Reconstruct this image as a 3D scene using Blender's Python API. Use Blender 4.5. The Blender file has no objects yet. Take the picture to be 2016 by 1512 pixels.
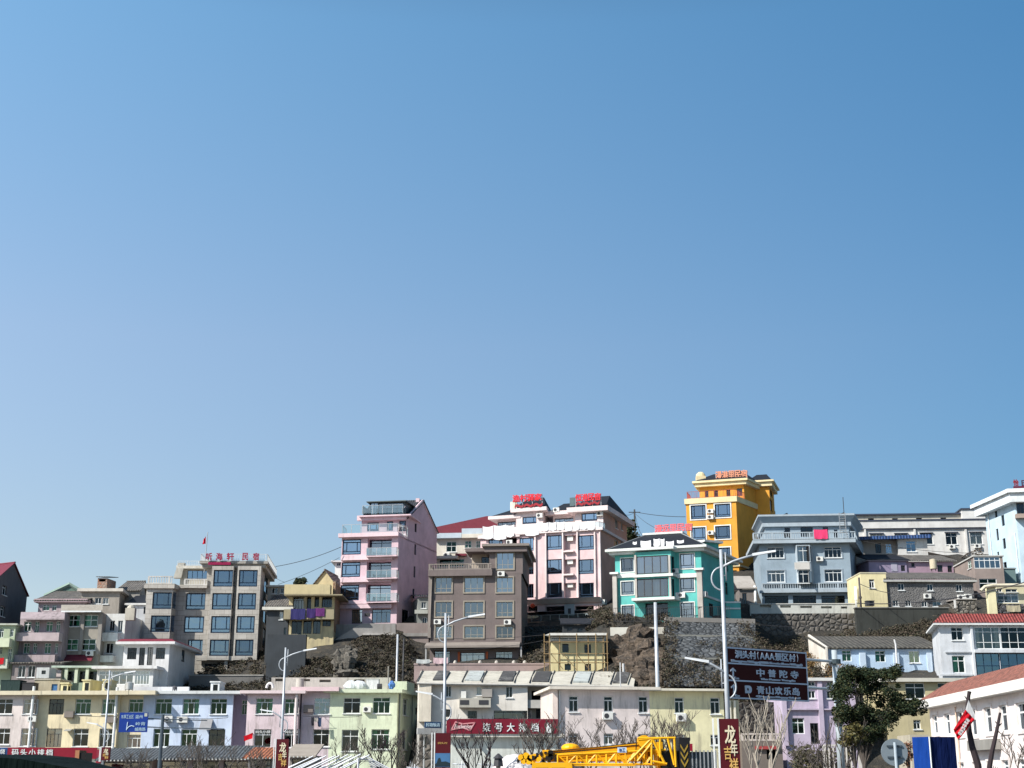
import bpy, math, random
from mathutils import Vector, Matrix, noise as mnoise
R = math.radians
SC = bpy.context.scene
COL = SC.collection
# ---------------------------------------------------------------- camera
FOC = 2700.0                       # focal length in pixels of the 2016 px wide photograph
TP = 774.0 / FOC                   # horizon at y = 1530
PIT = math.atan(TP)
CAMZ = 1.6
cam_d = bpy.data.cameras.new('camera'); cam = bpy.data.objects.new('camera', cam_d); COL.objects.link(cam)
cam_d.sensor_width = 36.0; cam_d.lens = FOC / 2016.0 * 36.0
cam_d.clip_start = 0.2; cam_d.clip_end = 9000
cam.location = (0, 0, CAMZ); cam.rotation_euler = (R(90) + PIT, 0, 0)
SC.camera = cam
# ---------------------------------------------------------------- light
SUN_DIR = Vector((-1.50, -1.0, 1.55)).normalized()      # towards the sun
elev = math.asin(SUN_DIR.z); azi = math.atan2(SUN_DIR.x, SUN_DIR.y)
W = bpy.data.worlds.new('World'); SC.world = W; W.use_nodes = True
nt = W.node_tree
sky = nt.nodes.new('ShaderNodeTexSky'); sky.sky_type = 'NISHITA'; sky.sun_disc = False
sky.sun_elevation = elev; sky.sun_rotation = azi
sky.air_density = 1.2; sky.dust_density = 0.6; sky.ozone_density = 2.5; sky.altitude = 0
hsv = nt.nodes.new('ShaderNodeHueSaturation'); hsv.inputs['Saturation'].default_value = 1.0
nt.links.new(sky.outputs[0], hsv.inputs['Color'])
# clear-day brightening of the sky towards the sun's side
tcw = nt.nodes.new('ShaderNodeTexCoord'); sxw = nt.nodes.new('ShaderNodeSeparateXYZ'); nt.links.new(tcw.outputs['Generated'], sxw.inputs[0])
mrw = nt.nodes.new('ShaderNodeMapRange'); mrw.inputs['From Min'].default_value = -0.45; mrw.inputs['From Max'].default_value = 0.42; nt.links.new(sxw.outputs['X'], mrw.inputs['Value'])
gw = nt.nodes.new('ShaderNodeValToRGB'); gw.color_ramp.elements[0].color = (0.70, 0.72, 0.68, 1); gw.color_ramp.elements[1].color = (0.20, 0.345, 0.405, 1); nt.links.new(mrw.outputs[0], gw.inputs['Fac'])
mxw = nt.nodes.new('ShaderNodeMix'); mxw.data_type = 'RGBA'; mxw.blend_type = 'MULTIPLY'; mxw.inputs[0].default_value = 1.0
nt.links.new(hsv.outputs[0], mxw.inputs[6]); nt.links.new(gw.outputs[0], mxw.inputs[7])
mz = nt.nodes.new('ShaderNodeValToRGB'); nt.links.new(sxw.outputs['Z'], mz.inputs['Fac'])
while len(mz.color_ramp.elements) < 4: mz.color_ramp.elements.new(0.3)
for e_, (p_, c_) in zip(mz.color_ramp.elements, ((0.14, (0.69,0.61,0.64)), (0.30, (0.90,0.80,0.80)), (0.51, (0.82,0.98,1.0)), (0.72, (0.40,0.46,0.48)))): e_.position = p_; e_.color = (*c_, 1)
mxz = nt.nodes.new('ShaderNodeMix'); mxz.data_type = 'RGBA'; mxz.blend_type = 'MULTIPLY'; mxz.inputs[0].default_value = 1.0
nt.links.new(mxw.outputs[2], mxz.inputs[6]); nt.links.new(mz.outputs[0], mxz.inputs[7])
gn = nt.nodes.new('ShaderNodeMix'); gn.data_type = 'RGBA'; gn.blend_type = 'MULTIPLY'; gn.inputs[0].default_value = 1.0; gn.inputs[7].default_value = (1.53, 1.53, 1.53, 1)
nt.links.new(mxz.outputs[2], gn.inputs[6]); nt.links.new(gn.outputs[2], nt.nodes['Background'].inputs['Color'])
nt.nodes['Background'].inputs['Strength'].default_value = 0.15
sl = bpy.data.lights.new('sun', 'SUN'); sun = bpy.data.objects.new('sun', sl); COL.objects.link(sun)
sl.energy = 5.0; sl.angle = R(0.5); sl.color = (1.0, 0.95, 0.87)
sun.rotation_euler = (-SUN_DIR).to_track_quat('-Z', 'Y').to_euler(); sun.location = (-40, 0, 80)
SC.view_settings.view_transform = 'Standard'; SC.view_settings.look = 'None'
SC.view_settings.exposure = 0.6; SC.view_settings.gamma = 1.0
SC.view_settings.use_curve_mapping = False
SC.cycles.max_bounces = 6; SC.cycles.transparent_max_bounces = 12

# ---------------------------------------------------------------- pixel helpers: photo pixel -> point at a real distance
VW = {'A': (0,1030,6.047), 'B': (0,1262,6.047), 'C': (270,1030,6.047), 'D': (270,1262,6.047), 'E': (520,970,5.4),
      'G': (540,1232,5.4), 'H': (820,950,4.582), 'I': (820,1232,5.4), 'J': (1120,1232,5.4), 'K': (1180,910,4.581),
      'L': (1420,980,5.6), 'M': (1380,1232,5.4), 'N': (1660,930,4.876), 'O': (1680,1232,5.4), '': (0,0,1.0)}
def vp(v, x, y):
    a = VW[v]; return a[0] + x / a[2], a[1] + y / a[2]
def ray(px, py):
    x = (px - 1008) / FOC; y = (756 - py) / FOC
    c, s = math.cos(PIT), math.sin(PIT)
    return Vector((x, c - y * s, s + y * c))
def P(px, py, Y):
    d = ray(px, py); t = Y / d.y
    return Vector((d.x * t, Y, CAMZ + d.z * t))
def PV(v, x, y, Y):
    a, b = vp(v, x, y); return P(a, b, Y)

class Face:
    """vertical plane through two ground points; u runs along it, n points outwards (to the viewer)"""
    def __init__(s, p0, p1):
        s.o = Vector((p0[0], p0[1])); d = Vector((p1[0] - p0[0], p1[1] - p0[1])); s.len = d.length
        s.u = d.normalized(); s.n = Vector((s.u.y, -s.u.x)); s.holes = []
    def hit(s, v, x, y, off=0.0):
        a, b = vp(v, x, y); d = ray(a, b); dn = d.x * s.n.x + d.y * s.n.y
        t = (s.o.x * s.n.x + s.o.y * s.n.y + off) / dn
        q = Vector((d.x * t, d.y * t)) - s.o
        return q.dot(s.u), CAMZ + d.z * t
    def pt(s, u, z, off=0.0):
        q = s.o + s.u * u + s.n * off
        return Vector((q.x, q.y, z))
    def rect(s, v, r, off=0.0):
        x0, y0, x1, y1 = r; ym = (y0 + y1) / 2; xm = (x0 + x1) / 2
        return (s.hit(v, x0, ym, off)[0], s.hit(v, xm, y1, off)[1], s.hit(v, x1, ym, off)[0], s.hit(v, xm, y0, off)[1])

# ---------------------------------------------------------------- mesh builder
class MB:
    def __init__(s): s.v = []; s.f = []; s.m = []; s.cur = 0
    def add(s, pts, faces):
        b = len(s.v); s.v += [Vector(p) for p in pts]
        for f in faces: s.f.append([b + i for i in f]); s.m.append(s.cur)
        return s
    def quad(s, a, b, c, d): return s.add([a, b, c, d], [(0,1,2,3)])
    def hexa(s, lo, hi):
        """lo, hi: rings with the same number of points"""
        n = len(lo)
        return s.add(list(lo) + list(hi), [tuple(reversed(range(n))), tuple(range(n, 2*n))] + [(i, (i+1) % n, n + (i+1) % n, n + i) for i in range(n)])
    def prism(s, poly, z0, z1):
        return s.hexa([(p[0], p[1], z0) for p in poly], [(p[0], p[1], z1) for p in poly])
    def box(s, x0, y0, z0, x1, y1, z1): return s.prism([(x0,y0),(x1,y0),(x1,y1),(x0,y1)], z0, z1)
    def fbox(s, F, u0, z0, u1, z1, n0, n1):
        """box on a face between offsets n0 (inner) and n1 (outer)"""
        return s.hexa([F.pt(u0,z0,n0), F.pt(u0,z0,n1), F.pt(u1,z0,n1), F.pt(u1,z0,n0)], [F.pt(u0,z1,n0), F.pt(u0,z1,n1), F.pt(u1,z1,n1), F.pt(u1,z1,n0)])
    def rock(s, c, rx, ry, rz, seed=0, nu=30, nv=18, amp=.35):
        b = len(s.v); c = Vector(c); o = Vector((seed*7.3, seed*3.1, seed*1.7))
        for i in range(nv + 1):
            th = math.pi * i / nv
            for k in range(nu):
                ph = 2*math.pi*k/nu; d = Vector((math.sin(th)*math.cos(ph), math.sin(th)*math.sin(ph), math.cos(th)))
                q = 1 + amp*mnoise.noise(d*1.3 + o)*2.2 + amp*.6*abs(mnoise.noise(d*2.6 + o)) + amp*.3*mnoise.noise(d*6 + o)
                e = [round(x*2.1+.2)/2.1*.6 + x*.4 for x in d]      # faceted, squarish
                s.v.append(c + Vector((rx*q*e[0], ry*q*e[1], rz*q*e[2])))
        for i in range(nv):
            for k in range(nu): s.f.append([b+i*nu+k, b+(i+1)*nu+k, b+(i+1)*nu+(k+1) % nu, b+i*nu+(k+1) % nu]); s.m.append(s.cur)
        return s
    def tube(s, pts, r, k=6, r1=None):
        pts = [Vector(p) for p in pts]; n = len(pts); rings = []
        prev = None
        for i, p in enumerate(pts):
            t = (pts[min(i+1, n-1)] - pts[max(i-1, 0)]).normalized()
            a = Vector((0,0,1)) if abs(t.z) < 0.9 else Vector((1,0,0))
            if prev is None: x = t.cross(a).normalized()
            else:
                x = (prev - t * prev.dot(t))
                x = x.normalized() if x.length > 1e-6 else t.cross(a).normalized()
            prev = x; y = t.cross(x)
            rr = r if r1 is None else r + (r1 - r) * i / max(1, n - 1)
            rings.append([p + x * (rr * math.cos(2*math.pi*j/k)) + y * (rr * math.sin(2*math.pi*j/k)) for j in range(k)])
        b = len(s.v)
        for g in rings: s.v += g
        for i in range(n - 1):
            for j in range(k):
                s.f.append([b+i*k+j, b+i*k+(j+1) % k, b+(i+1)*k+(j+1) % k, b+(i+1)*k+j]); s.m.append(s.cur)
        s.f.append([b+j for j in reversed(range(k))]); s.m.append(s.cur)
        s.f.append([b+(n-1)*k+j for j in range(k)]); s.m.append(s.cur)
        return s
    def cyl(s, c, r, z0, z1, k=16, r1=None): return s.tube([(c[0],c[1],z0),(c[0],c[1],z1)], r, k, r1)
    def blob(s, c, rx, ry, rz, seed=0, j=0.25, nu=9, nv=6):
        rnd = random.Random(seed); b = len(s.v); c = Vector(c)
        for i in range(nv + 1):
            th = math.pi * i / nv
            for k in range(nu):
                ph = 2 * math.pi * k / nu; q = 1 + rnd.uniform(-j, j)
                s.v.append(c + Vector((rx*q*math.sin(th)*math.cos(ph), ry*q*math.sin(th)*math.sin(ph), rz*q*math.cos(th))))
        for i in range(nv):
            for k in range(nu):
                s.f.append([b+i*nu+k, b+(i+1)*nu+k, b+(i+1)*nu+(k+1) % nu, b+i*nu+(k+1) % nu]); s.m.append(s.cur)
        return s
    def build(s, name, mats, parent=None, loc=(0,0,0), smooth=False, uid=None):
        me = bpy.data.meshes.new(name); L = Vector(loc)
        me.from_pydata([tuple(p - L) for p in s.v], [], s.f)
        if not isinstance(mats, (list, tuple)): mats = [mats]
        for m in mats: me.materials.append(m)
        if len(mats) > 1: me.polygons.foreach_set('material_index', s.m)
        if smooth: me.polygons.foreach_set('use_smooth', [True] * len(me.polygons))
        me.update()
        o = bpy.data.objects.new(name, me); COL.objects.link(o)
        if parent is not None: o.parent = parent
        else: o.location = L
        return o

class Thing:
    def __init__(s, name, label, cat, loc=None, group=None, kind=None):
        s.e = bpy.data.objects.new(name, None); COL.objects.link(s.e); s.e.empty_display_size = 0.5
        s.e['label'] = label; s.e['category'] = cat
        if group: s.e['group'] = group
        if kind: s.e['kind'] = kind
        s.loc = None; s.acc = {}
        if loc is not None: s.at(loc)
    def at(s, loc): s.loc = Vector(loc); s.e.location = s.loc
    def part(s, name, mb, mat, parent=None, smooth=False, label=None):
        o = mb.build(name, mat, parent or s.e, s.loc, smooth)
        if label: o['label'] = label
        return o
def single(name, mb, mat, label, cat, loc=None, group=None, smooth=False, kind=None):
    if loc is None:
        xs = [p.x for p in mb.v]; ys = [p.y for p in mb.v]; zs = [p.z for p in mb.v]
        loc = ((min(xs)+max(xs))/2, (min(ys)+max(ys))/2, min(zs))
    o = mb.build(name, mat, None, loc, smooth); o['label'] = label; o['category'] = cat
    if group: o['group'] = group
    if kind: o['kind'] = kind
    return o
def structure(name, mb, mat, smooth=False):
    o = mb.build(name, mat, None, (0,0,0), smooth); o['kind'] = 'structure'; return o
def copy_tree(o, parent=None):
    c = o.copy(); COL.objects.link(c); c.parent = parent
    for ch in list(o.children): copy_tree(ch, c)
    return c

# ---------------------------------------------------------------- materials
MC = {}
def _new(name):
    m = bpy.data.materials.new(name); m.use_nodes = True
    return m, m.node_tree, m.node_tree.nodes['Principled BSDF']
def _coord(nt, scale=(1,1,1)):
    tc = nt.nodes.new('ShaderNodeTexCoord'); mp = nt.nodes.new('ShaderNodeMapping'); mp.inputs['Scale'].default_value = scale
    nt.links.new(tc.outputs['Object'], mp.inputs['Vector']); return mp.outputs[0]
def _noise(nt, vec, sc, det=4, ro=0.6):
    n = nt.nodes.new('ShaderNodeTexNoise'); n.inputs['Scale'].default_value = sc; n.inputs['Detail'].default_value = det
    n.inputs['Roughness'].default_value = ro; nt.links.new(vec, n.inputs['Vector']); return n.outputs['Fac']
def _ramp(nt, fac, a, b, c0=(0,0,0,1), c1=(1,1,1,1)):
    r = nt.nodes.new('ShaderNodeValToRGB'); r.color_ramp.elements[0].position = a; r.color_ramp.elements[1].position = b
    r.color_ramp.elements[0].color = c0; r.color_ramp.elements[1].color = c1; nt.links.new(fac, r.inputs['Fac']); return r.outputs['Color']
def _mix(nt, fac, a, b, mode='MIX'):
    m = nt.nodes.new('ShaderNodeMix'); m.data_type = 'RGBA'; m.blend_type = mode
    for sock, val in ((m.inputs[0], fac), (m.inputs[6], a), (m.inputs[7], b)):
        if hasattr(val, 'links'): nt.links.new(val, sock)
        elif isinstance(val, (int, float)): sock.default_value = val
        else: sock.default_value = (val[0], val[1], val[2], 1)
    return m.outputs[2]
def _bump(nt, bs, h, st=0.3, dist=0.05):
    b = nt.nodes.new('ShaderNodeBump'); b.inputs['Strength'].default_value = st; b.inputs['Distance'].default_value = dist
    nt.links.new(h, b.inputs['Height']); nt.links.new(b.outputs[0], bs.inputs['Normal'])
def plaster(c, dirt=0.35, stain=(0.16,0.14,0.12), rough=0.85, tile=None):
    """painted render: patches, vertical rain streaks, fine grain; tile=(w,h) adds cladding joints"""
    key = ('pl', c, dirt, stain, tile)
    if key in MC: return MC[key]
    m, nt, bs = _new('plaster'); v = _coord(nt)
    n1 = _noise(nt, v, 0.6, 5, 0.65)
    col = _mix(nt, _ramp(nt, n1, 0.3, 0.75), tuple(x * 1.05 for x in c), tuple(x * 0.76 for x in c))
    vs = _coord(nt, (1.6, 1.6, 0.2)); n2 = _noise(nt, vs, 1.6, 5, 0.7)
    st = _ramp(nt, n2, 0.47, 0.68)
    f = nt.nodes.new('ShaderNodeMath'); f.operation = 'MULTIPLY'; f.inputs[1].default_value = min(1.0, dirt * 1.35); pm = nt.nodes.new('ShaderNodeMath'); pm.operation = 'MULTIPLY'; nt.links.new(st, pm.inputs[0]); nt.links.new(_ramp(nt, _noise(nt, v, 0.28, 3, 0.6), 0.42, 0.62), pm.inputs[1])
    nt.links.new(pm.outputs[0], f.inputs[0])
    col = _mix(nt, f.outputs[0], col, stain)
    if tile:
        br = nt.nodes.new('ShaderNodeTexBrick'); tc = nt.nodes.new('ShaderNodeTexCoord')
        sx = nt.nodes.new('ShaderNodeSeparateXYZ'); nt.links.new(tc.outputs['Object'], sx.inputs[0])
        ad = nt.nodes.new('ShaderNodeMath'); ad.operation = 'ADD'; nt.links.new(sx.outputs[0], ad.inputs[0]); nt.links.new(sx.outputs[1], ad.inputs[1])
        cx = nt.nodes.new('ShaderNodeCombineXYZ'); nt.links.new(ad.outputs[0], cx.inputs[0]); nt.links.new(sx.outputs[2], cx.inputs[1])
        nt.links.new(cx.outputs[0], br.inputs['Vector']); br.inputs['Scale'].default_value = 1
        br.inputs['Brick Width'].default_value = tile[0]; br.inputs['Row Height'].default_value = tile[1]; br.inputs['Mortar Size'].default_value = 0.02
        br.inputs['Color1'].default_value = (1,1,1,1); br.inputs['Color2'].default_value = (0.86,0.86,0.86,1); br.inputs['Mortar'].default_value = (0.5,0.48,0.46,1)
        col = _mix(nt, 1.0, col, br.outputs['Color'], 'MULTIPLY')
    nt.links.new(col, bs.inputs['Base Color']); bs.inputs['Roughness'].default_value = rough
    bs.inputs['Specular IOR Level'].default_value = 0.25
    _bump(nt, bs, _noise(nt, v, 14, 4, 0.7), 0.25, 0.02)
    MC[key] = m; return m
def paint(c, rough=0.5, metal=0.0, var=0.15):
    key = ('pa', c, rough, metal, var)
    if key in MC: return MC[key]
    m, nt, bs = _new('paint'); v = _coord(nt); n = _noise(nt, v, 2.5, 4)
    col = _mix(nt, _ramp(nt, n, 0.35, 0.7), c, tuple(x * (1 - var) for x in c))
    nt.links.new(col, bs.inputs['Base Color']); bs.inputs['Roughness'].default_value = rough; bs.inputs['Metallic'].default_value = metal; bs.inputs['Specular IOR Level'].default_value = 0.5 if metal else 0.22
    MC[key] = m; return m
def cloth(c):
    key = ('cl', c)
    if key in MC: return MC[key]
    m, nt, bs = _new('cloth'); v = _coord(nt, (5, 5, 0.8)); n = _noise(nt, v, 1.5, 3)
    nt.links.new(_mix(nt, n, c, tuple(x * 0.8 for x in c)), bs.inputs['Base Color']); bs.inputs['Roughness'].default_value = 0.9; bs.inputs['Specular IOR Level'].default_value = 0.1
    _bump(nt, bs, n, 0.6, 0.1); MC[key] = m; return m
def tiles(c, c2, pitch=0.28, axis='x', rough=0.8, patch=0.5):
    """pantile roof: rounded courses plus patchy weathering"""
    key = ('ti', c, c2, pitch, axis)
    if key in MC: return MC[key]
    m, nt, bs = _new('roof_tiles'); v = _coord(nt)
    w = nt.nodes.new('ShaderNodeTexWave'); w.bands_direction = 'X' if axis == 'x' else 'Y'; w.inputs['Scale'].default_value = 0.314 / pitch
    w.inputs['Distortion'].default_value = 0.6; w.inputs['Detail'].default_value = 2; nt.links.new(v, w.inputs['Vector'])
    n = _noise(nt, v, 1.1, 6, 0.75); n3 = _noise(nt, v, 3.2, 4, 0.75)
    col = _mix(nt, _ramp(nt, n, 0.38, 0.62), c, c2)
    col = _mix(nt, _ramp(nt, n3, 0.46, 0.60), col, tuple(x * 0.38 for x in c))
    col = _mix(nt, 0.45, col, w.outputs['Color'], 'MULTIPLY')
    nt.links.new(col, bs.inputs['Base Color']); bs.inputs['Roughness'].default_value = rough
    _bump(nt, bs, w.outputs['Fac'], 0.8, 0.08); MC[key] = m; return m
def rubble(c, c2, size=1.6, joint=(0.05,0.05,0.05), bump=1.0):
    key = ('ru', c, c2, size)
    if key in MC: return MC[key]
    m, nt, bs = _new('stone'); v = _coord(nt)
    vo = nt.nodes.new('ShaderNodeTexVoronoi'); vo.inputs['Scale'].default_value = size; nt.links.new(v, vo.inputs['Vector'])
    ve = nt.nodes.new('ShaderNodeTexVoronoi'); ve.feature = 'DISTANCE_TO_EDGE'; ve.inputs['Scale'].default_value = size; nt.links.new(v, ve.inputs['Vector'])
    sp = nt.nodes.new('ShaderNodeSeparateColor'); nt.links.new(vo.outputs['Color'], sp.inputs[0])
    col = _mix(nt, sp.outputs[0], c, c2); col = _mix(nt, _ramp(nt, _noise(nt, v, 0.5, 5), 0.4, 0.7), col, tuple(x * 0.6 for x in c))
    col = _mix(nt, _ramp(nt, ve.outputs['Distance'], 0.02, 0.10), joint, col)
    nt.links.new(col, bs.inputs['Base Color']); bs.inputs['Roughness'].default_value = 0.9
    _bump(nt, bs, _ramp(nt, ve.outputs['Distance'], 0.0, 0.25), bump, 0.15); MC[key] = m; return m
def earth(c, c2, c3, sc=0.35):
    m, nt, bs = _new('earth'); v = _coord(nt)
    col = _mix(nt, _ramp(nt, _noise(nt, v, sc, 8, 0.7), 0.4, 0.6), c, c2)
    col = _mix(nt, _ramp(nt, _noise(nt, v, sc * 3.3, 6, 0.7), 0.5, 0.66), col, c3)
    nt.links.new(col, bs.inputs['Base Color']); bs.inputs['Roughness'].default_value = 0.95
    _bump(nt, bs, _noise(nt, v, 2.0, 8, 0.75), 1.0, 0.5); return m
def leafmat(name, cols, rough=0.6):
    m, nt, bs = _new(name); g = nt.nodes.new('ShaderNodeNewGeometry'); r = nt.nodes.new('ShaderNodeValToRGB')
    while len(r.color_ramp.elements) < len(cols): r.color_ramp.elements.new(0.5)
    for i, c in enumerate(cols): r.color_ramp.elements[i].position = i / max(1, len(cols) - 1); r.color_ramp.elements[i].color = (*c, 1)
    nt.links.new(g.outputs['Random Per Island'], r.inputs['Fac']); nt.links.new(r.outputs[0], bs.inputs['Base Color'])
    bs.inputs['Roughness'].default_value = rough; bs.inputs['Specular IOR Level'].default_value = 0.3; return m
def glass(kind):
    key = ('gl', kind)
    if key in MC: return MC[key]
    tint, gcol, fac = {'dark': ((0.20,0.25,0.28), (0.7,0.85,1), 0.05), 'blue': ((0.20,0.32,0.50), (0.58,0.78,1.0), 0.30),
                       'green': ((0.07,0.25,0.19), (0.4,0.75,0.65), 0.05), 'greenc': ((0.30,0.66,0.52), (0.6,0.9,0.8), 0.05), 'clear': ((0.75,0.8,0.8), (0.9,0.95,1), 0.14),
                       'grey': ((0.25,0.30,0.34), (0.75,0.85,0.95), 0.28), 'rail': ((0.72,0.82,0.80), (0.9,1,1), 0.22)}[kind]
    m, nt, bs = _new('glass_' + kind); nt.nodes.remove(bs); out = nt.nodes['Material Output']
    tr = nt.nodes.new('ShaderNodeBsdfTransparent'); tr.inputs[0].default_value = (*tint, 1)
    gl = nt.nodes.new('ShaderNodeBsdfGlossy'); gl.inputs['Color'].default_value = (*gcol, 1); gl.inputs['Roughness'].default_value = 0.04
    v = _coord(nt); b = nt.nodes.new('ShaderNodeBump'); b.inputs['Strength'].default_value = 0.12; b.inputs['Distance'].default_value = 0.1
    nt.links.new(_noise(nt, v, 0.9, 2), b.inputs['Height']); nt.links.new(b.outputs[0], gl.inputs['Normal'])
    oi = nt.nodes.new('ShaderNodeObjectInfo'); lw = nt.nodes.new('ShaderNodeFresnel'); lw.inputs[0].default_value = 1.22
    ma = nt.nodes.new('ShaderNodeMath'); ma.operation = 'MULTIPLY_ADD'; ma.inputs[1].default_value = fac * 0.9; ma.inputs[2].default_value = fac * 0.55
    nt.links.new(oi.outputs['Random'], ma.inputs[0]); a2 = nt.nodes.new('ShaderNodeMath'); a2.operation = 'ADD'; a2.use_clamp = True
    nt.links.new(ma.outputs[0], a2.inputs[0]); nt.links.new(lw.outputs[0], a2.inputs[1])
    mx = nt.nodes.new('ShaderNodeMixShader'); nt.links.new(a2.outputs[0], mx.inputs[0]); nt.links.new(tr.outputs[0], mx.inputs[1]); nt.links.new(gl.outputs[0], mx.inputs[2])
    nt.links.new(mx.outputs[0], out.inputs[0]); MC[key] = m; return m

WHITE = (0.72,0.72,0.70); DARK = paint((0.015,0.02,0.03)); 
INTERIOR = paint((0.006,0.007,0.009), 0.95)  # near-black backing: the darkness of unlit rooms is put into its colour
WFRAME = paint((0.70,0.72,0.72), 0.4); NFRAME = paint((0.012,0.028,0.055), 0.35); GFRAME = paint((0.05,0.05,0.055), 0.4)
BFRAME = paint((0.30,0.27,0.22), 0.5); ACW = paint((0.66,0.66,0.63), 0.5); STEEL = paint((0.45,0.46,0.47), 0.35, 0.6)
CURT = [cloth(c) for c in ((0.55,0.56,0.55), (0.45,0.40,0.33), (0.35,0.42,0.50), (0.60,0.58,0.52))]
RND = random.Random(7)

STY = {  # window styles: frame material, glass, columns below, columns above, transom share (from top), sill, trim
 'row':   dict(fm=WFRAME, gl='green', c=3, t=2, tr=0.27, sill=1, rec=0.25, fw=0.07, cur=0.3),
 'row2':  dict(fm=WFRAME, gl='dark', c=2, t=2, tr=0.30, sill=1, rec=0.25, fw=0.07, cur=0.25),
 'rowb':  dict(fm=WFRAME, gl='blue', c=3, t=2, tr=0.27, sill=1, rec=0.22, fw=0.07, cur=0.0),
 'nar':   dict(fm=WFRAME, gl='dark', c=2, t=1, tr=0.27, sill=1, rec=0.2, fw=0.08, cur=0.2),
 'slide': dict(fm=WFRAME, gl='dark', c=2, t=0, tr=0, sill=1, rec=0.15, fw=0.06, cur=0.3),
 'slideg':dict(fm=WFRAME, gl='green', c=2, t=2, tr=0.3, sill=0, rec=0.18, fw=0.07, cur=0.5),
 'dk':    dict(fm=GFRAME, gl='dark', c=4, t=2, tr=0.3, sill=0, rec=0.15, fw=0.06, cur=0.1),
 'slot':  dict(fm=GFRAME, gl='dark', c=1, t=0, tr=0, sill=0, rec=0.15, fw=0.05, cur=0),
 'door':  dict(fm=GFRAME, gl='dark', c=2, t=0, tr=0, sill=0, rec=0.12, fw=0.07, cur=0.1),
 'shop':  dict(fm=GFRAME, gl='grey', c=4, t=2, tr=0.2, sill=0, rec=0.2, fw=0.06, cur=0.2),
 'bay':   dict(fm=NFRAME, gl='blue', c='nwn', t=0, tr=0, lo=0.24, sill=0, rec=0.16, fw=0.15, cur=0.35),
 'bay4':  dict(fm=NFRAME, gl='blue', c=4, t=0, tr=0, sill=0, rec=0.10, fw=0.07, cur=0.6),
 'pt':    dict(fm=NFRAME, gl='blue', c='nwn', t=1, tr=0.2, lo=0.2, sill=0, rec=0.16, fw=0.14, cur=0.3),
 'ptd':   dict(fm=NFRAME, gl='grey', c=2, t=2, tr=0.2, sill=0, rec=1.1, fw=0.09, cur=0.4),
 'br':    dict(fm=BFRAME, gl='grey', c=3, t=0, tr=0, lo=0.27, sill=0, rec=0.12, fw=0.06, cur=0.6, trim=((0.28,0.25,0.21), 0.16, 0.09)),
 'ph':    dict(fm=NFRAME, gl='blue', c='nwn', t=0, tr=0, lo=0.2, sill=0, rec=0.16, fw=0.12, cur=0.4),
 'phd':   dict(fm=NFRAME, gl='dark', c=3, t=0, tr=0, lo=0.2, sill=0, rec=0.15, fw=0.07, cur=0.3),
 'te':    dict(fm=NFRAME, gl='grey', c='nwn', t=0, tr=0, lo=0.22, sill=0, rec=0.14, fw=0.08, cur=0.4, trim=(WHITE, 0.10, 0.06)),
 'tebay': dict(fm=GFRAME, gl='grey', c=4, t=0, tr=0, sill=0, rec=0.10, fw=0.12, cur=0.9),
 'ye':    dict(fm=NFRAME, gl='blue', c='nwn', t=0, tr=0, lo=0.2, sill=0, rec=0.14, fw=0.14, cur=0.4, trim=(WHITE, 0.15, 0.08)),
 'gb':    dict(fm=WFRAME, gl='dark', c=4, t=2, tr=0.25, sill=1, rec=0.15, fw=0.07, cur=0.5, trim=((0.30,0.36,0.42), 0.14, 0.07)),
 'lb':    dict(fm=WFRAME, gl='green', c=2, t=2, tr=0.45, sill=1, rec=0.12, fw=0.07, cur=0.4),
 'grid':  dict(fm=WFRAME, gl='dark', c=3, t=3, tr=0.22, lo=0.3, sill=0, rec=0.06, fw=0.06, cur=0.5),
 'gridb': dict(fm=NFRAME, gl='blue', c=3, t=0, tr=0.0, lo=0.5, sill=0, rec=0.06, fw=0.08, cur=0.2),
 'ver':   dict(fm=WFRAME, gl='grey', c=5, t=5, tr=0.3, sill=0, rec=0.06, fw=0.08, cur=0.7),
 'side':  dict(fm=NFRAME, gl='blue', c=1, t=0, tr=0, lo=0.24, sill=0, rec=0.05, fw=0.08, cur=0),
 'none':  dict(fm=GFRAME, gl=None, c=0, t=0, tr=0, sill=0, rec=0.6, fw=0.05, cur=0),
 'tall':  dict(fm=WFRAME, gl='dark', c=1, t=1, tr=0.35, sill=0, rec=0.16, fw=0.10, cur=0.0, trim=((0.72,0.66,0.64), 0.20, 0.07)),
 'garage':dict(fm=GFRAME, gl='dark', c=4, t=1, tr=0.3, sill=0, rec=0.5, fw=0.07, cur=0.2),
}
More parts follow.
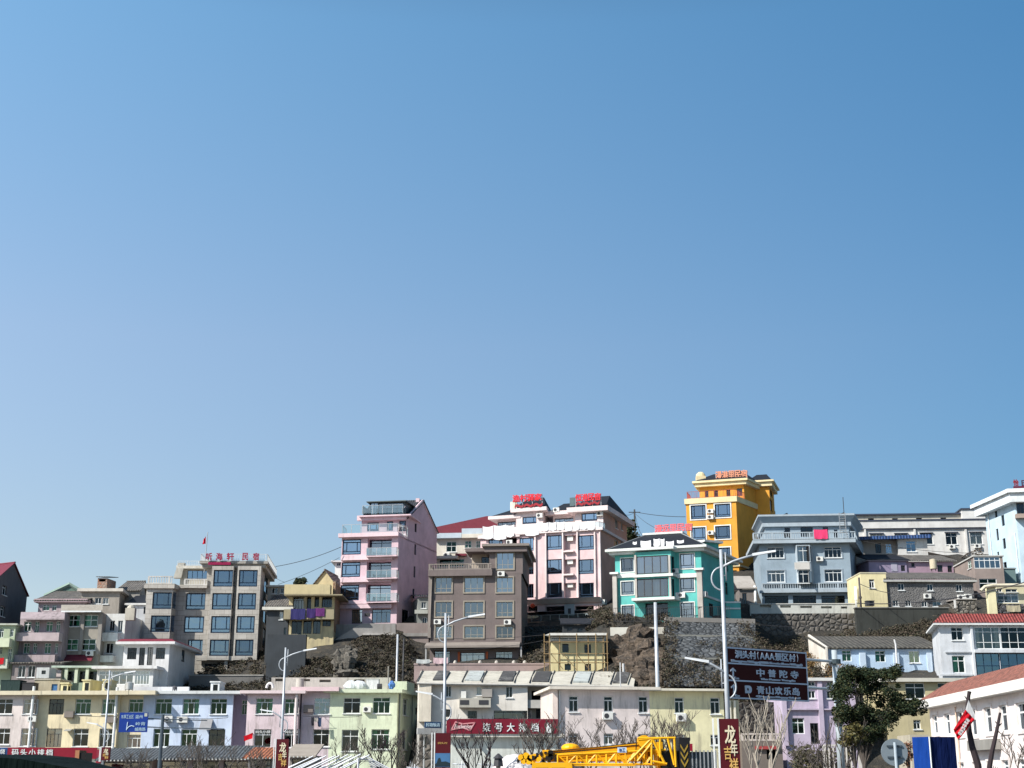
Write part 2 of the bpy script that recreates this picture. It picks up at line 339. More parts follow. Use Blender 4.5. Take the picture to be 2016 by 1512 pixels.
def make_window(T, F, r, st, parent=None, glassk=None, nocut=False, curt=None):
    """cut a hole in face F and set frame, pane, curtain, sill, trim in it; r=(u0,z0,u1,z1)"""
    s = STY[st]; u0, z0, u1, z1 = r; rec = s['rec']
    if not nocut: F.holes.append((u0, z0, u1, z1, rec))
    fw = s['fw']; w = u1 - u0; h = z1 - z0
    if s['gl'] is None: return
    fw = min(fw, w * 0.16, h * 0.16)
    mb = MB(); a, b = -rec - 0.02, -rec + 0.05
    bar = lambda x0, y0, x1, y1, e=0: mb.fbox(F, x0, y0, x1, y1, a, b + e)
    bar(u0, z0, u0+fw, z1); bar(u1-fw, z0, u1, z1); bar(u0+fw, z0, u1-fw, z0+fw); bar(u0+fw, z1-fw, u1-fw, z1)
    zt = z1 - h * s['tr'] if s['tr'] else z1 - fw
    zl = z0 + h * s['lo'] if s.get('lo') else z0 + fw
    if s['tr']: bar(u0+fw, zt-fw/2, u1-fw, zt+fw/2, 0.004)
    if s.get('lo'): bar(u0+fw, zl-fw*.4, u1-fw, zl+fw*.4, 0.004)
    def mull(n, za, zb):
        if n == 'nwn': us = [u0 + w*0.22, u1 - w*0.22]
        else: us = [u0 + w*i/n for i in range(1, n)] if n else []
        for u in us: bar(u-fw*.4, za, u+fw*.4, zb, -0.004)
    mull(s['c'], zl if (s.get('lo') and s['c'] == 'nwn') else z0+fw, zt)
    if s['tr']: mull(s['t'], zt, z1-fw)
    wo = T.part('window', mb, s['fm'], parent)
    g = MB().quad(F.pt(u0+.01, z0+.01, -rec+.01), F.pt(u1-.01, z0+.01, -rec+.01), F.pt(u1-.01, z1-.01, -rec+.01), F.pt(u0+.01, z1-.01, -rec+.01))
    has = RND.random() < s['cur'] or bool(curt); gk = glassk or s['gl']
    if curt or (has and gk == 'dark' and RND.random() < .7): gk = 'clear'
    elif has and gk == 'green': gk = 'greenc'
    T.part('pane', g, glass(gk), wo)
    if has:
        c = MB(); k = RND.choice([(0,.25,.75,1), (0,.3,.7,1), (0,.5,.5,.5), (.5,1,1,1), (0,1,1,1), (0,.2,.8,1)]) if not curt else (0,1,1,1)
        for (f0, f1) in ((k[0], k[1]), (k[2], k[3])):
            if f1 - f0 < 0.05: continue
            n = max(2, int((f1-f0) * w / 0.12)); dz = .02
            for i in range(n):
                ua = u0 + w*(f0 + (f1-f0)*i/n); ub = u0 + w*(f0 + (f1-f0)*(i+1)/n); oa = -rec-.16-(i % 2)*.06; ob = -rec-.16-((i+1) % 2)*.06
                c.quad(F.pt(ua, z0+dz, oa), F.pt(ub, z0+dz, ob), F.pt(ub, z1-dz, ob), F.pt(ua, z1-dz, oa))
        if c.f: T.part('curtain', c, curt or RND.choice(CURT), wo)
    if s['sill']: T.part('sill', MB().fbox(F, u0-.08, z0-.09, u1+.08, z0-.005, -0.05, 0.10), WFRAME, wo)
    if s.get('trim'):
        tc, tw, to = s['trim']; t = MB(); 
        t.fbox(F, u0-tw, z1+.002, u1+tw, z1+tw, -.02, to); t.fbox(F, u0-tw, z0-tw, u1+tw, z0-.002, -.02, to+.003)
        t.fbox(F, u0-tw, z0, u0-.002, z1, -.02, to-.003); t.fbox(F, u1+.002, z0, u1+tw, z1, -.02, to-.003)
        T.part('trim', t, plaster(tc, 0.2), wo)

def offset_poly(poly, d):
    n = len(poly); out = []
    for i in range(n):
        p0 = Vector(poly[i-1][:2]); p1 = Vector(poly[i][:2]); p2 = Vector(poly[(i+1) % n][:2])
        a = (p1-p0).normalized(); b = (p2-p1).normalized(); na = Vector((a.y, -a.x)); nb = Vector((b.y, -b.x))
        k = (na + nb); k = k / max(0.3, k.dot(na)) if k.length > 1e-6 else na
        out.append(p1 + k * d)
    return out

class Vol:
    """one block of a building, placed from the photo: facade edge x0..x1, top yt, turned by yaw, d metres deep"""
    def __init__(s, T, v, x0, x1, yt, zb, mat, Y=None, yaw=0.0, d=8.0, rx=None, lx=None, on=None, off=0.0, ybv=None, zx=None):
        s.T = T; s.v = v; s.mat = mat; s.rd = None; s.mat2 = None
        if on is None:
            p = PV(v, x0, yt, Y); a = R(yaw)
            base = Face((p.x, p.y), (p.x + math.cos(a), p.y + math.sin(a)))
        else:
            q = on.F; base = Face(q.pt(0,0,off)[:2], q.pt(1,0,off)[:2])
        ua = base.hit(v, x0, yt)[0]; ub = base.hit(v, x1, yt)[0]
        s.z1 = base.hit(v, (x0+x1)/2 if zx is None else zx, yt)[1]
        s.z0 = base.hit(v, (x0+x1)/2, ybv)[1] if ybv is not None else zb
        FL = base.pt(ua, 0)[:2]; FR = base.pt(ub, 0)[:2]
        def back(px, u):
            if px is None: return base.pt(u, 0, -d)[:2]
            uu = base.hit(v, px, yt, -d)[0]; return base.pt(uu, 0, -d)[:2]
        BR = back(rx, ub); BL = back(lx, ua)
        s.poly = [FL, FR, BR, BL]
        s.F = Face(FL, FR); s.Rt = Face(FR, BR); s.Bk = Face(BR, BL); s.L = Face(BL, FL)
        if T.loc is None:
            c = sum((Vector(q) for q in s.poly), Vector((0,0))) / 4; T.at((c.x, c.y, s.z0))
        T.acc.setdefault('vols', []).append(s)
    def fc(s, k): return {'F': s.F, 'R': s.Rt, 'L': s.L}[k]
    def win(s, rects, st, k='F', v=None, **kw):
        for r in rects:
            F = s.fc(k); q = F.rect(v or s.v, r)
            make_window(s.T, F, q, st, **kw)
    def grid(s, xs, ys, st, k='F', v=None, **kw):
        s.win([(a, y0, b, y1) for (y0, y1) in ys for (a, b) in xs], st, k, v, **kw)
    def zof(s, y, v=None, x=None, k='F'):
        F = s.fc(k)
        if x is None:
            v0 = s.v; a, b = vp(v or s.v, 0, y); m = F.pt(F.len/2, 0)
            px = 1008 + m.x / m.y * FOC          # close enough for heights
            return F.hit('', px, b)[1]
        return F.hit(v or s.v, x, y)[1]
    def slab(s, name, y0, y1, out, mat, v=None, x=None, inn=None, label=None, sides=None):
        """band or cornice round the whole block between photo rows y0 (top) and y1"""
        za, zb = s.zof(y1, v, x), s.zof(y0, v, x)
        return s.zslab(name, za, zb, out, mat, label)
    def zslab(s, name, za, zb, out, mat, label=None):
        return s.T.part(name, MB().prism(offset_poly(s.poly, out), za, zb), mat, label=label)
    def fbox(s, name, r, n0, n1, mat, k='F', v=None, parent=None, label=None):
        F = s.fc(k); u0, z0, u1, z1 = F.rect(v or s.v, r, n1)
        return s.T.part(name, MB().fbox(F, u0, z0, u1, z1, n0, n1), mat, parent, label=label)
    def fdraw(s, r, k='F', v=None, off=0.0): return s.fc(k).rect(v or s.v, r, off)
    def ac(s, x, y, k='F', v=None, w=0.85, h=0.58, fan=True, mat=None, d=0.42):
        F = s.fc(k); u, z = F.hit(v or s.v, x, y, 0.4); ac_unit(s.T, F, u, z, w, h, fan, mat, d)
    def rail(s, y0, y1, out, style, u0=None, u1=None, mat=None, v=None, ks='F', inset=0.0):
        za, zb = s.zof(y1, v), s.zof(y0, v)
        pl = offset_poly(s.poly, out); segs = {'F': (0,1), 'R': (1,2), 'L': (3,0)}
        for k in ks:
            a, b = segs[k]; p, q = Vector(pl[a]), Vector(pl[b])
            railing(s.T, p, q, za, zb, style, mat)
    def wall(s, name='wall', label=None):
        mb = MB()
        for F in (s.F, s.Rt, s.Bk, s.L):
            holes = [h for h in F.holes]; mb.cur = 2 if (F is s.Rt and s.mat2) else 0; base_c = mb.cur
            H = []
            for (a, b, c, d2, rec) in holes:
                a = max(a, 0.03); c = min(c, F.len-0.03); b = max(b, s.z0+0.02); d2 = min(d2, s.z1-0.02)
                if c > a and d2 > b: H.append((a, b, c, d2, rec))
            us = sorted(set([0.0, F.len] + [h[0] for h in H] + [h[2] for h in H]))
            for i in range(len(us)-1):
                ua, ub = us[i], us[i+1]
                if ub - ua < 1e-5: continue
                um = (ua+ub)/2; cut = sorted([(h[1], h[3]) for h in H if h[0] < um < h[2]]); z = s.z0
                for (c0, c1) in cut:
                    if c0 > z: mb.quad(F.pt(ua,z), F.pt(ub,z), F.pt(ub,c0), F.pt(ua,c0))
                    z = max(z, c1)
                if z < s.z1: mb.quad(F.pt(ua,z), F.pt(ub,z), F.pt(ub,s.z1), F.pt(ua,s.z1))
            for (a, b, c, d2, rec) in H:
                rr = -(rec + 0.06); 
                mb.quad(F.pt(a,b), F.pt(a,b,rr), F.pt(a,d2,rr), F.pt(a,d2)); mb.quad(F.pt(c,b,rr), F.pt(c,b), F.pt(c,d2), F.pt(c,d2,rr))
                mb.quad(F.pt(a,b), F.pt(c,b), F.pt(c,b,rr), F.pt(a,b,rr)); mb.quad(F.pt(a,d2,rr), F.pt(c,d2,rr), F.pt(c,d2), F.pt(a,d2))
                r2 = rr - 0.9; mb.cur = 1
                mb.quad(F.pt(a,b,rr), F.pt(a,b,r2), F.pt(a,d2,r2), F.pt(a,d2,rr)); mb.quad(F.pt(c,b,r2), F.pt(c,b,rr), F.pt(c,d2,rr), F.pt(c,d2,r2))
                mb.quad(F.pt(a,b,rr), F.pt(c,b,rr), F.pt(c,b,r2), F.pt(a,b,r2)); mb.quad(F.pt(a,d2,r2), F.pt(c,d2,r2), F.pt(c,d2,rr), F.pt(a,d2,rr))
                mb.quad(F.pt(a,b,r2), F.pt(c,b,r2), F.pt(c,d2,r2), F.pt(a,d2,r2)); mb.cur = base_c
        mb.cur = 0; t = [(p[0], p[1], s.z1) for p in s.poly]; mb.add(t, [(0,1,2,3)])
        if s.rd: s.rd(mb)
        return s.T.part(name, mb, [s.mat, INTERIOR] + ([s.mat2] if s.mat2 else []), label=label)
    # roofs -------------------------------------------------
    def gable(s, h, out, mat, along='u', th=0.14, skew=0.0, name='roof', rake=0.25):
        """gable roof; along='u' ridge parallel to the facade (gables on the sides), 'd' ridge runs back"""
        A, B, C, D = [Vector((p[0], p[1], s.z1)) for p in s.poly]
        if along == 'd': A, B, C, D = B, C, D, A
        # now ridge parallel to AB, between mid(DA) and mid(BC)
        m0 = (D + A) / 2 + Vector((0,0,h)); m1 = (B + C) / 2 + Vector((0,0,h))
        def gw(mb, A=A, B=B, C=C, D=D, m0=m0, m1=m1): mb.add([D, A, m0], [(0,1,2)]); mb.add([B, C, m1], [(0,1,2)])
        s.rd = gw
        mb = MB(); e = (B - A).normalized() * rake
        for (p, q) in ((A, B), (C, D)):
            r0, r1 = (m0, m1) if p is A else (m1, m0)
            sg = e if p is A else -e
            dn = ((p - r0)); k = 1 + out / max(0.1, Vector((dn.x, dn.y)).length)
            P0 = r0 + (p - r0) * k - sg; P1 = r1 + (q - r1) * k + sg; Q1 = r1 + sg; Q0 = r0 - sg; up = Vector((0,0,th)); b0 = Vector((0,0,0.02))
            mb.hexa([P0+b0, P1+b0, Q1+b0, Q0+b0], [P0+up, P1+up, Q1+up, Q0+up])
        s.T.part(name, mb, mat)
        cap = MB().tube([m0 - e + Vector((0,0,th)), m1 + e + Vector((0,0,th))], 0.11, 6); s.T.part('ridge_cap', cap, mat)
        return m0, m1
    def hip(s, h, out, mat, r0=0.3, r1=0.7, w=0.0, name='roof', base=None, fascia=None, fh=0.25):
        z = s.z1 if base is None else base; pl = [Vector((p[0], p[1], z)) for p in offset_poly(s.poly, out)]
        A, B, C, D = pl; c0 = (A + D) / 2; c1 = (B + C) / 2; m0 = c0.lerp(c1, r0) + Vector((0,0,h)); m1 = c0.lerp(c1, r1) + Vector((0,0,h))
        dd = (D - A).normalized() * w
        top = [m0 - dd, m1 - dd, m1 + dd, m0 + dd]
        mb = MB().hexa([A, B, C, D], top); s.T.part(name, mb, mat)
        if fascia: s.T.part('fascia', MB().prism([p[:2] for p in offset_poly(s.poly, out + 0.05)], z - fh, z + 0.02), fascia)
        return top
    def shed(s, h_front, h_back, out, mat, th=0.12, name='roof', yb=None, v=None, d=None):
        if yb is not None:
            D = Vector((Vector(s.poly[3][:2]) - s.F.o)).dot(s.F.n); xm = 1008 + s.F.pt(s.F.len/2, 0).x / s.F.pt(0,0).y * FOC; h_back = s.F.hit('', xm, vp(v or s.v, 0, yb)[1], D - out)[1] - s.z1 - th
        s.hb = h_back
        pl = offset_poly(s.poly, out); hs = [h_front, h_front, h_back, h_back]
        lo = [Vector((p[0], p[1], s.z1 + q)) for p, q in zip(pl, hs)]; hi = [p + Vector((0,0,th)) for p in lo]
        return s.T.part(name, MB().hexa(lo, hi), mat)

def ac_unit(T, F, u, z, w=0.85, h=0.58, fan=True, mat=None, d=0.42):
    mb = MB().fbox(F, u-w/2, z-h/2, u+w/2, z+h/2, d-0.34, d)
    mb.fbox(F, u-w/2+.05, z-h/2-.06, u-w/2+.1, z-h/2-.005, 0.0, d-.05); mb.fbox(F, u+w/2-.1, z-h/2-.06, u+w/2-.05, z-h/2-.005, 0.0, d-.05)
    o = T.part('air_conditioner', mb, mat or ACW)
    if fan:
        k = 12; c = [F.pt(u - w*.13 + .21*h/.58*math.cos(2*math.pi*i/k), z + .21*h/.58*math.sin(2*math.pi*i/k), d+.012) for i in range(k)]
        b = [p - Vector((F.n.x, F.n.y, 0))*.02 for p in c]
        T.part('fan_grille', MB().hexa(b, c), GFRAME, o)
def railing(T, p, q, z0, z1, style, mat=None, parent=None):
    p = Vector(p[:2]); q = Vector(q[:2]); L = (q-p).length
    if L < 0.2: return
    F = Face(p, q); mb = MB()
    if style == 'baluster':
        m = mat or plaster((0.55,0.53,0.50), 0.3); t = 0.09
        mb.fbox(F, 0, z1-.12, L, z1, -t, t); mb.fbox(F, 0, z0, L, z0+.12, -t, t)
        n = max(2, int(L/0.30))
        for i in range(n+1):
            u = .06 + (L-.12)*i/n
            if i % 8 == 0: mb.fbox(F, u-.11, z0+.12, u+.11, z1-.12, -t*.9, t*.9)
            else: mb.fbox(F, u-.045, z0+.12, u+.045, z1-.12, -.045, .045)
        return T.part('balustrade', mb, m, parent)
    if style == 'glass':
        n = max(1, round(L/1.3))
        for i in range(n+1):
            u = L*i/n; mb.fbox(F, max(0,u-.03), z0, min(L,u+.03), z1, -.03, .03)
        mb.fbox(F, 0, z1-.05, L, z1+.002, -.04, .04)
        o = T.part('railing', mb, mat or STEEL, parent)
        T.part('glass_panel', MB().quad(F.pt(0,z0+.06), F.pt(L,z0+.06), F.pt(L,z1-.06), F.pt(0,z1-.06)), glass('rail'), o); return o
    if style == 'bars':
        n = max(2, int(L/0.22))
        for i in range(n+1):
            u = L*i/n; w = .03 if i % 6 == 0 else .014
            mb.fbox(F, max(0,u-w), z0, min(L,u+w), z1-.04, -w, w)
        mb.fbox(F, 0, z1-.04, L, z1, -.03, .03); mb.fbox(F, 0, z0+.08, L, z0+.12, -.02, .02)
        return T.part('railing', mb, mat or STEEL, parent)
def balcony(vol, r, depth, slabh, rstyle, mat, k='F', v=None, rmat=None, solid=False):
    """balcony standing out from a face: r=(x0, ytop of rail, x1, ybottom of slab) in the photo"""
    F = vol.fc(k); u0, z0, u1, z1 = F.rect(v or vol.v, r, depth); T = vol.T
    o = T.part('balcony', MB().fbox(F, u0, z0, u1, z0+slabh, -0.05, depth), mat)
    if solid:
        mb = MB().fbox(F, u0, z0+slabh, u1, z1, depth-.12, depth-.003); mb.fbox(F, u0+.003, z0+slabh, u0+.12, z1-.003, 0, depth-.12); mb.fbox(F, u1-.12, z0+slabh, u1-.003, z1-.003, 0, depth-.12)
        T.part('parapet', mb, rmat or mat, o)
    else:
        a, b, c, d = [F.pt(u, 0, n)[:2] for (u, n) in ((u0+.06, 0), (u0+.06, depth-.08), (u1-.06, depth-.08), (u1-.06, 0))]
        for (p, q) in ((a, b), (b, c), (c, d)): railing(T, p, q, z0+slabh, z1, rstyle, rmat, o)
    return o

FONT_BOLD = 0.018
def text_mb(txt, F, r, off, depth=0.05, bold=FONT_BOLD, cells=True, vertical=False, slant=0.0, fill=0.92):
    """letters as real raised shapes on face F inside r=(u0,z0,u1,z1)"""
    mb = MB(); u0, z0, u1, z1 = r
    chunks = list(txt) if cells else [txt]; n = len(chunks)
    for i, ch in enumerate(chunks):
        if ch == ' ': continue
        cu = bpy.data.curves.new('letters', 'FONT'); cu.body = ch; cu.size = 1.0;  cu.extrude = 0.001; cu.resolution_u = 2
        cu.shear = slant
        ob = bpy.data.objects.new('letters', cu); COL.objects.link(ob)
        dg = bpy.context.evaluated_depsgraph_get(); dg.update()
        me = bpy.data.meshes.new_from_object(ob.evaluated_get(dg)); 
        vs = [v.co.copy() for v in me.vertices]; fs = [list(p.vertices) for p in me.polygons]
        bpy.data.objects.remove(ob); bpy.data.curves.remove(cu)
        if not vs: continue
        xa, xb = min(v.x for v in vs), max(v.x for v in vs); ya, yb = min(v.y for v in vs), max(v.y for v in vs)
        if n == 1: a, b, c, d = u0, u1, z0, z1
        elif vertical:
            hh = (z1-z0)/n; a, b, c, d = u0, u1, z1-hh*(i+1)+hh*(1-fill)/2, z1-hh*i-hh*(1-fill)/2
        else:
            ww = (u1-u0)/n; a, b, c, d = u0+ww*i+ww*(1-fill)/2, u0+ww*(i+1)-ww*(1-fill)/2, z0, z1
        if ch in '()（）1Il': m = (a+b)/2; ww2 = (b-a)*.22; a, b = m-ww2, m+ww2
        b_ = bold*(b-a)*.55; c_ = bold*(d-c)*.55
        for kk, (du, dz) in enumerate([(0,0)] + ([(-b_,-c_),(b_,-c_),(-b_,c_),(b_,c_)] if bold > .012 else [])):
         base = len(mb.v)
         for v in vs:
            uu = a + (v.x-xa)/max(1e-6, xb-xa)*(b-a) + du; zz = c + (v.y-ya)/max(1e-6, yb-ya)*(d-c) + dz
            mb.v.append(F.pt(uu, zz, off + ((depth + .0015*kk) if v.z > 0 else 0.0)))
         for f in fs: mb.f.append([base+j for j in f]); mb.m.append(0)
        bpy.data.meshes.remove(me)
    return mb
# ================================================================ ground and hillside
COLS = {
 -400: [(0,0),(150,0),(158,9),(175,12),(200,20),(260,26),(400,24)],
 0:    [(0,0),(152,0),(157,9),(175,11),(200,20),(260,27),(400,24)],
 300:  [(0,0),(152,0),(156,9.5),(172,12),(185,18),(200,22),(260,25),(400,22)],
 560:  [(0,0),(152,0),(155,9.5),(163,12),(171,16),(185,19),(200,21),(260,24),(400,20)],
 650:  [(0,0),(152,0),(155,10),(160,13),(170,17.5),(176,20),(200,24),(260,28),(400,20)],
 800:  [(0,0),(152,0),(155,10),(159,13),(171,19),(177,21),(200,26),(260,30),(400,22)],
 830:  [(0,0),(135,0),(150,5),(160,13.5),(168,14.5),(177,21),(200,28),(260,31),(400,22)],
 1050: [(0,0),(130,0),(147,6),(158,13.5),(164,15),(180,21),(200,29),(260,33),(400,22)],
 1190: [(0,0),(124,0),(138,9),(146,11.5),(155.5,15.3),(158,18.8),(160,19.3),(175,21.5),(200,31),(260,34),(400,22)],
 1300: [(0,0),(124,0),(136,9),(144,10.5),(154.5,15),(157.5,18.8),(160,19.5),(175,22.5),(200,32),(260,34),(400,22)],
 1420: [(0,0),(124,0),(136,8),(146,10.5),(154.5,15),(157,18.8),(160,19.6),(175,23.5),(200,32),(260,34),(400,22)],
 1500: [(0,0),(124,0),(134,6),(146,11),(158,15),(169.2,17),(171,21.8),(178,22.5),(185,26),(200,33),(260,35),(400,22)],
 1640: [(0,0),(122,0),(132,8),(145,11.5),(152,13),(160,16),(169,18),(171,21.8),(178,22.5),(185,25.5),(200,33),(260,35),(400,22)],
 1850: [(0,0),(118,0),(132,8),(145,11.5),(152,14),(160,18.0),(163,20),(164.5,20.4),(166,21.5),(185,26),(200,33),(260,35),(400,22)],
 2016: [(0,0),(118,0),(130,7),(140,10),(152,17),(160,21),(185,26),(200,33),(260,35),(400,22)],
 2600: [(0,0),(118,0),(130,7),(140,10),(152,17),(160,21),(185,26),(200,33),(260,35),(400,22)]}
_ks = sorted(COLS)
def _prof(pr, Y):
    if Y <= pr[0][0]: return pr[0][1]
    for (a, za), (b, zb) in zip(pr, pr[1:]):
        if Y <= b: t = (Y-a)/(b-a); return za + (zb-za)*t
    return max(0.0, pr[-1][1] - (Y - pr[-1][0]) * 0.12)
def gz(x, Y):
    px = 1008 + x / max(Y, 1) * FOC * 0.985
    if px <= _ks[0]: return _prof(COLS[_ks[0]], Y)
    if px >= _ks[-1]: return _prof(COLS[_ks[-1]], Y)
    for a, b in zip(_ks, _ks[1:]):
        if px <= b: t = (px-a)/(b-a); return _prof(COLS[a], Y)*(1-t) + _prof(COLS[b], Y)*t
mb = MB(); xs = [-150 + i*2.0 for i in range(151)]; ys = [114 + j*1.6 for j in range(60)] + [212 + j*10 for j in range(40)]
rr = random.Random(3)
for Y in ys:
    for x in xs:
        z = gz(x, Y); mb.v.append(Vector((x, Y, z + (rr.uniform(-.35, .35) if z > 1 else -0.06))))
nx = len(xs)
for j in range(len(ys)-1):
    for i in range(nx-1):
        mb.f.append([j*nx+i, j*nx+i+1, (j+1)*nx+i+1, (j+1)*nx+i]); mb.m.append(0)
M_EARTH = earth((0.045,0.040,0.034), (0.025,0.025,0.022), (0.085,0.07,0.05))
structure('hillside', mb, M_EARTH, smooth=True)
M_ASPH = paint((0.06,0.06,0.06), 0.9); M_CONC = plaster((0.33,0.32,0.30), 0.5)
structure('ground', MB().add([(-3000,-3000,0),(3000,-3000,0),(3000,3000,0),(-3000,3000,0)], [(0,1,2,3)]), earth((0.10,0.10,0.09), (0.14,0.13,0.12), (0.07,0.08,0.06), 0.1))
mb = MB(); mb.add([(-160,84,0.006),(160,84,0.006),(160,97,0.006),(-160,97,0.006)], [(0,1,2,3)]); structure('road', mb, M_ASPH)
mb = MB()
for i in range(-26, 27): mb.add([(i*6-1.2,90.4,0.011),(i*6+1.2,90.4,0.011),(i*6+1.2,90.6,0.011),(i*6-1.2,90.6,0.011)], [(0,1,2,3)])
structure('road_marking', mb, paint((0.6,0.6,0.58), 0.8))
structure('pavement', MB().box(-160, 97.0, -0.05, 160, 112, 0.13).box(-160, 78, -0.05, 160, 83.9, 0.13), M_CONC)

TILE_G = tiles((0.16,0.15,0.14), (0.09,0.085,0.08)); TILE_D = tiles((0.055,0.06,0.07), (0.035,0.04,0.05), rough=0.6)
TILE_R = tiles((0.34,0.10,0.07), (0.24,0.07,0.055)); TILE_M = paint((0.17,0.03,0.045), 0.55)
TILE_OLD = tiles((0.20,0.18,0.16), (0.10,0.095,0.09), 0.3); TILE_BLK = paint((0.016,0.019,0.026), 0.7)
def finish(T):
    for v in T.acc.get('vols', []): v.wall()
def pipe(T, F, u, z0, z1, m=None, r=0.06, off=0.1):
    T.part('drainpipe', MB().tube([F.pt(u, z1, off), F.pt(u, z0, off)], r, 8), m or WFRAME)
# ================================================================ lower left row of painted terraced houses
ROWY = 147.0
def rowhouse(label, v, x0, x1, col, Y=ROWY, yaw=0.0, on=None, off=0, yt=600, corn=None, rx=None, cy=(598,645), group='painted terraced houses in the street row', d=9, out=0.35):
    T = Thing('terraced_house', label, 'house', group=group)
    V = Vol(T, v, x0, x1, yt, 0.0, plaster(col, 0.45), Y=Y, yaw=yaw, on=on, off=off, d=d, rx=rx)
    V.slab('cornice', cy[0], cy[1], out, plaster(corn or col, 0.35))
    return T, V
CREAM = (0.64,0.57,0.42)
Ta, Va = rowhouse('pale pink terraced house at the left edge above the red shop fascia', 'B', -140, 436, (0.68,0.60,0.57), off=0, corn=CREAM, Y=146.2, out=.7)
ROWBASE = Va
Va.win([(-40,688,148,868),(272,688,440,868)], 'row2'); Va.win([(-38,1040,115,1232),(245,1040,427,1252)], 'row2'); Va.ac(378,925); pipe(Ta, Va.F, Va.F.len - .2, 3.0, Va.z1 + .5, r=.15, off=.3); finish(Ta)
Tb, Vb = rowhouse('cream yellow terraced house with two dark barred windows behind the tall lamp', 'B', 436, 1432, (0.74,0.64,0.43), on=Va, off=-.5, corn=CREAM, out=1.17, cy=(599,646))
Vb.win([(582,690,760,876),(552,1042,733,1262)], 'dk'); Vb.win([(893,688,1080,868),(1212,688,1398,868)], 'row'); Vb.win([(868,1042,1050,1255),(1178,1042,1370,1262)], 'row2')
Vb.ac(818,872, w=.95, h=.62, mat=paint((0.22,0.19,0.17)), fan=False); Vb.ac(1328,935, w=.95, h=.62, mat=paint((0.22,0.19,0.17)), fan=False)
pipe(Tb, Vb.F, Vb.F.len - .25, 3.0, Vb.z1 + .4, r=.15, off=.3)
# awning over lower window
F = Vb.F; u, z = F.hit('B', 825, 1045); Tb.part('awning', MB().hexa([F.pt(u-.35,z-.05,.0),F.pt(u-.35,z-.25,.7),F.pt(u+.35,z-.25,.7),F.pt(u+.35,z-.05,.0)], [F.pt(u-.35,z,.0),F.pt(u-.35,z-.2,.7),F.pt(u+.35,z-.2,.7),F.pt(u+.35,z,.0)]), STEEL)
finish(Tb)
Tc, Vc = rowhouse('narrow cream terraced house slice beside the blue house behind the blue road sign', 'B', 1432, 1716, (0.72,0.63,0.45), on=Va, off=-.95, corn=CREAM, out=1.59, cy=(600,647))
Vc.win([(1530,690,1706,850)], 'row'); Vc.win([(1510,1115,1690,1270)], 'row', curt=cloth((0.24,0.16,0.26))); finish(Tc)
Td, Vd = rowhouse('pale blue terraced house with a projecting grey tin awning and barred lower window', 'D', 83, 1150, (0.52,0.60,0.74), on=Va, off=-.95, corn=(0.60,0.62,0.62), cy=(597,632), rx=1185, out=.72)
Vd.win([(212,685,412,872),(540,685,738,872),(872,685,1068,872)], 'row'); Vd.win([(190,1042,385,1262),(520,1050,712,1262)], 'row'); Vd.win([(850,1052,1045,1275)], 'dk')
Vd.ac(370,925); Vd.ac(535,935, w=1.1, h=.6)
F = Vd.F
for (xa, xb, ya, yb) in ((765,895,930,1055),(300,390,900,930)):
    u0, z1 = F.hit('D', xa, ya); u1, z0 = F.hit('D', xb, yb)
    Td.part('awning', MB().hexa([F.pt(u0,z0-.03,.9),F.pt(u1,z0-.03,.9),F.pt(u1,z1-.03,0),F.pt(u0,z1-.03,0)], [F.pt(u0,z0,.9),F.pt(u1,z0,.9),F.pt(u1,z1,0),F.pt(u0,z1,0)]), paint((0.25,0.25,0.26)))
finish(Td)
T = Thing('passage_house', 'shaded mauve house set back in the gap between the blue and pink houses', 'house')
V = Vol(T, 'D', 1130, 1345, 640, 0, plaster((0.34,0.31,0.40), .3), on=Va, off=-3.2, d=5); V.win([(1242,700,1312,880)], 'slideg'); V.slab('cornice', 622, 648, .2, plaster((0.30,0.28,0.34))); finish(T)
Te, Ve = rowhouse('pink terraced house with lettered window transoms beside the small red flag', 'D', 1318, 1935, (0.66,0.54,0.57), on=Va, off=.1, cy=(592,628), corn=(0.66,0.55,0.56), out=.7)
Ve.win([(1412,680,1615,868),(1752,685,1925,868)], 'row'); Ve.win([(1390,1050,1595,1270),(1745,1050,1925,1270)], 'row2')
for (xa, xb) in ((1405,1585),(1760,1912)):
    q = Ve.F.rect('D', (xa,1062,xb,1100)); Te.part('lettering', text_mb('码头小排', Ve.F, q, -.12, .03), WFRAME)
pipe(Te, Ve.F, Ve.F.len - .25, 3, Ve.z1-.3, r=.16, off=.3, m=plaster((0.68,0.6,0.6))); finish(Te)
Tf, Vf = rowhouse('pink terraced house with blue glazed window between the white downpipe and green house', 'G', 298, 598, (0.62,0.52,0.56), on=Va, off=-.6, cy=(655,700), corn=(0.66,0.5,0.52), yt=657, out=1.0)
Vf.win([(422,765,598,940)], 'rowb'); Vf.win([(410,1100,588,1285)], 'row2'); Vf.ac(360,880, w=1.0, h=.75, fan=False, mat=paint((0.20,0.17,0.16))); finish(Tf)
GREEN = (0.60,0.66,0.49)
Tg, Vg = rowhouse('pale green end terraced house with a shaded right side wall', 'G', 598, 1312, GREEN, on=Va, off=-.6, cy=(678,714), yt=680, rx=1545, out=.65, d=8)
Vg.win([(734,765,915,932)], 'row2'); Vg.win([(1046,760,1230,932)], 'row'); Vg.win([(716,1105,895,1335)], 'row2'); Vg.win([(1030,1100,1222,1312)], 'row')
Vg.win([(1368,775,1425,955),(1360,1105,1412,1320)], 'row2', 'R'); Vg.win([(1500,870,1526,945)], 'slot', 'R')
Vg.ac(985,888, w=.8); pipe(Tg, Vg.Rt, .5, 3, Vg.z1-.4, r=.09, m=paint((0.15,0.17,0.16))); pipe(Tg, Vg.Rt, 5.2, 3, Vg.z1-.4, r=.05, m=paint((0.2,0.22,0.2))); finish(Tg)

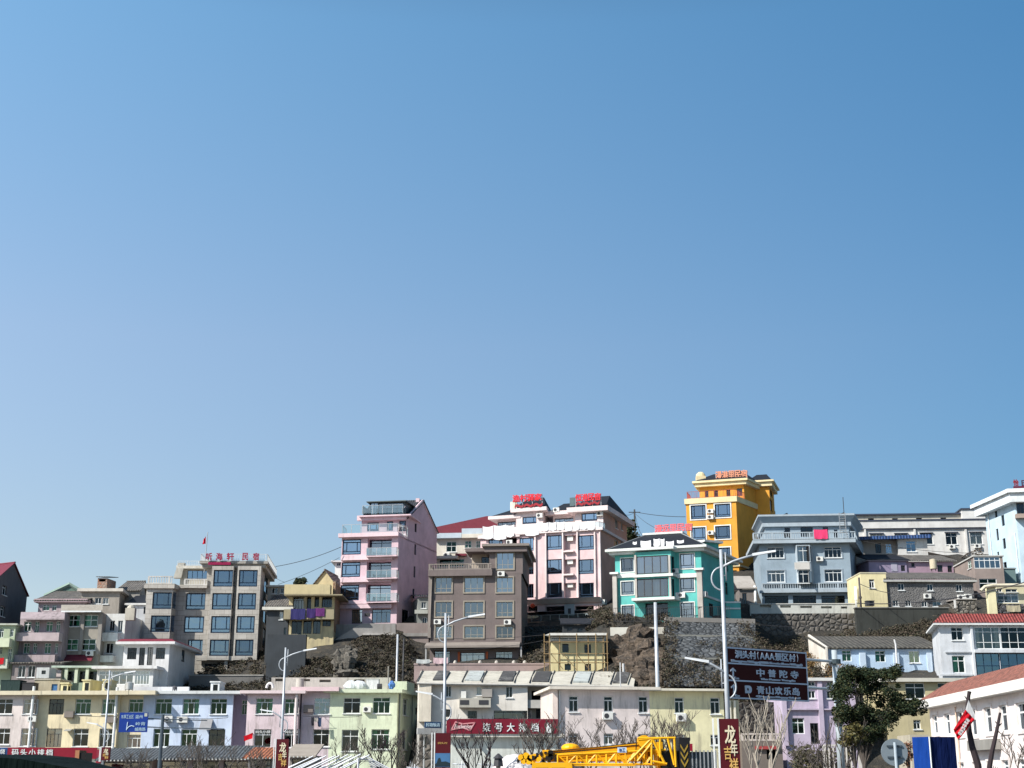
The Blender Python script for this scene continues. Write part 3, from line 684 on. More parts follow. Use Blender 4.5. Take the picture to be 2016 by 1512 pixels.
# things on the row's flat roofs
RZ = Va.z1
def headhouse(label, v, x0, x1, yt, side, mat, Y, name='rooftop_hut'):
    T = Thing(name, label, 'stair head', group='stair heads on the street row roofs'); V = Vol(T, v, x0, x1, yt, RZ, mat, Y=Y, d=3.0, rx=side)
    m = (x1-x0)*.22; V.win([(x0+m, yt+28, x1-m, yt+135)], 'slot'); V.slab('coping', yt-12, yt+3, .1, mat); finish(T)
YEL = plaster((0.66,0.60,0.36), .3)
headhouse('leftmost yellow stair head on the cream row roof beside the wide beige block', 'B', 728, 812, 506, 850, YEL, 148)
headhouse('taller yellow stair head in the middle of the cream row roof', 'B', 988, 1076, 470, 1220, YEL, 148)
headhouse('right yellow stair head on the cream row roof behind the lamp pole', 'B', 1230, 1310, 466, 1395, YEL, 148)
headhouse('white framed dormer box on the blue house roof', 'D', 878, 982, 490, 1045, plaster((0.62,0.64,0.64),.3), 148.5)
T = Thing('roof_shed', 'wide beige roof shed with a blue door above the pale pink house', 'shed'); V = Vol(T, 'B', 415, 715, 455, RZ-.05, plaster((0.42,0.37,0.27), .4), Y=151, d=4)
V.win([(612,512,682,600)], 'none'); q = V.fdraw((612,512,682,600)); T.part('door', MB().fbox(V.F, q[0], q[1], q[2], q[3], -.2, -.12), paint((0.05,0.14,0.32))); V.slab('coping', 448, 462, .08, plaster((0.45,0.42,0.36))); finish(T)
T = Thing('roof_shed', 'white louvred plant box on the beige roof shed', 'shed'); V = Vol(T, 'B', 440, 590, 315, P(85,1335,153).z, plaster((0.5,0.52,0.52), .3), Y=153, d=2.5)
V.win([(495,350,545,395)], 'slot'); finish(T)
T = Thing('roof_shed', 'pinkish white low wall box beside the louvred plant box', 'shed'); V = Vol(T, 'B', 600, 730, 345, RZ, plaster((0.52,0.46,0.46), .3), Y=156, d=3); finish(T)
T = Thing('roof_parapet_box', 'pale green parapet box on the green house roof', 'roof box'); V = Vol(T, 'G', 1252, 1410, 590, RZ, plaster(GREEN, .3), Y=151, d=4, rx=1490); finish(T)
TANKST = paint((0.55,0.55,0.54), 0.3, 0.5)
def tank(label, v, x0, x1, yt, zb, Y, mat, dome=True, cat='water tank'):
    T = Thing('water_tank', label, cat, group='roof water tanks')
    a = PV(v, x0, yt, Y); b = PV(v, x1, yt, Y); r = (b.x-a.x)/2; c = ((a.x+b.x)/2, Y); z1 = a.z
    T.at((c[0], c[1], zb)); mb = MB().tube([(c[0],c[1],zb+.25),(c[0],c[1],z1-.12)], r, 20); 
    body = T.part('tank', mb, mat, smooth=False)
    T.part('lid', MB().tube([(c[0],c[1],z1-.118),(c[0],c[1],z1)], r*1.0, 20, r*.35 if dome else r*1.02), mat)
    lg = MB()
    for i in range(4): an = i*math.pi/2+.4; lg.tube([(c[0]+r*.8*math.cos(an), c[1]+r*.8*math.sin(an), zb), (c[0]+r*.8*math.cos(an), c[1]+r*.8*math.sin(an), zb+.26)], .04, 5)
    T.part('stand', lg, GFRAME)
tank('steel water tank on the cream row roof under the white veranda house', 'B', 1492, 1592, 485, RZ+.1, 149, TANKST)
tank('small dark roof tank on the blue house roof', 'D', 422, 478, 535, RZ+.1, 149, paint((0.08,0.08,0.09)))
tank('squat concrete drum on the pink house roof', 'G', 232, 318, 562, RZ+.1, 149.5, plaster((0.42,0.40,0.36), .5), dome=False)
def boxthing(name, label, cat, v, x0, y0, x1, y1, Y, d, mat, group=None, jit=0):
    a = PV(v, x0, y1, Y); b = PV(v, x1, y0, Y); mb = MB().box(a.x, Y, a.z, b.x, Y+d, b.z)
    mb.box(a.x-.04, Y-.04, b.z+.002, b.x+.04, Y+d+.04, b.z+.06)
    return single(name, mb, mat, label, cat, group=group)
boxthing('storage_tub', 'large white tub on the green house roof beside the dark barrel', 'tub', 'G', 975, 572, 1112, 676, 149, 1.0, cloth((0.62,0.62,0.63)))
for i, (a, b, l) in enumerate(((775,862,'white wrapped bundle nearer the pink house on the green roof'),(868,948,'white wrapped bundle beside the large white tub'))):
    p = PV('G', (a+b)/2, 640, 149); single('wrapped_bundle', MB().blob(p, .8, .5, .55, 20+i, .12, 12, 8), cloth((0.58,0.60,0.62)), l, 'bundle', group='wrapped bundles on the green roof')
p = PV('G', 1120, 648, 149); single('barrel', MB().tube([p+Vector((-.25,0,0)), p+Vector((.25,0,0))], .32, 14), paint((0.04,0.04,0.045)), 'dark barrel lying on the green house roof', 'barrel')
p = PV('G', 1245, 635, 149); single('cloth_heap', MB().blob(p, .35, .3, .45, 5, .25, 10, 7), cloth((0.10,0.22,0.5)), 'blue cloth heap on the corner of the green roof', 'cloth')
p = PV('D', 1580, 560, 148.5); single('curved_duct', MB().tube([p+Vector((.5*math.cos(t)*.7, 0, .5*math.sin(t))) for t in [i*math.pi/8 for i in range(9)]], .14, 8), paint((0.6,0.6,0.6)), 'white curved vent duct on the pink house roof', 'duct')
for (v, x, y0, y1, l) in (('G', 1214, 430, 620, 'short grey timber post on the green house roof'),):
    p = PV(v, x, y0, 149.5); single('post', MB().tube([(p.x,p.y,RZ),(p.x,p.y,p.z)], .07, 6), paint((0.3,0.28,0.25)), l, 'post')
# laundry on the row
def hung(name, label, cat, F, u0, z1, w, h, mat, off=.5, group=None, seed=1, slack=.05):
    r = random.Random(seed); mb = MB(); nx_, nz_ = max(3, int(w/.25)), 5; b = 0
    for j in range(nz_+1):
        for i in range(nx_+1):
            uu = u0 + w*i/nx_ + (r.uniform(-.02,.02) if j else 0); zz = z1 - h*j/nz_*(1 + r.uniform(-.04,.04)) - (slack*math.sin(math.pi*i/nx_))
            mb.v.append(F.pt(uu, zz, off + (.07*math.sin(i*1.9+seed) * j/nz_)))
    for j in range(nz_):
        for i in range(nx_): mb.f.append([j*(nx_+1)+i, j*(nx_+1)+i+1, (j+1)*(nx_+1)+i+1, (j+1)*(nx_+1)+i]); mb.m.append(0)
    n0 = len(mb.v); back = [p - Vector((F.n.x, F.n.y, 0))*.025 for p in mb.v]; mb.v += back; mb.f += [[n0+i for i in reversed(f)] for f in mb.f]; mb.m += [0]*len(mb.f); mb.m = [0]*len(mb.f)
    return single(name, mb, mat, label, cat, group=group, smooth=True)
for i, (xa, xb, ya, yb, c) in enumerate(((405,432,975,1060,(0.03,0.03,0.04)),(438,470,980,1020,(0.35,0.33,0.30)),(478,510,975,1070,(0.03,0.05,0.10)))):
    u0, z1 = Vf.F.hit('G', xa, ya); u1, z0 = Vf.F.hit('G', xb, yb)
    hung('garment', ['black garment drying leftmost under the blue glazed window', 'grey garment drying between two dark garments on the pink house', 'navy garment drying rightmost under the blue glazed window'][i], 'clothing', Vf.F, u0, z1, u1-u0, z1-z0, cloth(c), .8, 'garments drying on the pink house', i)
F = Vf.F; a = F.hit('G', 380, 965); b = F.hit('G', 545, 965); single('drying_rack', MB().tube([F.pt(a[0],a[1]+.05,.8), F.pt(b[0],b[1]+.05,.8)], .02, 5).tube([F.pt(a[0]+.2,a[1]+.05,.8), F.pt(a[0]+.2,a[1]+.05,0)], .02, 5).tube([F.pt(b[0]-.2,b[1]+.05,.8), F.pt(b[0]-.2,b[1]+.05,0)], .02, 5), STEEL, 'steel drying rack on the pink house wall', 'drying rack')

# ---------------------------------------------------------------- cream block, pink and yellow street row, red fascia
T = Thing('inn_block', 'cream two storey block with a pale sheet roof and projecting balcony box', 'house')
V = Vol(T, 'I', 15, 1180, 604, 0, plaster((0.70,0.66,0.60), .4), Y=138, yaw=2, d=9); F = V.F
V.win([(310,640,370,758),(640,648,688,738),(950,645,1022,765)], 'slide'); V.win([(300,888,368,970),(545,905,642,985)], 'dk'); V.win([(822,902,1225,990)], 'shop')
q = F.rect('I', (455,768,790,868), 1.0); o = T.part('balcony_box', MB().fbox(F, q[0], q[1], q[2], q[3], -.02, 1.0), plaster((0.42,0.40,0.35), .5))
for (xa, xb) in ((462,556),(662,764)):
    q = F.rect('I', (xa,790,xb,838), 1.0); T.part('grille', MB().fbox(F, q[0], q[1], q[2], q[3], .98, 1.03), GFRAME, o)
q = F.rect('I', (25,622,155,1018), .8); T.part('projecting_bay', MB().fbox(F, q[0], q[1], q[2], q[3], -.02, .8), plaster((0.66,0.60,0.50), .3))
V2 = Vol(T, 'I', 1180, 1500, 640, 0, plaster((0.45,0.42,0.37), .4), on=V, off=-1.5, d=6)
V2.win([(1225,690,1330,785)], 'none'); V2.win([(1365,690,1445,785),(1270,880,1440,985)], 'dk'); balcony(V2, (1178,790,1448,875), 1.3, .2, None, plaster((0.45,0.43,0.4), .5), solid=True)
V.ac(500,740, w=.5, h=.8, fan=False); V.ac(750,715, w=1.0, h=.75, mat=paint((0.3,0.28,0.26)), fan=False)
# roof: sheet sloping up to the back
pa, pb = PV('I', 5, 596, 137.2), PV('J', 690, 632, 139.2); pc, pd = PV('J', 718, 488, 147), PV('I', 45, 478, 146)
ROOFP = (pa, pb, pc, pd)
T.part('roof', MB().hexa([p - Vector((0,0,.2)) for p in ROOFP], list(ROOFP)), plaster((0.50,0.475,0.41), .8, (0.2,0.18,0.15)))
def roofpt(s, t, h=0): return (pa.lerp(pb, s)).lerp(pd.lerp(pc, s), t) + Vector((0,0,h))
SP_D, SP_L = plaster((0.06,0.06,0.062), .8, (0.25,0.25,0.24)), plaster((0.42,0.45,0.44), .9, (0.08,0.08,0.08))
for i, (s0, s1, m) in enumerate(((.07,.128,SP_D),(.215,.287,SP_L),(.37,.435,SP_D),(.525,.60,SP_D),(.715,.785,SP_L),(.90,.965,SP_D))):
    mbp = MB().hexa([roofpt(s0,.1,.02),roofpt(s1,.1,.02),roofpt(s1+.008,.85,.02),roofpt(s0+.012,.85,.02)], [roofpt(s0,.1,.16),roofpt(s1,.1,.16),roofpt(s1+.008,.85,.2),roofpt(s0+.012,.85,.2)])
    T.part('roof_panel', mbp, m)
for s0 in (.0, .205, .295, .445, .515, .61, .705, .795, .89, .97): T.part('roof_rib', MB().tube([roofpt(s0,0,.1), roofpt(s0+.01,1,.1)], .055, 5), SP_D if s0 < .9 else plaster((0.5,0.47,0.4)))
T.part('eave_gutter', MB().tube([pa + Vector((0,-.1,-.15)), pb + Vector((0,-.1,-.15))], .13, 6), plaster((0.5,0.48,0.44)))
# pole and water bottle style vent on roof
finish(T)
p = PV('J', 548, 650, 137.5); p2 = PV('J', 546, 390, 137.5); single('vent_pipe', MB().tube([p, p2], .06, 6).tube([p2+Vector((.3,0,-.1)), p2+Vector((.3,0,-.9))], .12, 6), paint((0.55,0.55,0.55)), 'slim vent pipe rising in front of the cream sheet roof', 'vent pipe')

RY = 117.0
Tp, Vp = rowhouse('pale pink street house behind the crane boom with three upper windows', 'I', 1500, 2473, (0.68,0.60,0.58), Y=RY, yaw=7, yt=655, cy=(652,682), group='painted houses behind the crane', corn=(0.62,0.57,0.50), out=.8, d=8)
STREET2 = Vp
Vp.win([(1620,745,1722,915)], 'nar'); Vp.win([(370,748,470,915),(740,750,842,925)], 'nar', v='J'); Vp.win([(1618,1145,1720,1252)], 'nar'); Vp.win([(370,1145,475,1262),(735,1150,842,1262)], 'nar', v='J')
q = Vp.F.hit('J', 415, 958, .4); ac_unit(Tp, Vp.F, q[0], q[1]); pipe(Tp, Vp.F, .15, 0, Vp.z1-.3, r=.06); finish(Tp)
Ty, Vy = rowhouse('pale yellow street house behind the crane counterweight', 'J', 852, 1640, (0.72,0.67,0.43), on=Vp, off=-.01, yt=684, cy=(672,696), group='painted houses behind the crane', corn=(0.64,0.60,0.50), out=.78, d=8)
Vy.win([(1124,760,1226,928),(1504,762,1608,938)], 'nar'); Vy.win([(1126,1155,1232,1262),(1506,1158,1612,1270)], 'nar'); q = Vy.F.hit('J', 1200, 978, .4); ac_unit(Ty, Vy.F, q[0], q[1]); finish(Ty)
T = Thing('side_building', 'narrow yellow house end with pale piers right of the yellow street house', 'house')
V = Vol(T, 'M', 290, 400, 792, 0, plaster((0.55,0.50,0.34), .3), Y=119, d=6, yaw=7); V.fbox('pier', (300,795,322,1010), -.02, .3, plaster((0.7,0.66,0.55))); V.fbox('pier', (352,795,372,1010), -.02, .3, plaster((0.7,0.66,0.55))); finish(T)
T = Thing('annex_wall', 'pink lit pier of the annex left of the pale pink street house', 'house')
V = Vol(T, 'I', 1446, 1500, 672, 0, plaster((0.66,0.55,0.50), .3), Y=116.6, d=7, yaw=7); V.slab('cornice', 650, 674, .3, plaster((0.62,0.57,0.50))); finish(T)
# shop under red fascia
T = Thing('seafood_restaurant', 'low white restaurant with a long red fascia reading in white letters', 'restaurant')
V = Vol(T, 'I', 372, 1500, 1178, 0, plaster((0.52,0.54,0.50), .35), Y=107, d=9, yaw=3); F = V.F
V.slab('canopy', 1150, 1184, .5, plaster((0.6,0.58,0.52)))
q = F.rect('I', (318,990,1503,1148), .6); sg = T.part('sign_board', MB().fbox(F, q[0], q[1], q[2], q[3], .3, .6), paint((0.16,0.008,0.022), .6))
q = F.rect('I', (680,1035,1322,1125), .66); T.part('lettering', text_mb('柒号大排档', F, q, .61, .04, .03, fill=.62), WFRAME, sg)
# bow-tie emblem
def outline(mb, F, pts, w, n0, n1, v='I'):
    ps = [F.hit(v, x, y, n1) for x, y in pts]
    for (a, b) in zip(ps, ps[1:] + ps[:1]):
        d = Vector((b[0]-a[0], b[1]-a[1])); L = d.length; d.normalize(); n = Vector((-d.y, d.x))*w/2; e = d*w/2
        c = [(a[0]-n.x-e.x, a[1]-n.y-e.y), (b[0]-n.x+e.x, b[1]-n.y+e.y), (b[0]+n.x+e.x, b[1]+n.y+e.y), (a[0]+n.x-e.x, a[1]+n.y-e.y)]
        mb.hexa([F.pt(x, z, n0) for x, z in c], [F.pt(x, z, n1) for x, z in c])
bt = [(415,1022),(492,1043),(618,1030),(570,1112),(488,1082),(370,1105)]
mb = MB(); outline(mb, F, bt, .09, .605, .64); T.part('emblem', mb, paint((0.6,0.25,0.27)), sg)
q = F.rect('I', (400,1045,600,1092), .66); T.part('emblem_lettering', text_mb('Budweiser', F, q, .61, .03, .02, cells=False, slant=.5), paint((0.62,0.45,0.45)), sg)
mb = MB()
for (xa, xb, ya) in ((1382,1410,1030),(1412,1445,1048)):
    a = F.rect('I', (xa,ya,xb,1140), .66); mb.fbox(F, a[0], a[1], a[2], a[1]+(a[3]-a[1])*.68, .61, .66); m = (a[0]+a[2])/2; mb.fbox(F, m-.06, a[1]+(a[3]-a[1])*.68, m+.06, a[3], .61, .655)
T.part('bottle_cutout', mb, WFRAME, sg)
V.fbox('floodlight', (572,1158,605,1192), .5, .8, GFRAME); finish(T)
T = Thing('shop_sign', 'small navy sign with pale letters beside the green house', 'sign'); F = Face(PV('I', 88, 1050, 112)[:2], PV('I', 262, 1050, 112.3)[:2]); T.at(F.pt(0, 5))
q = F.rect('I', (88,1022,262,1085)); T.part('sign_board', MB().fbox(F, q[0], q[1], q[2], q[3], -.15, 0), paint((0.02,0.05,0.11))); q2 = F.rect('I', (100,1035,250,1072)); T.part('lettering', text_mb('民宿饭店', F, q2, .005, .03), paint((0.45,0.6,0.7)))
a, b, c, d = q; T.part('canopy', MB().fbox(F, a-.6, b-.5, c+1, b-.05, -.3, .3), plaster((0.3,0.3,0.3))); T.part('post', MB().tube([F.pt(a,0,-.2), F.pt(a,b,-.2)], .07, 6).tube([F.pt(c,0,-.2), F.pt(c,b,-.2)], .07, 6), STEEL)
T = Thing('stone_shed', 'dark rough stone outbuilding under the small navy sign', 'shed'); V = Vol(T, 'I', 30, 180, 1120, 0, rubble((0.16,0.14,0.12),(0.10,0.09,0.08)), Y=116, d=5); V.win([(60,1180,110,1300)], 'slot'); finish(T)

# long red fascia with white letters at far left
T = Thing('shop_canopy', 'red shop fascia with white letters at the left edge and its grey canopy', 'shop front'); F = Face(PV('B', -60, 1340, 131)[:2], PV('B', 1720, 1340, 132)[:2]); T.at(F.pt(10, 0))
q = F.rect('B', (88,1268,1150,1405)); sg = T.part('sign_board', MB().fbox(F, q[0], q[1], q[2], q[3], -.3, 0), paint((0.24,0.012,0.028), .5))
q2 = F.rect('B', (130,1288,640,1362)); T.part('lettering', text_mb('码头小排档', F, q2, .005, .04, .035, fill=.78), WFRAME, sg)
q2 = F.rect('B', (130,1372,625,1388)); T.part('small_lettering', text_mb('MA TOU XIAO PAI DANG MATOU', F, q2, .005, .02, .02, cells=False), WFRAME, sg)
q2 = F.rect('B', (-60,1268,86,1395)); sb = T.part('sign_board', MB().fbox(F, q2[0], q2[1], q2[2], q2[3], -.3, -.01), paint((0.02,0.07,0.20), .5), label='dark blue end board of the fascia'); q3 = F.rect('B', (2,1285,60,1345)); T.part('lettering', text_mb('烧', F, q3, .0, .04, .03), WFRAME, sb)
q3 = F.rect('B', (1150,1290,1700,1345)); a = F.pt(q3[0], q3[1]); T.part('sign_board', MB().hexa([F.pt(q3[0], q3[1]-.9, 0), F.pt(q3[0], q3[1]-.9, -.2), F.pt(q3[2], q3[3]-.05, -.2), F.pt(q3[2], q3[3]-.05, 0)], [F.pt(q3[0], q3[3], 0), F.pt(q3[0], q3[3], -.2), F.pt(q3[2], q3[3]+.02, -.2), F.pt(q3[2], q3[3]+.02, 0)]), paint((0.26,0.03,0.05), .5))
V = Vol(T, 'B', -60, 1150, 1408, 0, plaster((0.25,0.26,0.24), .4), Y=131.6, d=12, yaw=.6); V.win([(770,1420,900,1512)], 'slide'); V.win([(300,1430,700,1600)], 'shop'); finish(T)
# ================================================================ hillside, left part
def base(T_or_px, Y): return gz((T_or_px-1008)/FOC*Y, Y) - 1.5
GRC = plaster((0.13,0.12,0.125), .5, (0.08,0.075,0.07))
T = Thing('gabled_house', 'dark cement gabled house with maroon tiles cut off by the left edge', 'house')
V = Vol(T, 'A', -900, -75, 735, 14, GRC, Y=172, yaw=-32, rx=335, d=11); V.win([(28,725,82,858),(2,985,58,1112)], 'row2', 'R')
V.gable(3.1, .4, TILE_M, 'u'); finish(T)

T = Thing('village_house', 'pale green house with rounded balconies at the left edge under the dark gable', 'house')
V = Vol(T, 'A', -220, 190, 1205, base(0,158), plaster((0.40,0.46,0.33), .4), Y=158, d=6, yaw=3)
V.slab('roof_slab', 1195, 1215, .25, plaster((0.5,0.52,0.45)))
V.win([(-10,1255,42,1362),(118,1258,162,1350)], 'slideg'); V.win([(-10,1480,25,1560),(92,1490,140,1640)], 'slideg')
balcony(V, (-200,1368,110,1472), 1.2, .15, None, plaster((0.58,0.62,0.45)), solid=True); balcony(V, (-200,215,85,325), 1.2, .15, None, plaster((0.55,0.58,0.48)), solid=True, v='B'); finish(T)
u0, z1 = V.F.hit('B', -40, 196, 1.4); u1, z0 = V.F.hit('B', 36, 272, 1.4); hung('red_cloth', 'red cloth hung over the pale green balcony at the left edge', 'cloth', V.F, u0, z1, u1-u0, z1-z0, cloth((0.55,0.02,0.03)), 1.3)

MAUVE = plaster((0.33,0.275,0.29), .6, (0.10,0.09,0.09)); 
T = Thing('village_house', 'pink mauve house with stepped concrete balconies and sloped eave panels', 'house')
V = Vol(T, 'A', 252, 772, 1062, base(80,160), MAUVE, Y=160, d=7, yaw=0)
V.win([(285,1170,372,1290),(410,1170,466,1310),(545,1170,628,1290),(665,1165,716,1300)], 'slideg')
V.win([(275,25,355,150),(390,25,440,150),(525,25,605,150),(650,25,690,150),(215,290,300,432),(330,290,420,432),(480,290,560,400)], 'slideg', v='B')
F = V.F
def eave(T, F, v, r, d, mat, name='eave_panel'):
    q = F.rect(v, r); q1 = F.rect(v, r, d)
    T.part(name, MB().hexa([F.pt(q1[0],q1[1],d), F.pt(q1[2],q1[1],d), F.pt(q[2],q[3]-.1,.02), F.pt(q[0],q[3]-.1,.02)], [F.pt(q1[0],q1[1]+.14,d), F.pt(q1[2],q1[1]+.14,d), F.pt(q[2],q[3],.02), F.pt(q[0],q[3],.02)]), mat)
eave(T, F, 'A', (245,1058,770,1150), 1.2, MAUVE)
balcony(V, (172,1302,700,1402), 1.3, .16, None, plaster((0.44,0.37,0.38), .8), solid=True)
balcony(V, (160,165,650,262), 1.3, .16, None, plaster((0.40,0.33,0.34), .8), v='B', solid=True)
finish(T)
T = Thing('village_house', 'upper pink house with a weathered tile roof and green edged gable', 'house')
V = Vol(T, 'A', 462, 1010, 930, base(120,170), plaster((0.42,0.34,0.36), .5), Y=170, d=8)
V.win([(505,970,588,1042),(620,970,672,1042)], 'slideg'); V.shed(0.0, 3.0, .5, TILE_OLD, yb=800)
V.slab('fascia', 905, 945, .45, plaster((0.46,0.34,0.36)))
# green gable behind
F = V.F; a = F.hit('A', 530, 868, -8); b = F.hit('A', 830, 728, -8); c = F.hit('A', 945, 800, -8)
T.part('gable_trim', MB().tube([F.pt(a[0],a[1],-8), F.pt(b[0],b[1],-8), F.pt(c[0],c[1],-8)], .28, 5), plaster((0.22,0.30,0.26)))
T.part('gable_wall', MB().hexa([F.pt(a[0],a[1],-8.3), F.pt(b[0],b[1],-8.3), F.pt(c[0],c[1],-8.3), F.pt(c[0],a[1]-1,-8.3), F.pt(a[0],a[1]-1,-8.3)][::-1], [F.pt(a[0],a[1],-8.0), F.pt(b[0],b[1],-8.0), F.pt(c[0],c[1],-8.0), F.pt(c[0],a[1]-1,-8.0), F.pt(a[0],a[1]-1,-8.0)][::-1]), plaster((0.12,0.20,0.17)))
finish(T)

TAUPE = plaster((0.30,0.275,0.24), .5)
T = Thing('apartment_house', 'taupe house with stacked green glazed windows between square piers', 'house')
V = Vol(T, 'A', 745, 1212, 1062, base(160,163), TAUPE, Y=162, d=8); F = V.F
V.win([(790,1092,955,1230),(1000,1092,1165,1230)], 'lb'); V.win([(770,-23,930,110),(975,-23,1140,110)], 'lb', v='B')
for (a, b) in ((745,785),(958,996),(1168,1212)):
    q = F.rect('A', (a,1062,b,1400), .35); q2 = F.rect('B', (a-15,0,b-15,160), .35); T.part('pier', MB().fbox(F, q[0], q2[1], q[2], q[3], -.02, .35), plaster((0.27,0.25,0.23), .4))
eave(T, F, 'A', (728,972,1222,1052), 1.1, TAUPE, 'roof_skirt'); q = F.rect('A', (728,1042,1205,1058), 1.15); T.part('gutter', MB().fbox(F, q[0], q[1], q[2], q[3], 1.0, 1.2), WFRAME)
q = F.rect('B', (690,165,1090,238), .9); T.part('awning', MB().hexa([F.pt(q[0],q[1],.9), F.pt(q[2],q[1],.9), F.pt(q[2],q[3],.0), F.pt(q[0],q[3],.0)], [F.pt(q[0],q[1]+.1,.9), F.pt(q[2],q[1]+.1,.9), F.pt(q[2],q[3]+.1,.0), F.pt(q[0],q[3]+.1,.0)]), TILE_M)
u, z = F.hit('B', 1065, 145, .4); ac_unit(T, F, u, z); u, z = F.hit('A', 1340, 1025, .4); ac_unit(T, F, F.len-.8, z, mat=paint((0.2,0.2,0.2)))
finish(T)
T = Thing('penthouse', 'beige upper house with flat slab roof under the red brick chimney', 'house')
V = Vol(T, 'A', 975, 1428, 812, base(200,172), plaster((0.31,0.28,0.245), .5), Y=171, d=6, rx=1520)
V.win([(1050,890,1102,962),(1130,886,1205,960),(1225,886,1290,962)], 'slide'); V.slab('roof_slab', 780, 815, .45, plaster((0.56,0.52,0.46))); 
V2 = Vol(T, 'A', 1165, 1278, 655, V.z1, rubble((0.34,0.15,0.09),(0.26,0.20,0.16), 3.0, (0.2,0.17,0.15), .3), Y=173, d=3, rx=1385); V2.win([(1178,662,1258,695)], 'none'); V2.shed(.12, .5, .2, TILE_OLD, .08)
finish(T)
T = Thing('village_house', 'grey cement house with a dark lean-to roof left of the stone clad hotel', 'house')
V = Vol(T, 'A', 1400, 1665, 800, base(250,176), plaster((0.33,0.32,0.30), .6), Y=176, d=7, rx=1745, yaw=-6); V.gable(1.5, .3, TILE_OLD, 'u')
V2 = Vol(T, 'A', 1520, 1750, 972, base(280,172), plaster((0.42,0.43,0.45), .3), Y=171, d=4); V2.shed(0.05, 3.2, .2, TILE_BLK, yb=862); V2.slab('roof_edge', 955, 975, .3, plaster((0.6,0.6,0.58))); V2.win([(1710,995,1740,1080)], 'slot'); finish(T)
T = Thing('village_house', 'white house with solid balcony parapets and a beige side wall', 'house')
V = Vol(T, 'A', 1222, 1500, 1078, base(230,166), plaster((0.66,0.66,0.64), .25), Y=164, d=8, rx=1725)
V.win([(1302,1160,1366,1286),(1402,1160,1460,1302)], 'slide'); V.win([(1260,25,1350,148)], 'slide', v='B')
balcony(V, (1115,1302,1400,1402), 1.3, .15, None, plaster((0.7,0.7,0.68)), solid=True); balcony(V, (1095,172,1345,250), 1.2, .15, None, plaster((0.66,0.66,0.64)), v='B', solid=True); finish(T)
p = PV('A', 1548, 1030, 162); single('roof_vent', MB().box(p.x-.55, p.y, p.z-1.2, p.x+.55, p.y+.8, p.z+.2).blob(p+Vector((0,.4,.2)), .5, .35, .4, 2, .1), plaster((0.45,0.42,0.36)), 'rounded beige vent hood beside the white house', 'vent')
T = Thing('village_house', 'green veranda house with square posts behind the yellow stair heads', 'house')
V = Vol(T, 'B', 738, 1200, 318, base(160,158), plaster((0.28,0.36,0.28), .4), Y=156.5, d=5)
V.win([(805,360,882,492),(945,360,1010,495),(1055,360,1165,475)], 'dk'); V.slab('roof_slab', 300, 324, .9, plaster((0.42,0.50,0.42)))
for x in (785, 905, 1035): 
    q = V.F.rect('B', (x-18,324,x+18,500), .7); V.T.part('post', MB().fbox(V.F, q[0], q[1], q[2], q[3], .5, .75), plaster((0.50,0.55,0.42)))
finish(T)
# small porch house below the mauve one
T = Thing('village_house', 'shaded brick lean-to with white framed windows under the mauve house', 'house')
V = Vol(T, 'B', 150, 730, 275, base(70,157), plaster((0.24,0.21,0.21), .5), Y=157.5, d=3); V.win([(215,292,302,432),(332,292,420,432)], 'slide'); V.shed(0.05,.5,.3,TILE_OLD); finish(T)
boxthing('net_bundle', 'dark net covered stack on the pale pink roof at the left edge', 'net', 'B', 0, 470, 240, 600, 149, 2, cloth((0.03,0.05,0.05)))
boxthing('crate_stack', 'dark crates with a red cloth on the pale pink roof', 'crates', 'B', 258, 500, 405, 600, 149, 1.5, paint((0.03,0.03,0.035)))

# white red-edged house with glazed veranda
WH = plaster((0.60,0.60,0.60), .35)
T = Thing('veranda_house', 'white house with a red tile roof edge and maroon doors above the white veranda', 'house')
V = Vol(T, 'D', -155, 390, 38, base(270,158), WH, Y=157, rx=700, d=12, yaw=-2)
V.win([(-2-245,80,105-245,215)], 'dk', v='B') if 0 else None
V.win([(1515,80,1625,218),(1655,80,1722,290)], 'dk', v='B'); V.win([(222,80,332,215)], 'dk'); q = V.fdraw((120,75,186,288)); make_window(T, V.F, q, 'door', curt=cloth((0.16,0.02,0.04)))
V.win([(530,105,570,250)], 'slot', 'R'); V.slab('roof_slab', 12, 42, .75, WH); zt = V.F.hit('D', 100, 12)[1]
T.part('roof', MB().hexa([(p[0], p[1], zt+.002) for p in offset_poly(V.poly, .7)], [(p[0], p[1], zt+.32) for p in offset_poly(V.poly, .25)]), TILE_M)
V2 = Vol(T, 'B', 1160, 1830, 330, V.z0, WH, on=V, off=2.2, d=2.15); zr = V2.z1
V2.win([(1172,352,1590,520),(1600,352,1782,520)], 'ver', v='B'); V2.slab('slab', 300, 332, .5, WH); 
finish(T)
T = Thing('parapet_wall', 'white terrace wall beneath the glazed veranda', 'wall'); Vw = Vol(T, 'B', 1590, 2250, 545, base(300,152), plaster((0.6,0.6,0.62), .3), Y=153.5, d=.5); finish(T)
# ---------------------------------------------------------------- stone clad hotel with blue bays
ST = plaster((0.40,0.38,0.345), .3, tile=(1.2, .6)); STL = plaster((0.46,0.435,0.395), .25, tile=(1.2, .6))  # lighter copy of the stone puts light on the projecting bays into colour
T = Thing('hotel', 'grey stone clad hotel with blue bay windows and small red roof letters', 'hotel')
V = Vol(T, 'C', 112, 838, 775, base(380,172), ST, Y=172, yaw=2, d=13); F = V.F
V.win([(580,832,818,1030),(558,1108,795,1305)], 'bay'); V.win([(600,1385,790,1575)], 'bay')
B1 = Vol(T, 'C', 118, 424, 772, V.z0, STL, on=V, off=1.7, d=1.68, rx=474); B1.win([(182,822,420,1020),(160,1098,408,1297)], 'bay'); B1.win([(150,1375,390,1560)], 'bay')
B1.win([(426,822,470,1022),(410,1098,452,1298)], 'side', 'R')
V.slab('cornice', 742, 776, .3, STL); za = V.zof(745) ; F1 = B1.F
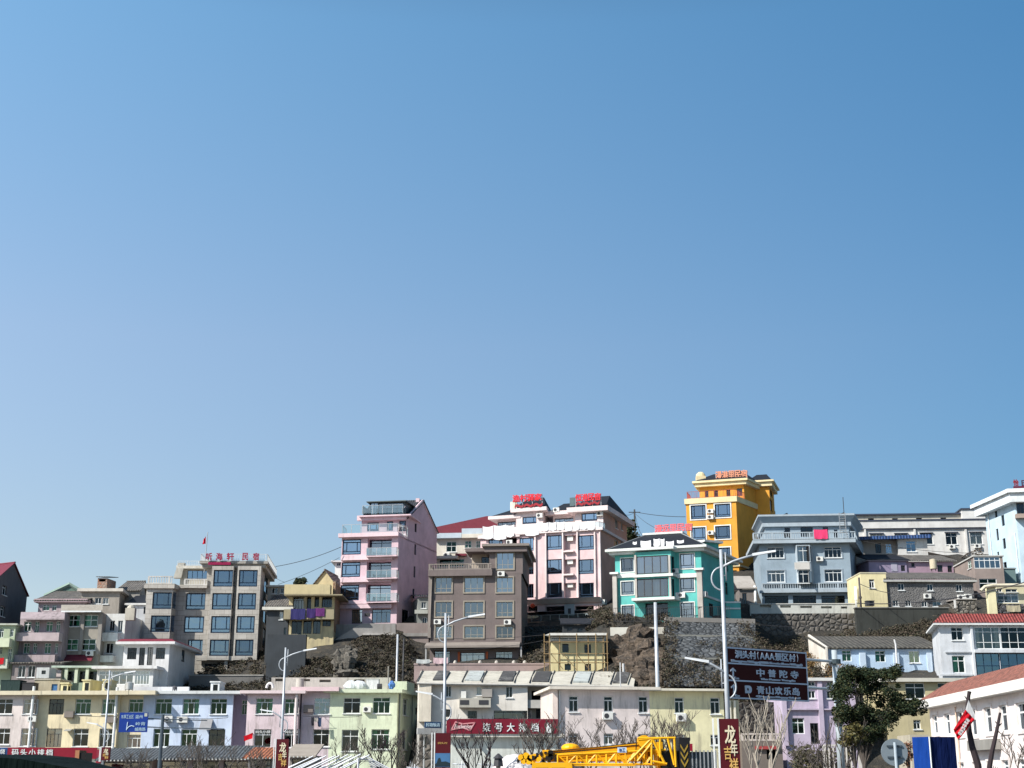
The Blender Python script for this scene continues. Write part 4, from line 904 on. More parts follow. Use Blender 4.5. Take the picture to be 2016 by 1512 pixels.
railing(T, B1.F.pt(0.1,0,.1), B1.F.pt(B1.F.len-.1,0,.1), za, V.zof(655), 'baluster'); B1.zslab('cornice', B1.z1-.05, za+.01, .28, STL)
q = F.rect('C', (560,662,835,745), .6); railing(T, F.pt(q[0],0,.5), F.pt(q[2],0,.5), za, q[3], 'baluster'); T.part('balcony_slab', MB().fbox(F, q[0], za-.35, q[2], za+.005, .32, .75), STL)
Vt = Vol(T, 'C', 838, 1482, 492, V.z0, ST, on=V, off=.3, d=12, rx=1592); Ft = Vt.F
B3 = Vol(T, 'C', 893, 1150, 510, V.z0+3.5, STL, on=V, off=1.5, d=1.18, rx=1174); B3.z0 = Vt.zof(235, 'D'); B4 = Vol(T, 'C', 1200, 1478, 510, V.z0+3.5, STL, on=V, off=1.5, d=1.18); B4.z0 = B3.z0
B3.win([(1150,560,1168,755),(1132,835,1160,1030),(1116,1108,1146,1308),(1102,1388,1130,1578)], 'side', 'R'); B3.win([(908,556,1145,755),(892,832,1128,1030),(878,1105,1112,1308),(862,1385,1098,1580)], 'bay')
B4.win([(1210,556,1432,755),(1198,832,1415,1028),(1182,1105,1398,1306),(1165,1385,1382,1580)], 'bay')
Vt.win([(1515,565,1560,840),(1505,900,1548,1200),(1495,1250,1540,1500)], 'slot', 'R')
z = Vt.z1; Vt.zslab('cornice', z+.002, z+.32, .85, ST); Vt.zslab('coping', z-.45, z, .55, ST)
pl = offset_poly(Vt.poly, .75)
for i in (0, 1, 3): railing(T, pl[i], pl[(i+1) % 4], z+.322, Vt.zof(378), 'bars', paint((0.6,0.62,0.62)))
q = Ft.rect('C', (820,358,1450,458), 1.0); zq = Vt.zof(455)
s = MB()
n5 = [(820,890),(940,1012),(1068,1150),(1252,1322),(1380,1450)]
lm = MB()
for ch, (xa, xb) in zip('听海轩民宿', n5):
    r_ = Ft.rect('C', (xa,355,xb,440), 1.2); t_ = text_mb(ch, Ft, (r_[0], r_[1], r_[2], r_[3]), 1.1, .12, .045); b = len(lm.v); lm.v += t_.v; lm.f += [[b+i for i in f] for f in t_.f]; lm.m += t_.m
    lm.fbox(Ft, r_[0]+.2, z+.5, r_[0]+.26, r_[1]+.2, 1.0, 1.06); lm.fbox(Ft, r_[2]-.26, z+.5, r_[2]-.2, r_[1]+.2, 1.0, 1.06)
T.part('roof_lettering', lm, paint((0.28,0.015,0.05)))
q = Ft.rect('C', (845,462,1115,495), 1.06); T.part('fascia_banner', MB().fbox(Ft, q[0], q[1], q[2], q[3], 1.01, 1.06), paint((0.25,0.01,0.06)))
# penthouse over left wing
Vp_ = Vol(T, 'C', 520, 838, 540, V.z1, plaster((0.42,0.39,0.33), .3), on=V, off=-2.5, d=5); Vp_.win([(598,562,835,665)], 'bay4'); Vp_.slab('roof_slab', 512, 545, .5, plaster((0.6,0.57,0.5)))
pl = offset_poly(Vp_.poly, .4); railing(T, pl[0], pl[1], Vp_.z1+.3, Vp_.zof(455), 'bars', paint((0.6,0.62,0.62)))
a = F.hit('C', 430, 650, -2); b = F.hit('C', 490, 470, -2); T.part('stair_flight', MB().hexa([F.pt(a[0],a[1],-2), F.pt(a[0]+1,a[1],-2), F.pt(a[0]+1,a[1],-3), F.pt(a[0],a[1],-3)], [F.pt(b[0],b[1],-2), F.pt(b[0]+.8,b[1],-2), F.pt(b[0]+.8,b[1],-3), F.pt(b[0],b[1],-3)]), plaster((0.45,0.43,0.38)))
Vt.win([(805,270,1045,395),(1142,272,1228,400),(1268,270,1365,400)], 'door', v='D'); q = Ft.rect('D', (700,180,1400,232), .9); T.part('canopy_slab', MB().fbox(Ft, q[0], q[1], q[2], q[3], -.01, 1.0), STL)
for x in (1060, 1375):
    q = Ft.rect('D', (x-25,232,x+12,405), .8); T.part('column', MB().fbox(Ft, q[0], q[1]-.3, q[2], q[3], .5, .85), STL)
finish(T)
p = F.hit('C', 810, 380, -1); p2 = F.hit('C', 822, 142, -1)
T = Thing('flagpole', 'thin roof flagpole flying a red flag above the stone clad hotel', 'flagpole', loc=F.pt(p[0], p[1]-2.2, -1)); a = F.pt(p[0], p[1]-2.2, -1); b = F.pt(p[0]+.15, p2[1]+.4, -1)
T.part('pole', MB().tube([a, b], .05, 6), STEEL)
def flagmesh(tl, tr, br, bl, n=6, amp=.12, th=.02, nrm=Vector((0,-1,0))):
    mb = MB(); tl, tr, br, bl = map(Vector, (tl, tr, br, bl))
    for j in range(n+1):
        for i in range(n+1):
            p = tl.lerp(tr, i/n).lerp(bl.lerp(br, i/n), j/n); mb.v.append(p + nrm * (amp * math.sin(i*1.5 + j*.7) * min(1, i/2)))
    for j in range(n):
        for i in range(n): mb.f.append([j*(n+1)+i, (j+1)*(n+1)+i, (j+1)*(n+1)+i+1, j*(n+1)+i+1]); mb.m.append(0)
    k = len(mb.v); mb.v += [p - nrm*th for p in mb.v]; mb.f += [[k+i for i in reversed(f)] for f in mb.f]; mb.m = [0]*len(mb.f); return mb
tl = F.pt(*F.hit('C', 818, 158, -1), -1); tr = F.pt(*F.hit('C', 792, 190, -1), -1); br = F.pt(*F.hit('C', 776, 250, -1), -1); bl = F.pt(*F.hit('C', 815, 245, -1), -1)
T.part('flag', flagmesh(tl, tr, br, bl), cloth((0.65,0.02,0.04)), smooth=True)
T = Thing('retaining_wall', 'grey concrete terrace wall below the stone clad hotel', 'wall'); Vw = Vol(T, 'D', 620, 1500, 405, base(430,164), plaster((0.15,0.145,0.14), .6, (0.07,0.065,0.06)), Y=163.5, d=3, rx=1600); Vw.z1 += 0; Vw.slab('coping', 400, 415, .08, plaster((0.3,0.29,0.27))); finish(T)

# ---------------------------------------------------------------- yellow old house
YO = plaster((0.52,0.44,0.26), .6); YS = plaster((0.30,0.26,0.17), .6)
T = Thing('village_house', 'small grey house with an old tile roof right of the stone clad hotel', 'house')
V = Vol(T, 'E', 30, 272, 1222, base(545,168), plaster((0.055,0.062,0.07), .6, (0.03,0.03,0.03)), Y=169, d=6); V.shed(.1, 3.4, .3, TILE_OLD, yb=1090); V.slab('roof_edge', 1218, 1250, .5, plaster((0.6,0.58,0.52)))  # lower wall coloured near black for the shade beneath the roof edge
V.win([(162,1265,200,1350)], 'slide'); V.win([(100,30-10,128,110)], 'slot', v='G')
V2 = Vol(T, 'E', 40, 250, 1000, V.z1+.5, plaster((0.45,0.42,0.38), .4), Y=176, d=4); V2.win([(80,1010,145,1075),(170,1010,210,1070)], 'slide'); V2.slab('roof_slab', 985, 1003, .3, plaster((0.6,0.58,0.55))); finish(T)
T = Thing('village_house', 'yellow house with a deep parapet and open loggia beside the tall pink tower', 'house')
V = Vol(T, 'E', 268, 752, 1078, base(610,168), YO, Y=169, d=8, rx=830)
V.win([(305,1098,420,1235),(452,1095,500,1235),(535,1092,585,1215),(612,1092,722,1220)], 'garage'); V.win([(290,1362,400,1505),(415,1360,505,1500),(520,1358,600,1500),(620,1352,710,1420)], 'door')
q = V.F.rect('E', (215,975,702,1078), 1.4); T.part('parapet', MB().fbox(V.F, q[0], q[1], q[2], q[3], -.01, 1.4), YO); T.part('roof_slab', MB().fbox(V.F, q[0]+.01, q[1]-.15, q[2]+1.5, q[1]-.003, -7.9, 1.38), YS)
balcony(V, (208,1240,742,1345), 1.3, .15, None, YS, solid=True); T.part('side_wall', MB().fbox(V.Rt, .2, V.z0+4.4, V.Rt.len-.2, V.z1+1.6, -.3, .02), rubble((0.40,0.22,0.12),(0.30,0.20,0.13), 2.5, (0.25,0.2,0.15), .4))
finish(T); FY = V.F
for (xa, xb, ya, yb, c, l) in ((285,435,1232,1345,(0.04,0.038,0.13),'blue violet sheet hung over the yellow house balcony'),(455,545,1230,1330,(0.05,0.03,0.12),'dark folded sheet in the middle of the yellow house balcony'),(545,640,1225,1312,(0.13,0.035,0.15),'purple sheet hung at the right of the yellow house balcony')):
    u0, z1 = FY.hit('E', xa, ya, 1.4); u1, z0 = FY.hit('E', xb, yb, 1.4); hung('bed_sheet', l, 'sheet', FY, u0, z1, u1-u0, z1-z0, cloth(c), 1.42, 'sheets on the yellow balcony', xa)
T = Thing('village_house', 'small yellow gabled roof block behind the yellow loggia house', 'house'); V = Vol(T, 'E', 520, 765, 985, base(640,178), YO, Y=179, d=6, yaw=-8); V.gable(1.9, .2, TILE_OLD, 'd'); finish(T)
T = Thing('village_house', 'slim white house end with a small canopy behind the tall pink tower', 'house'); V = Vol(T, 'E', 755, 850, 735, base(665,186), plaster((0.66,0.67,0.66), .2), Y=187, d=5); V.slab('roof_slab', 725, 742, .5, plaster((0.6,0.6,0.6))); V.win([(770,740,815,780)], 'slide'); finish(T)

T = Thing('retaining_wall', 'wall coloured dark bluish for shade below the yellow loggia house balcony', 'wall'); Vw = Vol(T, 'G', -70, 340, 92, base(590,164), plaster((0.045,0.052,0.06), .6, (0.025,0.025,0.025)), Y=163.5, d=.8); Vw.win([(60,20,100,60)], 'none'); finish(T)  # shade beside the hotel is painted into this wall's dark colour
T = Thing('parapet_wall', 'long pale low channel wall behind the pink and green terraced roofs', 'wall'); Vw = Vol(T, 'G', -30, 1235, 550, RZ-3, plaster((0.44,0.42,0.38), .9, (0.10,0.09,0.08)), Y=153, d=.6); Vw.win([(10,560,90,590),(480,572,600,600),(850,570,960,600),(240,566,380,590)], 'none'); finish(T)
# ---------------------------------------------------------------- tall pink tower
PK = plaster((0.60,0.44,0.49), .22); PKL = plaster((0.68,0.52,0.56), .2)
T = Thing('guesthouse', 'tall narrow pink guesthouse with glass balconies and a gabled mauve side wall', 'guesthouse')
V = Vol(T, 'E', 828, 1428, 458, base(715,176), PK, Y=175, yaw=-9, d=14, rx=1838); F = V.F
V.win([(832,495,1030,658),(822,738,1022,897),(812,980,1008,1145)], 'pt')
for (x0, x1, y0, y1) in ((1100,1355,487,660),(1090,1350,728,905),(1082,1345,970,1150)): V.win([(x0,y0,x1,y1)], 'ptd')
V.win([(930,1242,1042,1392)], 'shop'); V.win([(1145,1240,1345,1385)], 'shop', glassk='blue')
q = F.rect('E', (788,425,1392,466), .6); T.part('cornice', MB().fbox(F, q[0], q[1], F.len+.12, q[3], -.02, .6), PKL); T.part('side_cornice', MB().fbox(V.Rt, -.1, q[1]+.1, 3.0, q[3]-.02, -.02, .14), PKL)
for (x0, x1, y0, y1) in ((815,1360,665,712),(808,1352,902,948),(785,1352,1186,1228)):
    q = F.rect('E', (x0,y0,x1,y1), .5); T.part('floor_band', MB().fbox(F, q[0], q[1], q[2], q[3], -.02, .5), PKL)
q = F.rect('E', (800,1148,1352,1180), .35); T.part('floor_band', MB().fbox(F, q[0], q[1], q[2], q[3], -.02, .35), PKL)
for (y0, y1) in ((583,668),(822,905),(1068,1158)):
    q = F.rect('E', (1085,y0,1412,y1), 1.0); o = T.part('balcony_slab', MB().fbox(F, q[0], q[1]-.12, q[2], q[1], -.01, 1.05), PKL)
    pts = [F.pt(q[0]+.05,0,0), F.pt(q[0]+.05,0,1.0), F.pt(q[2]-.05,0,1.0), F.pt(q[2]-.05,0,0)]
    for a, b in zip(pts, pts[1:]): railing(T, a, b, q[1]+.002, q[3], 'glass', None, o)
V.win([(1598,548,1618,662),(1590,782,1610,902),(1578,1020,1600,1125)], 'slot', 'R'); V.win([(1465,1245,1535,1395)], 'door', 'R')
q = F.rect('E', (1070,1280,1122,1312)); T.part('wall_sign', MB().fbox(F, q[0], q[1], q[2], q[3], .0, .08), GFRAME)
Vt = Vol(T, 'E', 1038, 1570, 285, V.z1-.2, PK, on=V, off=-2.6, d=11.4); 
Vt.poly[1] = V.Rt.pt(2.6, 0, 0)[:2]; Vt.poly[2] = V.Rt.pt(V.Rt.len-.05, 0, 0)[:2]; Vt.F = Face(Vt.poly[0], Vt.poly[1]); Vt.Rt = Face(Vt.poly[1], Vt.poly[2]); Vt.Bk = Face(Vt.poly[2], Vt.poly[3]); Vt.L = Face(Vt.poly[3], Vt.poly[0])
Vt.win([(1095,315,1220,410),(1305,303,1370,405),(1435,297,1510,410)], 'pt'); Vt.win([(1602,300,1624,420)], 'slot', 'R')
q = Vt.F.rect('E', (1005,236,1560,288), .5); T.part('cornice', MB().fbox(Vt.F, -.5, q[1], Vt.F.len+.1, q[3], -.02, .55), PKL); m0, m1 = Vt.gable(V.Rt.hit('E',1685,95)[1]-Vt.z1, .1, TILE_D, 'u')
rk = MB()
for pz in (Vt.poly[1], Vt.poly[2]): rk.tube([Vector((pz[0], pz[1], Vt.z1+.05)), m1 + Vector((0,0,.12))], .17, 5)
T.part('rake_trim', rk, PKL)
Vt.fbox('terrace_slab', (1005,234,1560,248), -5, 1.0, PKL)
F2 = Vt.F; za = Vt.zof(234); zb = Vt.zof(145)
for a, b in ((F2.pt(.3,0,.9), F2.pt(F2.len-.3,0,.9)), (F2.pt(.3,0,-3.5), F2.pt(.3,0,.9)), (F2.pt(F2.len-.3,0,.9), F2.pt(F2.len-.3,0,-3.5))): railing(T, a, b, za, zb, 'glass')
# glass room on the terrace
Vg_ = Vol(T, 'E', 1122, 1490, 100, za-.2, paint((0.05,0.06,0.06)), on=Vt, off=-.1, d=4.6, rx=1600); Vg_.win([(1128,108,1208,232),(1215,108,1480,232)], 'shop'); Vg_.zslab('roof_sheet', Vg_.z1, Vg_.z1+.12, .35, paint((0.10,0.12,0.12)))
for a, b in ((V.F.pt(.1,0,.35), V.F.pt(V.F.len*.99,0,.35)), (V.L.pt(V.L.len-3,0,.3), V.F.pt(.1,0,.35)), (V.F.pt(V.F.len*.99,0,.35), V.Rt.pt(2.4,0,.3))): railing(T, a, b, V.z1+.1, V.zof(338), 'glass')
single_ = V.Rt; finish(T)
c = m1 + Vector((0,0,.3)); single('chimney', MB().box(c.x-.9, c.y-.3, c.z-1.4, c.x-.4, c.y+.3, c.z+.1), PKL, 'small white chimney at the peak of the tall pink guesthouse', 'chimney')
# small dark house in its shade
T = Thing('village_house', 'small shaded grey house between the pink tower and the brown building', 'house')
V = Vol(T, 'E', 1640, 1790, 1110, base(845,174), plaster((0.22,0.23,0.22), .5), Y=174, d=5, lx=1580); V.win([(1672,1162,1722,1230),(1680,1325,1728,1400)], 'slide'); V.shed(.05, 1.6, .35, TILE_D, yb=1085); V.fbox('eave_band', (1600,1245,1740,1285), -.01, .6, plaster((0.35,0.36,0.33))); finish(T)
# ================================================================ hillside, middle and right
BRN = plaster((0.165,0.135,0.13), .3, (0.10,0.09,0.085)); BRL = plaster((0.235,0.205,0.185), .3, (0.14,0.12,0.11))
T = Thing('guesthouse', 'dark brown guesthouse with framed bay windows and a roof terrace balustrade', 'guesthouse')
V = Vol(T, 'H', 130, 945, 828, base(930,168), BRN, Y=166, yaw=-5, d=13, rx=1000); F = V.F
cx = ((172,318),(432,604),(722,870))
V.grid(cx, ((857,990),(1077,1210),(1297,1402)), 'br')
V.fbox('corner_pilaster', (105,828,132,1402), -.01, .25, BRL)
q = F.rect('H', (105,785,682,826), .6); T.part('terrace_slab', MB().fbox(F, q[0], q[1]-.2, q[2], q[3], -1, .6), BRN)
for a, b in ((F.pt(q[0]+.1,0,.5), F.pt(q[2]-.1,0,.5)), (F.pt(q[0]+.1,0,-5), F.pt(q[0]+.1,0,.5))): railing(T, a, b, q[3], F.rect('H', (105,730,682,785), .6)[3], 'baluster', BRL)
Vt = Vol(T, 'H', 658, 958, 622, V.z1+.003, BRN, on=V, off=.02, d=12, rx=1015); Vt.win([(724,635,876,780)], 'br'); Vt.zslab('cornice', Vt.z1-.1, Vt.z1+.55, .55, BRN); Vt.zslab('coping', Vt.z1+.553, Vt.z1+.85, .85, BRL)
Vs = Vol(T, 'H', 500, 656, 628, V.z1+.003, plaster((0.40,0.34,0.28), .3), on=V, off=-3.2, d=6); Vs.win([(585,670,655,740)], 'door'); q = F.rect('H', (440,590,657,622), -1); T.part('porch_slab', MB().fbox(F, q[0], q[1], q[2], q[3], -6, -1.0), BRN)
u, z = F.hit('H', 762, 822, .4); ac_unit(T, F, u, z); 
for x, y in ((188,1255),(820,1258)): V.ac(x, y)
T.part('drainpipe', MB().tube([F.pt(*F.hit('H', 150, 780, .6), .6), F.pt(*F.hit('H', 140, 850, .3), .3), F.pt(*F.hit('H', 122, 1300, .3), .3)], .07, 6), BRL)
# canopy and porch below
q = F.rect('I', (88,182,1095,232), 1.3); T.part('canopy', MB().hexa([F.pt(q[0],q[1],1.4), F.pt(q[2],q[1],1.4), F.pt(q[2],q[3],.01), F.pt(q[0],q[3],.01)], [F.pt(q[0],q[1]+.25,1.4), F.pt(q[2],q[1]+.25,1.4), F.pt(q[2],q[3]+.2,.01), F.pt(q[0],q[3]+.2,.01)]), BRL)
V.win([(190,270,355,395),(470,285,725,400),(840,275,1020,395)], 'shop', v='I')
for x in (437, 735):
    q = F.rect('I', (x,275,x+24,395), .2); o = T.part('door_couplet', MB().fbox(F, q[0], q[1], q[2], q[3], .0, .06), paint((0.45,0.10,0.03))); 
for x in (92, 1105):
    q = F.rect('I', (x,232,x+14,400), 1.2); T.part('column', MB().fbox(F, q[0], q[1]-.6, q[2], q[3]+.1, 1.0, 1.2), plaster((0.4,0.4,0.4)))
finish(T)
T = Thing('terrace_wall', 'mauve brown forecourt wall with small knobs below the brown guesthouse', 'wall'); Vw = Vol(T, 'I', -25, 1425, 412, base(930,157)-3, plaster((0.33,0.25,0.24), .35), Y=157.5, yaw=-1, d=.4); Vw.slab('coping', 398, 414, .06, plaster((0.36,0.28,0.27)))
kn = MB()
for x in (30, 150, 410, 675, 850, 1035, 1150): kn.blob(Vw.F.pt(*Vw.F.hit('I', x, 392), -.2), .22, .2, .28, x, .05, 8, 6)
T.part('finial', kn, plaster((0.45,0.42,0.38))); finish(T)
u0, z1 = Vw.F.hit('I', 180, 338, .1); u1, z0 = Vw.F.hit('I', 335, 400, .1); hung('bed_sheet', 'pink sheet hung over the forecourt wall of the brown guesthouse', 'sheet', Vw.F, u0, z1, u1-u0, z1-z0, cloth((0.62,0.45,0.48)), .15)
u0, z1 = Vw.F.hit('I', 0, 355, .1); u1, z0 = Vw.F.hit('I', 140, 398, .1); hung('bed_sheet', 'grey white sheet hung at the left end of the forecourt wall', 'sheet', Vw.F, u0, z1, u1-u0, z1-z0, cloth((0.5,0.52,0.52)), .15)

# maroon roofed white house behind
T = Thing('village_house', 'white house under a big maroon sheet roof behind the brown guesthouse', 'house')
CRW = plaster((0.60,0.57,0.50), .2)
V = Vol(T, 'H', 150, 600, 500, base(870,192), CRW, Y=190, yaw=-6, d=9)
V.win([(270,532,360,626),(435,525,496,592),(535,525,576,590),(205,690,430,760)], 'lb')
V.fbox('parapet', (150,455,405,500), -.01, .7, plaster((0.45,0.52,0.58), .2)); V.fbox('parapet', (408,413,592,462), -.3, .9, plaster((0.45,0.52,0.58), .2)); V.fbox('parapet_band', (408,462,592,497), -.3, .95, CRW)
V.fbox('canopy', (170,660,370,685), -.01, 1.2, CRW); V.fbox('awning', (350,640,448,660), -.01, .8, TILE_M); V.ac(270, 650)
F = V.F; b0 = [F.hit('H', x, y, -2) for x, y in ((140,455),(180,400),(630,303),(700,303),(760,455))]
T.part('roof', MB().hexa([F.pt(a, z, -6) for a, z in b0], [F.pt(a, z, -2) for a, z in b0]), TILE_M); finish(T)

# ---------------------------------------------------------------- pink hotel with two roof signs
PH = plaster((0.66,0.49,0.50), .18); PHS = plaster((0.40,0.24,0.18), .25); PHB = plaster((0.70,0.60,0.59), .15)
T = Thing('hotel', 'pink hotel with twin black roofs and white framed columns of blue windows', 'hotel')
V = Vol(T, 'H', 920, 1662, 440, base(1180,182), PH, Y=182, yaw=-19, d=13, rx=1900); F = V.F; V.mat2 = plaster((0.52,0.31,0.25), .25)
V.grid(((1172,1312),(1458,1600)), ((475,607),(692,825),(905,1035)), 'ph'); V.win([(928,498,1056,618)], 'ph'); V.win([(990,705,1056,828),(990,915,1056,1040)], 'phd')
V.win([(1330,475,1440,607),(1330,692,1440,825),(1330,905,1440,1035)], 'none')
for (a_, b_) in ((475,607),(692,825),(905,1035)): V.fbox('niche_back', (1330,a_,1440,b_), -.72, -.62, plaster((0.50,0.40,0.40), .3))
for y in (612, 822): V.fbox('shelf', (1325,y,1415,y+14), -.02, .5, PHB)
for y in (505, 715, 925): 
    q = F.hit('H', 1385, y, -.3); T.part('air_conditioner', MB().fbox(F, q[0]-.4, q[1]-.3, q[0]+.4, q[1]+.3, -.58, -.25), ACW)
for x in (1064, 1160, 1314, 1446, 1604, 1650): V.fbox('pilaster', (x,445,x+11,1045), -.01, .28, PHB)
V.slab('cornice', 428, 452, .35, PHB); q = F.rect('H', (985,1045,1655,1085), .8); T.part('floor_band', MB().hexa([F.pt(q[0],q[1],.3), F.pt(q[2],q[1],.3), F.pt(q[2],q[1],-.01), F.pt(q[0],q[1],-.01)], [F.pt(q[0],q[3],1.0), F.pt(q[2],q[3],1.0), F.pt(q[2],q[3],-.01), F.pt(q[0],q[3],-.01)]), PHB)
V.win([(1165,1115,1335,1265),(1430,1110,1600,1260),(1000,1110,1090,1260)], 'garage'); V.fbox('ground_panel', (1335,1095,1425,1265), -.01, .03, plaster((0.40,0.42,0.46))); V.fbox('wall_plate', (1366,1135,1392,1185), .035, .08, GFRAME)
V.win([(1788,520,1820,596),(1842,530,1860,580)], 'slide', 'R'); V.ac(1705, 1078, 'R')
# left wing
Vl = Vol(T, 'H', 578, 918, 500, V.z0, PH, on=V, off=.0, d=12); Vl.win([(650,512,776,600)], 'ph'); Vl.win([(800,495,905,560)], 'none'); Vl.ac(835, 537)
Vl.slab('cornice', 470, 500, .3, PHB)
# right penthouse
Vr = Vol(T, 'H', 1430, 1700, 262, V.z1+.01, PHB, on=V, off=-1.3, d=11.5, rx=1885); F2 = Vr.F
Vr.poly[1] = V.Rt.pt(1.3,0,-.02)[:2]; Vr.poly[2] = V.Rt.pt(V.Rt.len-.1,0,-.02)[:2]; Vr.F = Face(Vr.poly[0], Vr.poly[1]); Vr.Rt = Face(Vr.poly[1], Vr.poly[2]); Vr.Bk = Face(Vr.poly[2], Vr.poly[3]); Vr.L = Face(Vr.poly[3], Vr.poly[0])
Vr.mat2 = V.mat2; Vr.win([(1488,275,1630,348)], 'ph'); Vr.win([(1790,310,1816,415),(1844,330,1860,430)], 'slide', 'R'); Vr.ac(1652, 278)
Vr.zslab('cornice', Vr.z1-.1, Vr.z1+.55, .9, PHB); Vr.hip(2.6, .6, TILE_BLK, .25, .75, base=Vr.z1+.553)
Vm = Vol(T, 'H', 1232, 1432, 292, V.z1+.01, PHB, on=V, off=-3.5, d=8); Vm.slab('cornice', 262, 294, .9, PHB); Vm.win([(1245,320,1415,355)], 'shop'); Vm.hip(1.9, .5, TILE_BLK, .2, .9, base=Vm.zof(262)+.003)
# left penthouse
Vq = Vol(T, 'H', 898, 1140, 262, V.z1+.01, PHB, on=V, off=-1.6, d=9, rx=1232); Vq.win([(955,308,1082,372)], 'ph'); Vq.ac(1108, 296); Vq.zslab('cornice', Vq.z1-.05, Vq.z1+.45, .6, PHB); Vq.hip(2.3, .4, TILE_BLK, .2, .75, base=Vq.z1+.453)
Vk = Vol(T, 'H', 730, 897, 335, V.z1-.6, PHB, on=V, off=-2.5, d=7); Vk.slab('cornice', 308, 336, 1.0, PHB); Vk.win([(732,352,892,386)], 'shop'); Vk.hip(1.6, .8, TILE_BLK, .4, .95, base=Vk.zof(308)+.003)
# sign frames and letters
RED = paint((0.62,0.02,0.035), .5); RED2 = paint((0.30,0.02,0.03), .6)
def roofsign(T, F, v, r, txt, off, mat, mat2=None, sub=None, legs=0.9):
    q = F.rect(v, r, off); mb = text_mb(txt, F, q, off, .14, .05, fill=.96); n = max(3, int((q[2]-q[0])/1.2))
    o = T.part('roof_lettering', mb, mat)
    fr = MB()
    for i in range(n+1): u = q[0]+(q[2]-q[0])*i/n; fr.fbox(F, u-.03, q[1]-legs, u+.03, q[3]-.05, off-.12, off-.06)
    for k in (0, .5, .95): z = q[1]+(q[3]-q[1])*k; fr.fbox(F, q[0], z-.025, q[2], z+.025, off-.055, off-.01)
    T.part('sign_frame', fr, STEEL)
    if sub:
        q2 = F.rect(v, sub, off); st = MB(); n = int((q2[2]-q2[0])/.35)
        T.part('neon_scroll', text_mb('~' * max(3, n//3), F, q2, off, .08, .05), mat2 or mat)
roofsign(T, V.F, 'H', (868,108,1132,168), '渔村驿家', -1.0, RED, RED2, (885,190,1140,225)); roofsign(T, V.F, 'H', (1435,102,1662,165), '恒港民宿', -.6, RED, RED2, (1440,172,1655,205))
V.fbox('billboard', (845,172,905,242), -1.6, -1.4, plaster((0.62,0.60,0.52))); V.fbox('glass_box', (1382,135,1432,212), -4, -3, paint((0.10,0.14,0.15), .2)); 
q = V.F.hit('H', 1258, 245, -1); ac_unit(T, V.F, q[0], q[1], mat=ACW, d=-1)
pl0 = V.F.pt(.1,0,.3); 
railing(T, V.F.pt(V.F.len*.28,0,.25), V.F.pt(V.F.len-.1,0,.25), V.zof(430), V.zof(375), 'glass'); railing(T, V.F.pt(V.F.len-.1,0,.25), V.Rt.pt(1.2,0,.2), V.zof(430), V.zof(375), 'glass')
railing(T, V.F.pt(V.F.len*.0,0,2.0), V.F.pt(V.F.len-.2,0,2.0), V.zof(1262), V.zof(1205), 'glass')
T.part('ground_slab', MB().fbox(V.F, 0, V.zof(1275), V.F.len, V.zof(1262)-.005, -.5, 2.2), PHS)
finish(T); FH = V.F
for i, (xa, xb, ya, yb, l) in enumerate(((597,690,395,500,'white sheet at the left end of the pink hotel laundry line'),(695,808,385,502,'white folded sheet second from the left on the pink hotel terrace'),(812,880,383,480,'white narrow sheet drying left of the terrace corner on the pink hotel'),(982,1102,372,468,'white pointed sheet in the middle of the pink hotel parapet'))):
    off = .45; u0, z1 = FH.hit('H', xa, ya, off); u1, z0 = FH.hit('H', xb, yb, off); hung('bed_sheet', l, 'sheet', FH, u0, z1, u1-u0, z1-z0, cloth((0.80,0.80,0.82)), off, 'white sheets on the pink hotel terrace', i*3+1, .15)
for i, (xa, xb, ya, yb) in enumerate(((1122,1190,362,430),(1195,1262,358,425),(1268,1335,355,420),(1340,1405,362,428),(1410,1470,362,420),(1474,1535,355,418),(1540,1608,350,420))):
    off = .42; u0, z1 = FH.hit('H', xa, ya, off); u1, z0 = FH.hit('H', xb, yb, off); nm = ['leftmost','second','third','fourth','fifth','sixth','rightmost'][i]
    hung('bed_sheet', nm + ' of the seven white sheets on the glass railing under the right roof sign', 'sheet', FH, u0, z1, u1-u0, z1-z0, cloth((0.80,0.80,0.82)), off, 'white sheets on the pink hotel terrace', i*5+2, .1)
c = V.F.pt(*V.F.hit('H', 1048, 1112, 1.2), 1.2); single('lantern', MB().blob(c, .32, .32, .3, 1, 0.02, 12, 8), paint((0.7,0.08,0.03)), 'round red orange lantern under the pink hotel canopy', 'lantern')

# ---------------------------------------------------------------- teal house
GBL0 = paint((0.25,0.27,0.28)); TE = plaster((0.10,0.41,0.38), .22, (0.10,0.25,0.22)); TW = plaster((0.66,0.68,0.66), .2); TP_ = plaster((0.42,0.39,0.36), .3)
T = Thing('guesthouse', 'turquoise guesthouse with white trim and a two storey glazed central bay', 'guesthouse')
V = Vol(T, 'K', 140, 916, 822, base(1290,158), TE, Y=160, yaw=-19, d=12, rx=1200); F = V.F
V.win([(195,866,310,988),(198,1076,312,1195),(203,1292,312,1425),(730,826,856,958),(730,1046,856,1165),(735,1266,856,1408)], 'te')
V.win([(1136,880,1160,985),(1136,1085,1160,1195)], 'dk', 'R'); V.win([(990,1275,1030,1392)], 'door', 'R')
V.zslab('cornice', V.z1+.02, V.z1+.34, .55, TW); V.zslab('coping', V.z1+.342, V.z1+.62, .95, TW)
top = V.hip(V.F.hit('K', 600, 668, -6)[1]-V.z1-.63, .75, TILE_BLK, .27, .62, w=1.6, base=V.z1+.624)
c = sum(top, Vector((0,0,0)))/4; T.part('ridge_slab', MB().prism([c.xy + (Vector(p.xy)-c.xy)*1.12 for p in top], c.z-.02, c.z+.22), TW)
for a, b in zip([Vector((p[0],p[1],V.z1+.64)) for p in offset_poly(V.poly,.75)], top): T.part('hip_ridge', MB().tube([a, b], .06, 6), GBL0)
B = Vol(T, 'K', 318, 645, 805, V.zof(1235), TE, on=V, off=1.3, d=1.28, rx=688)
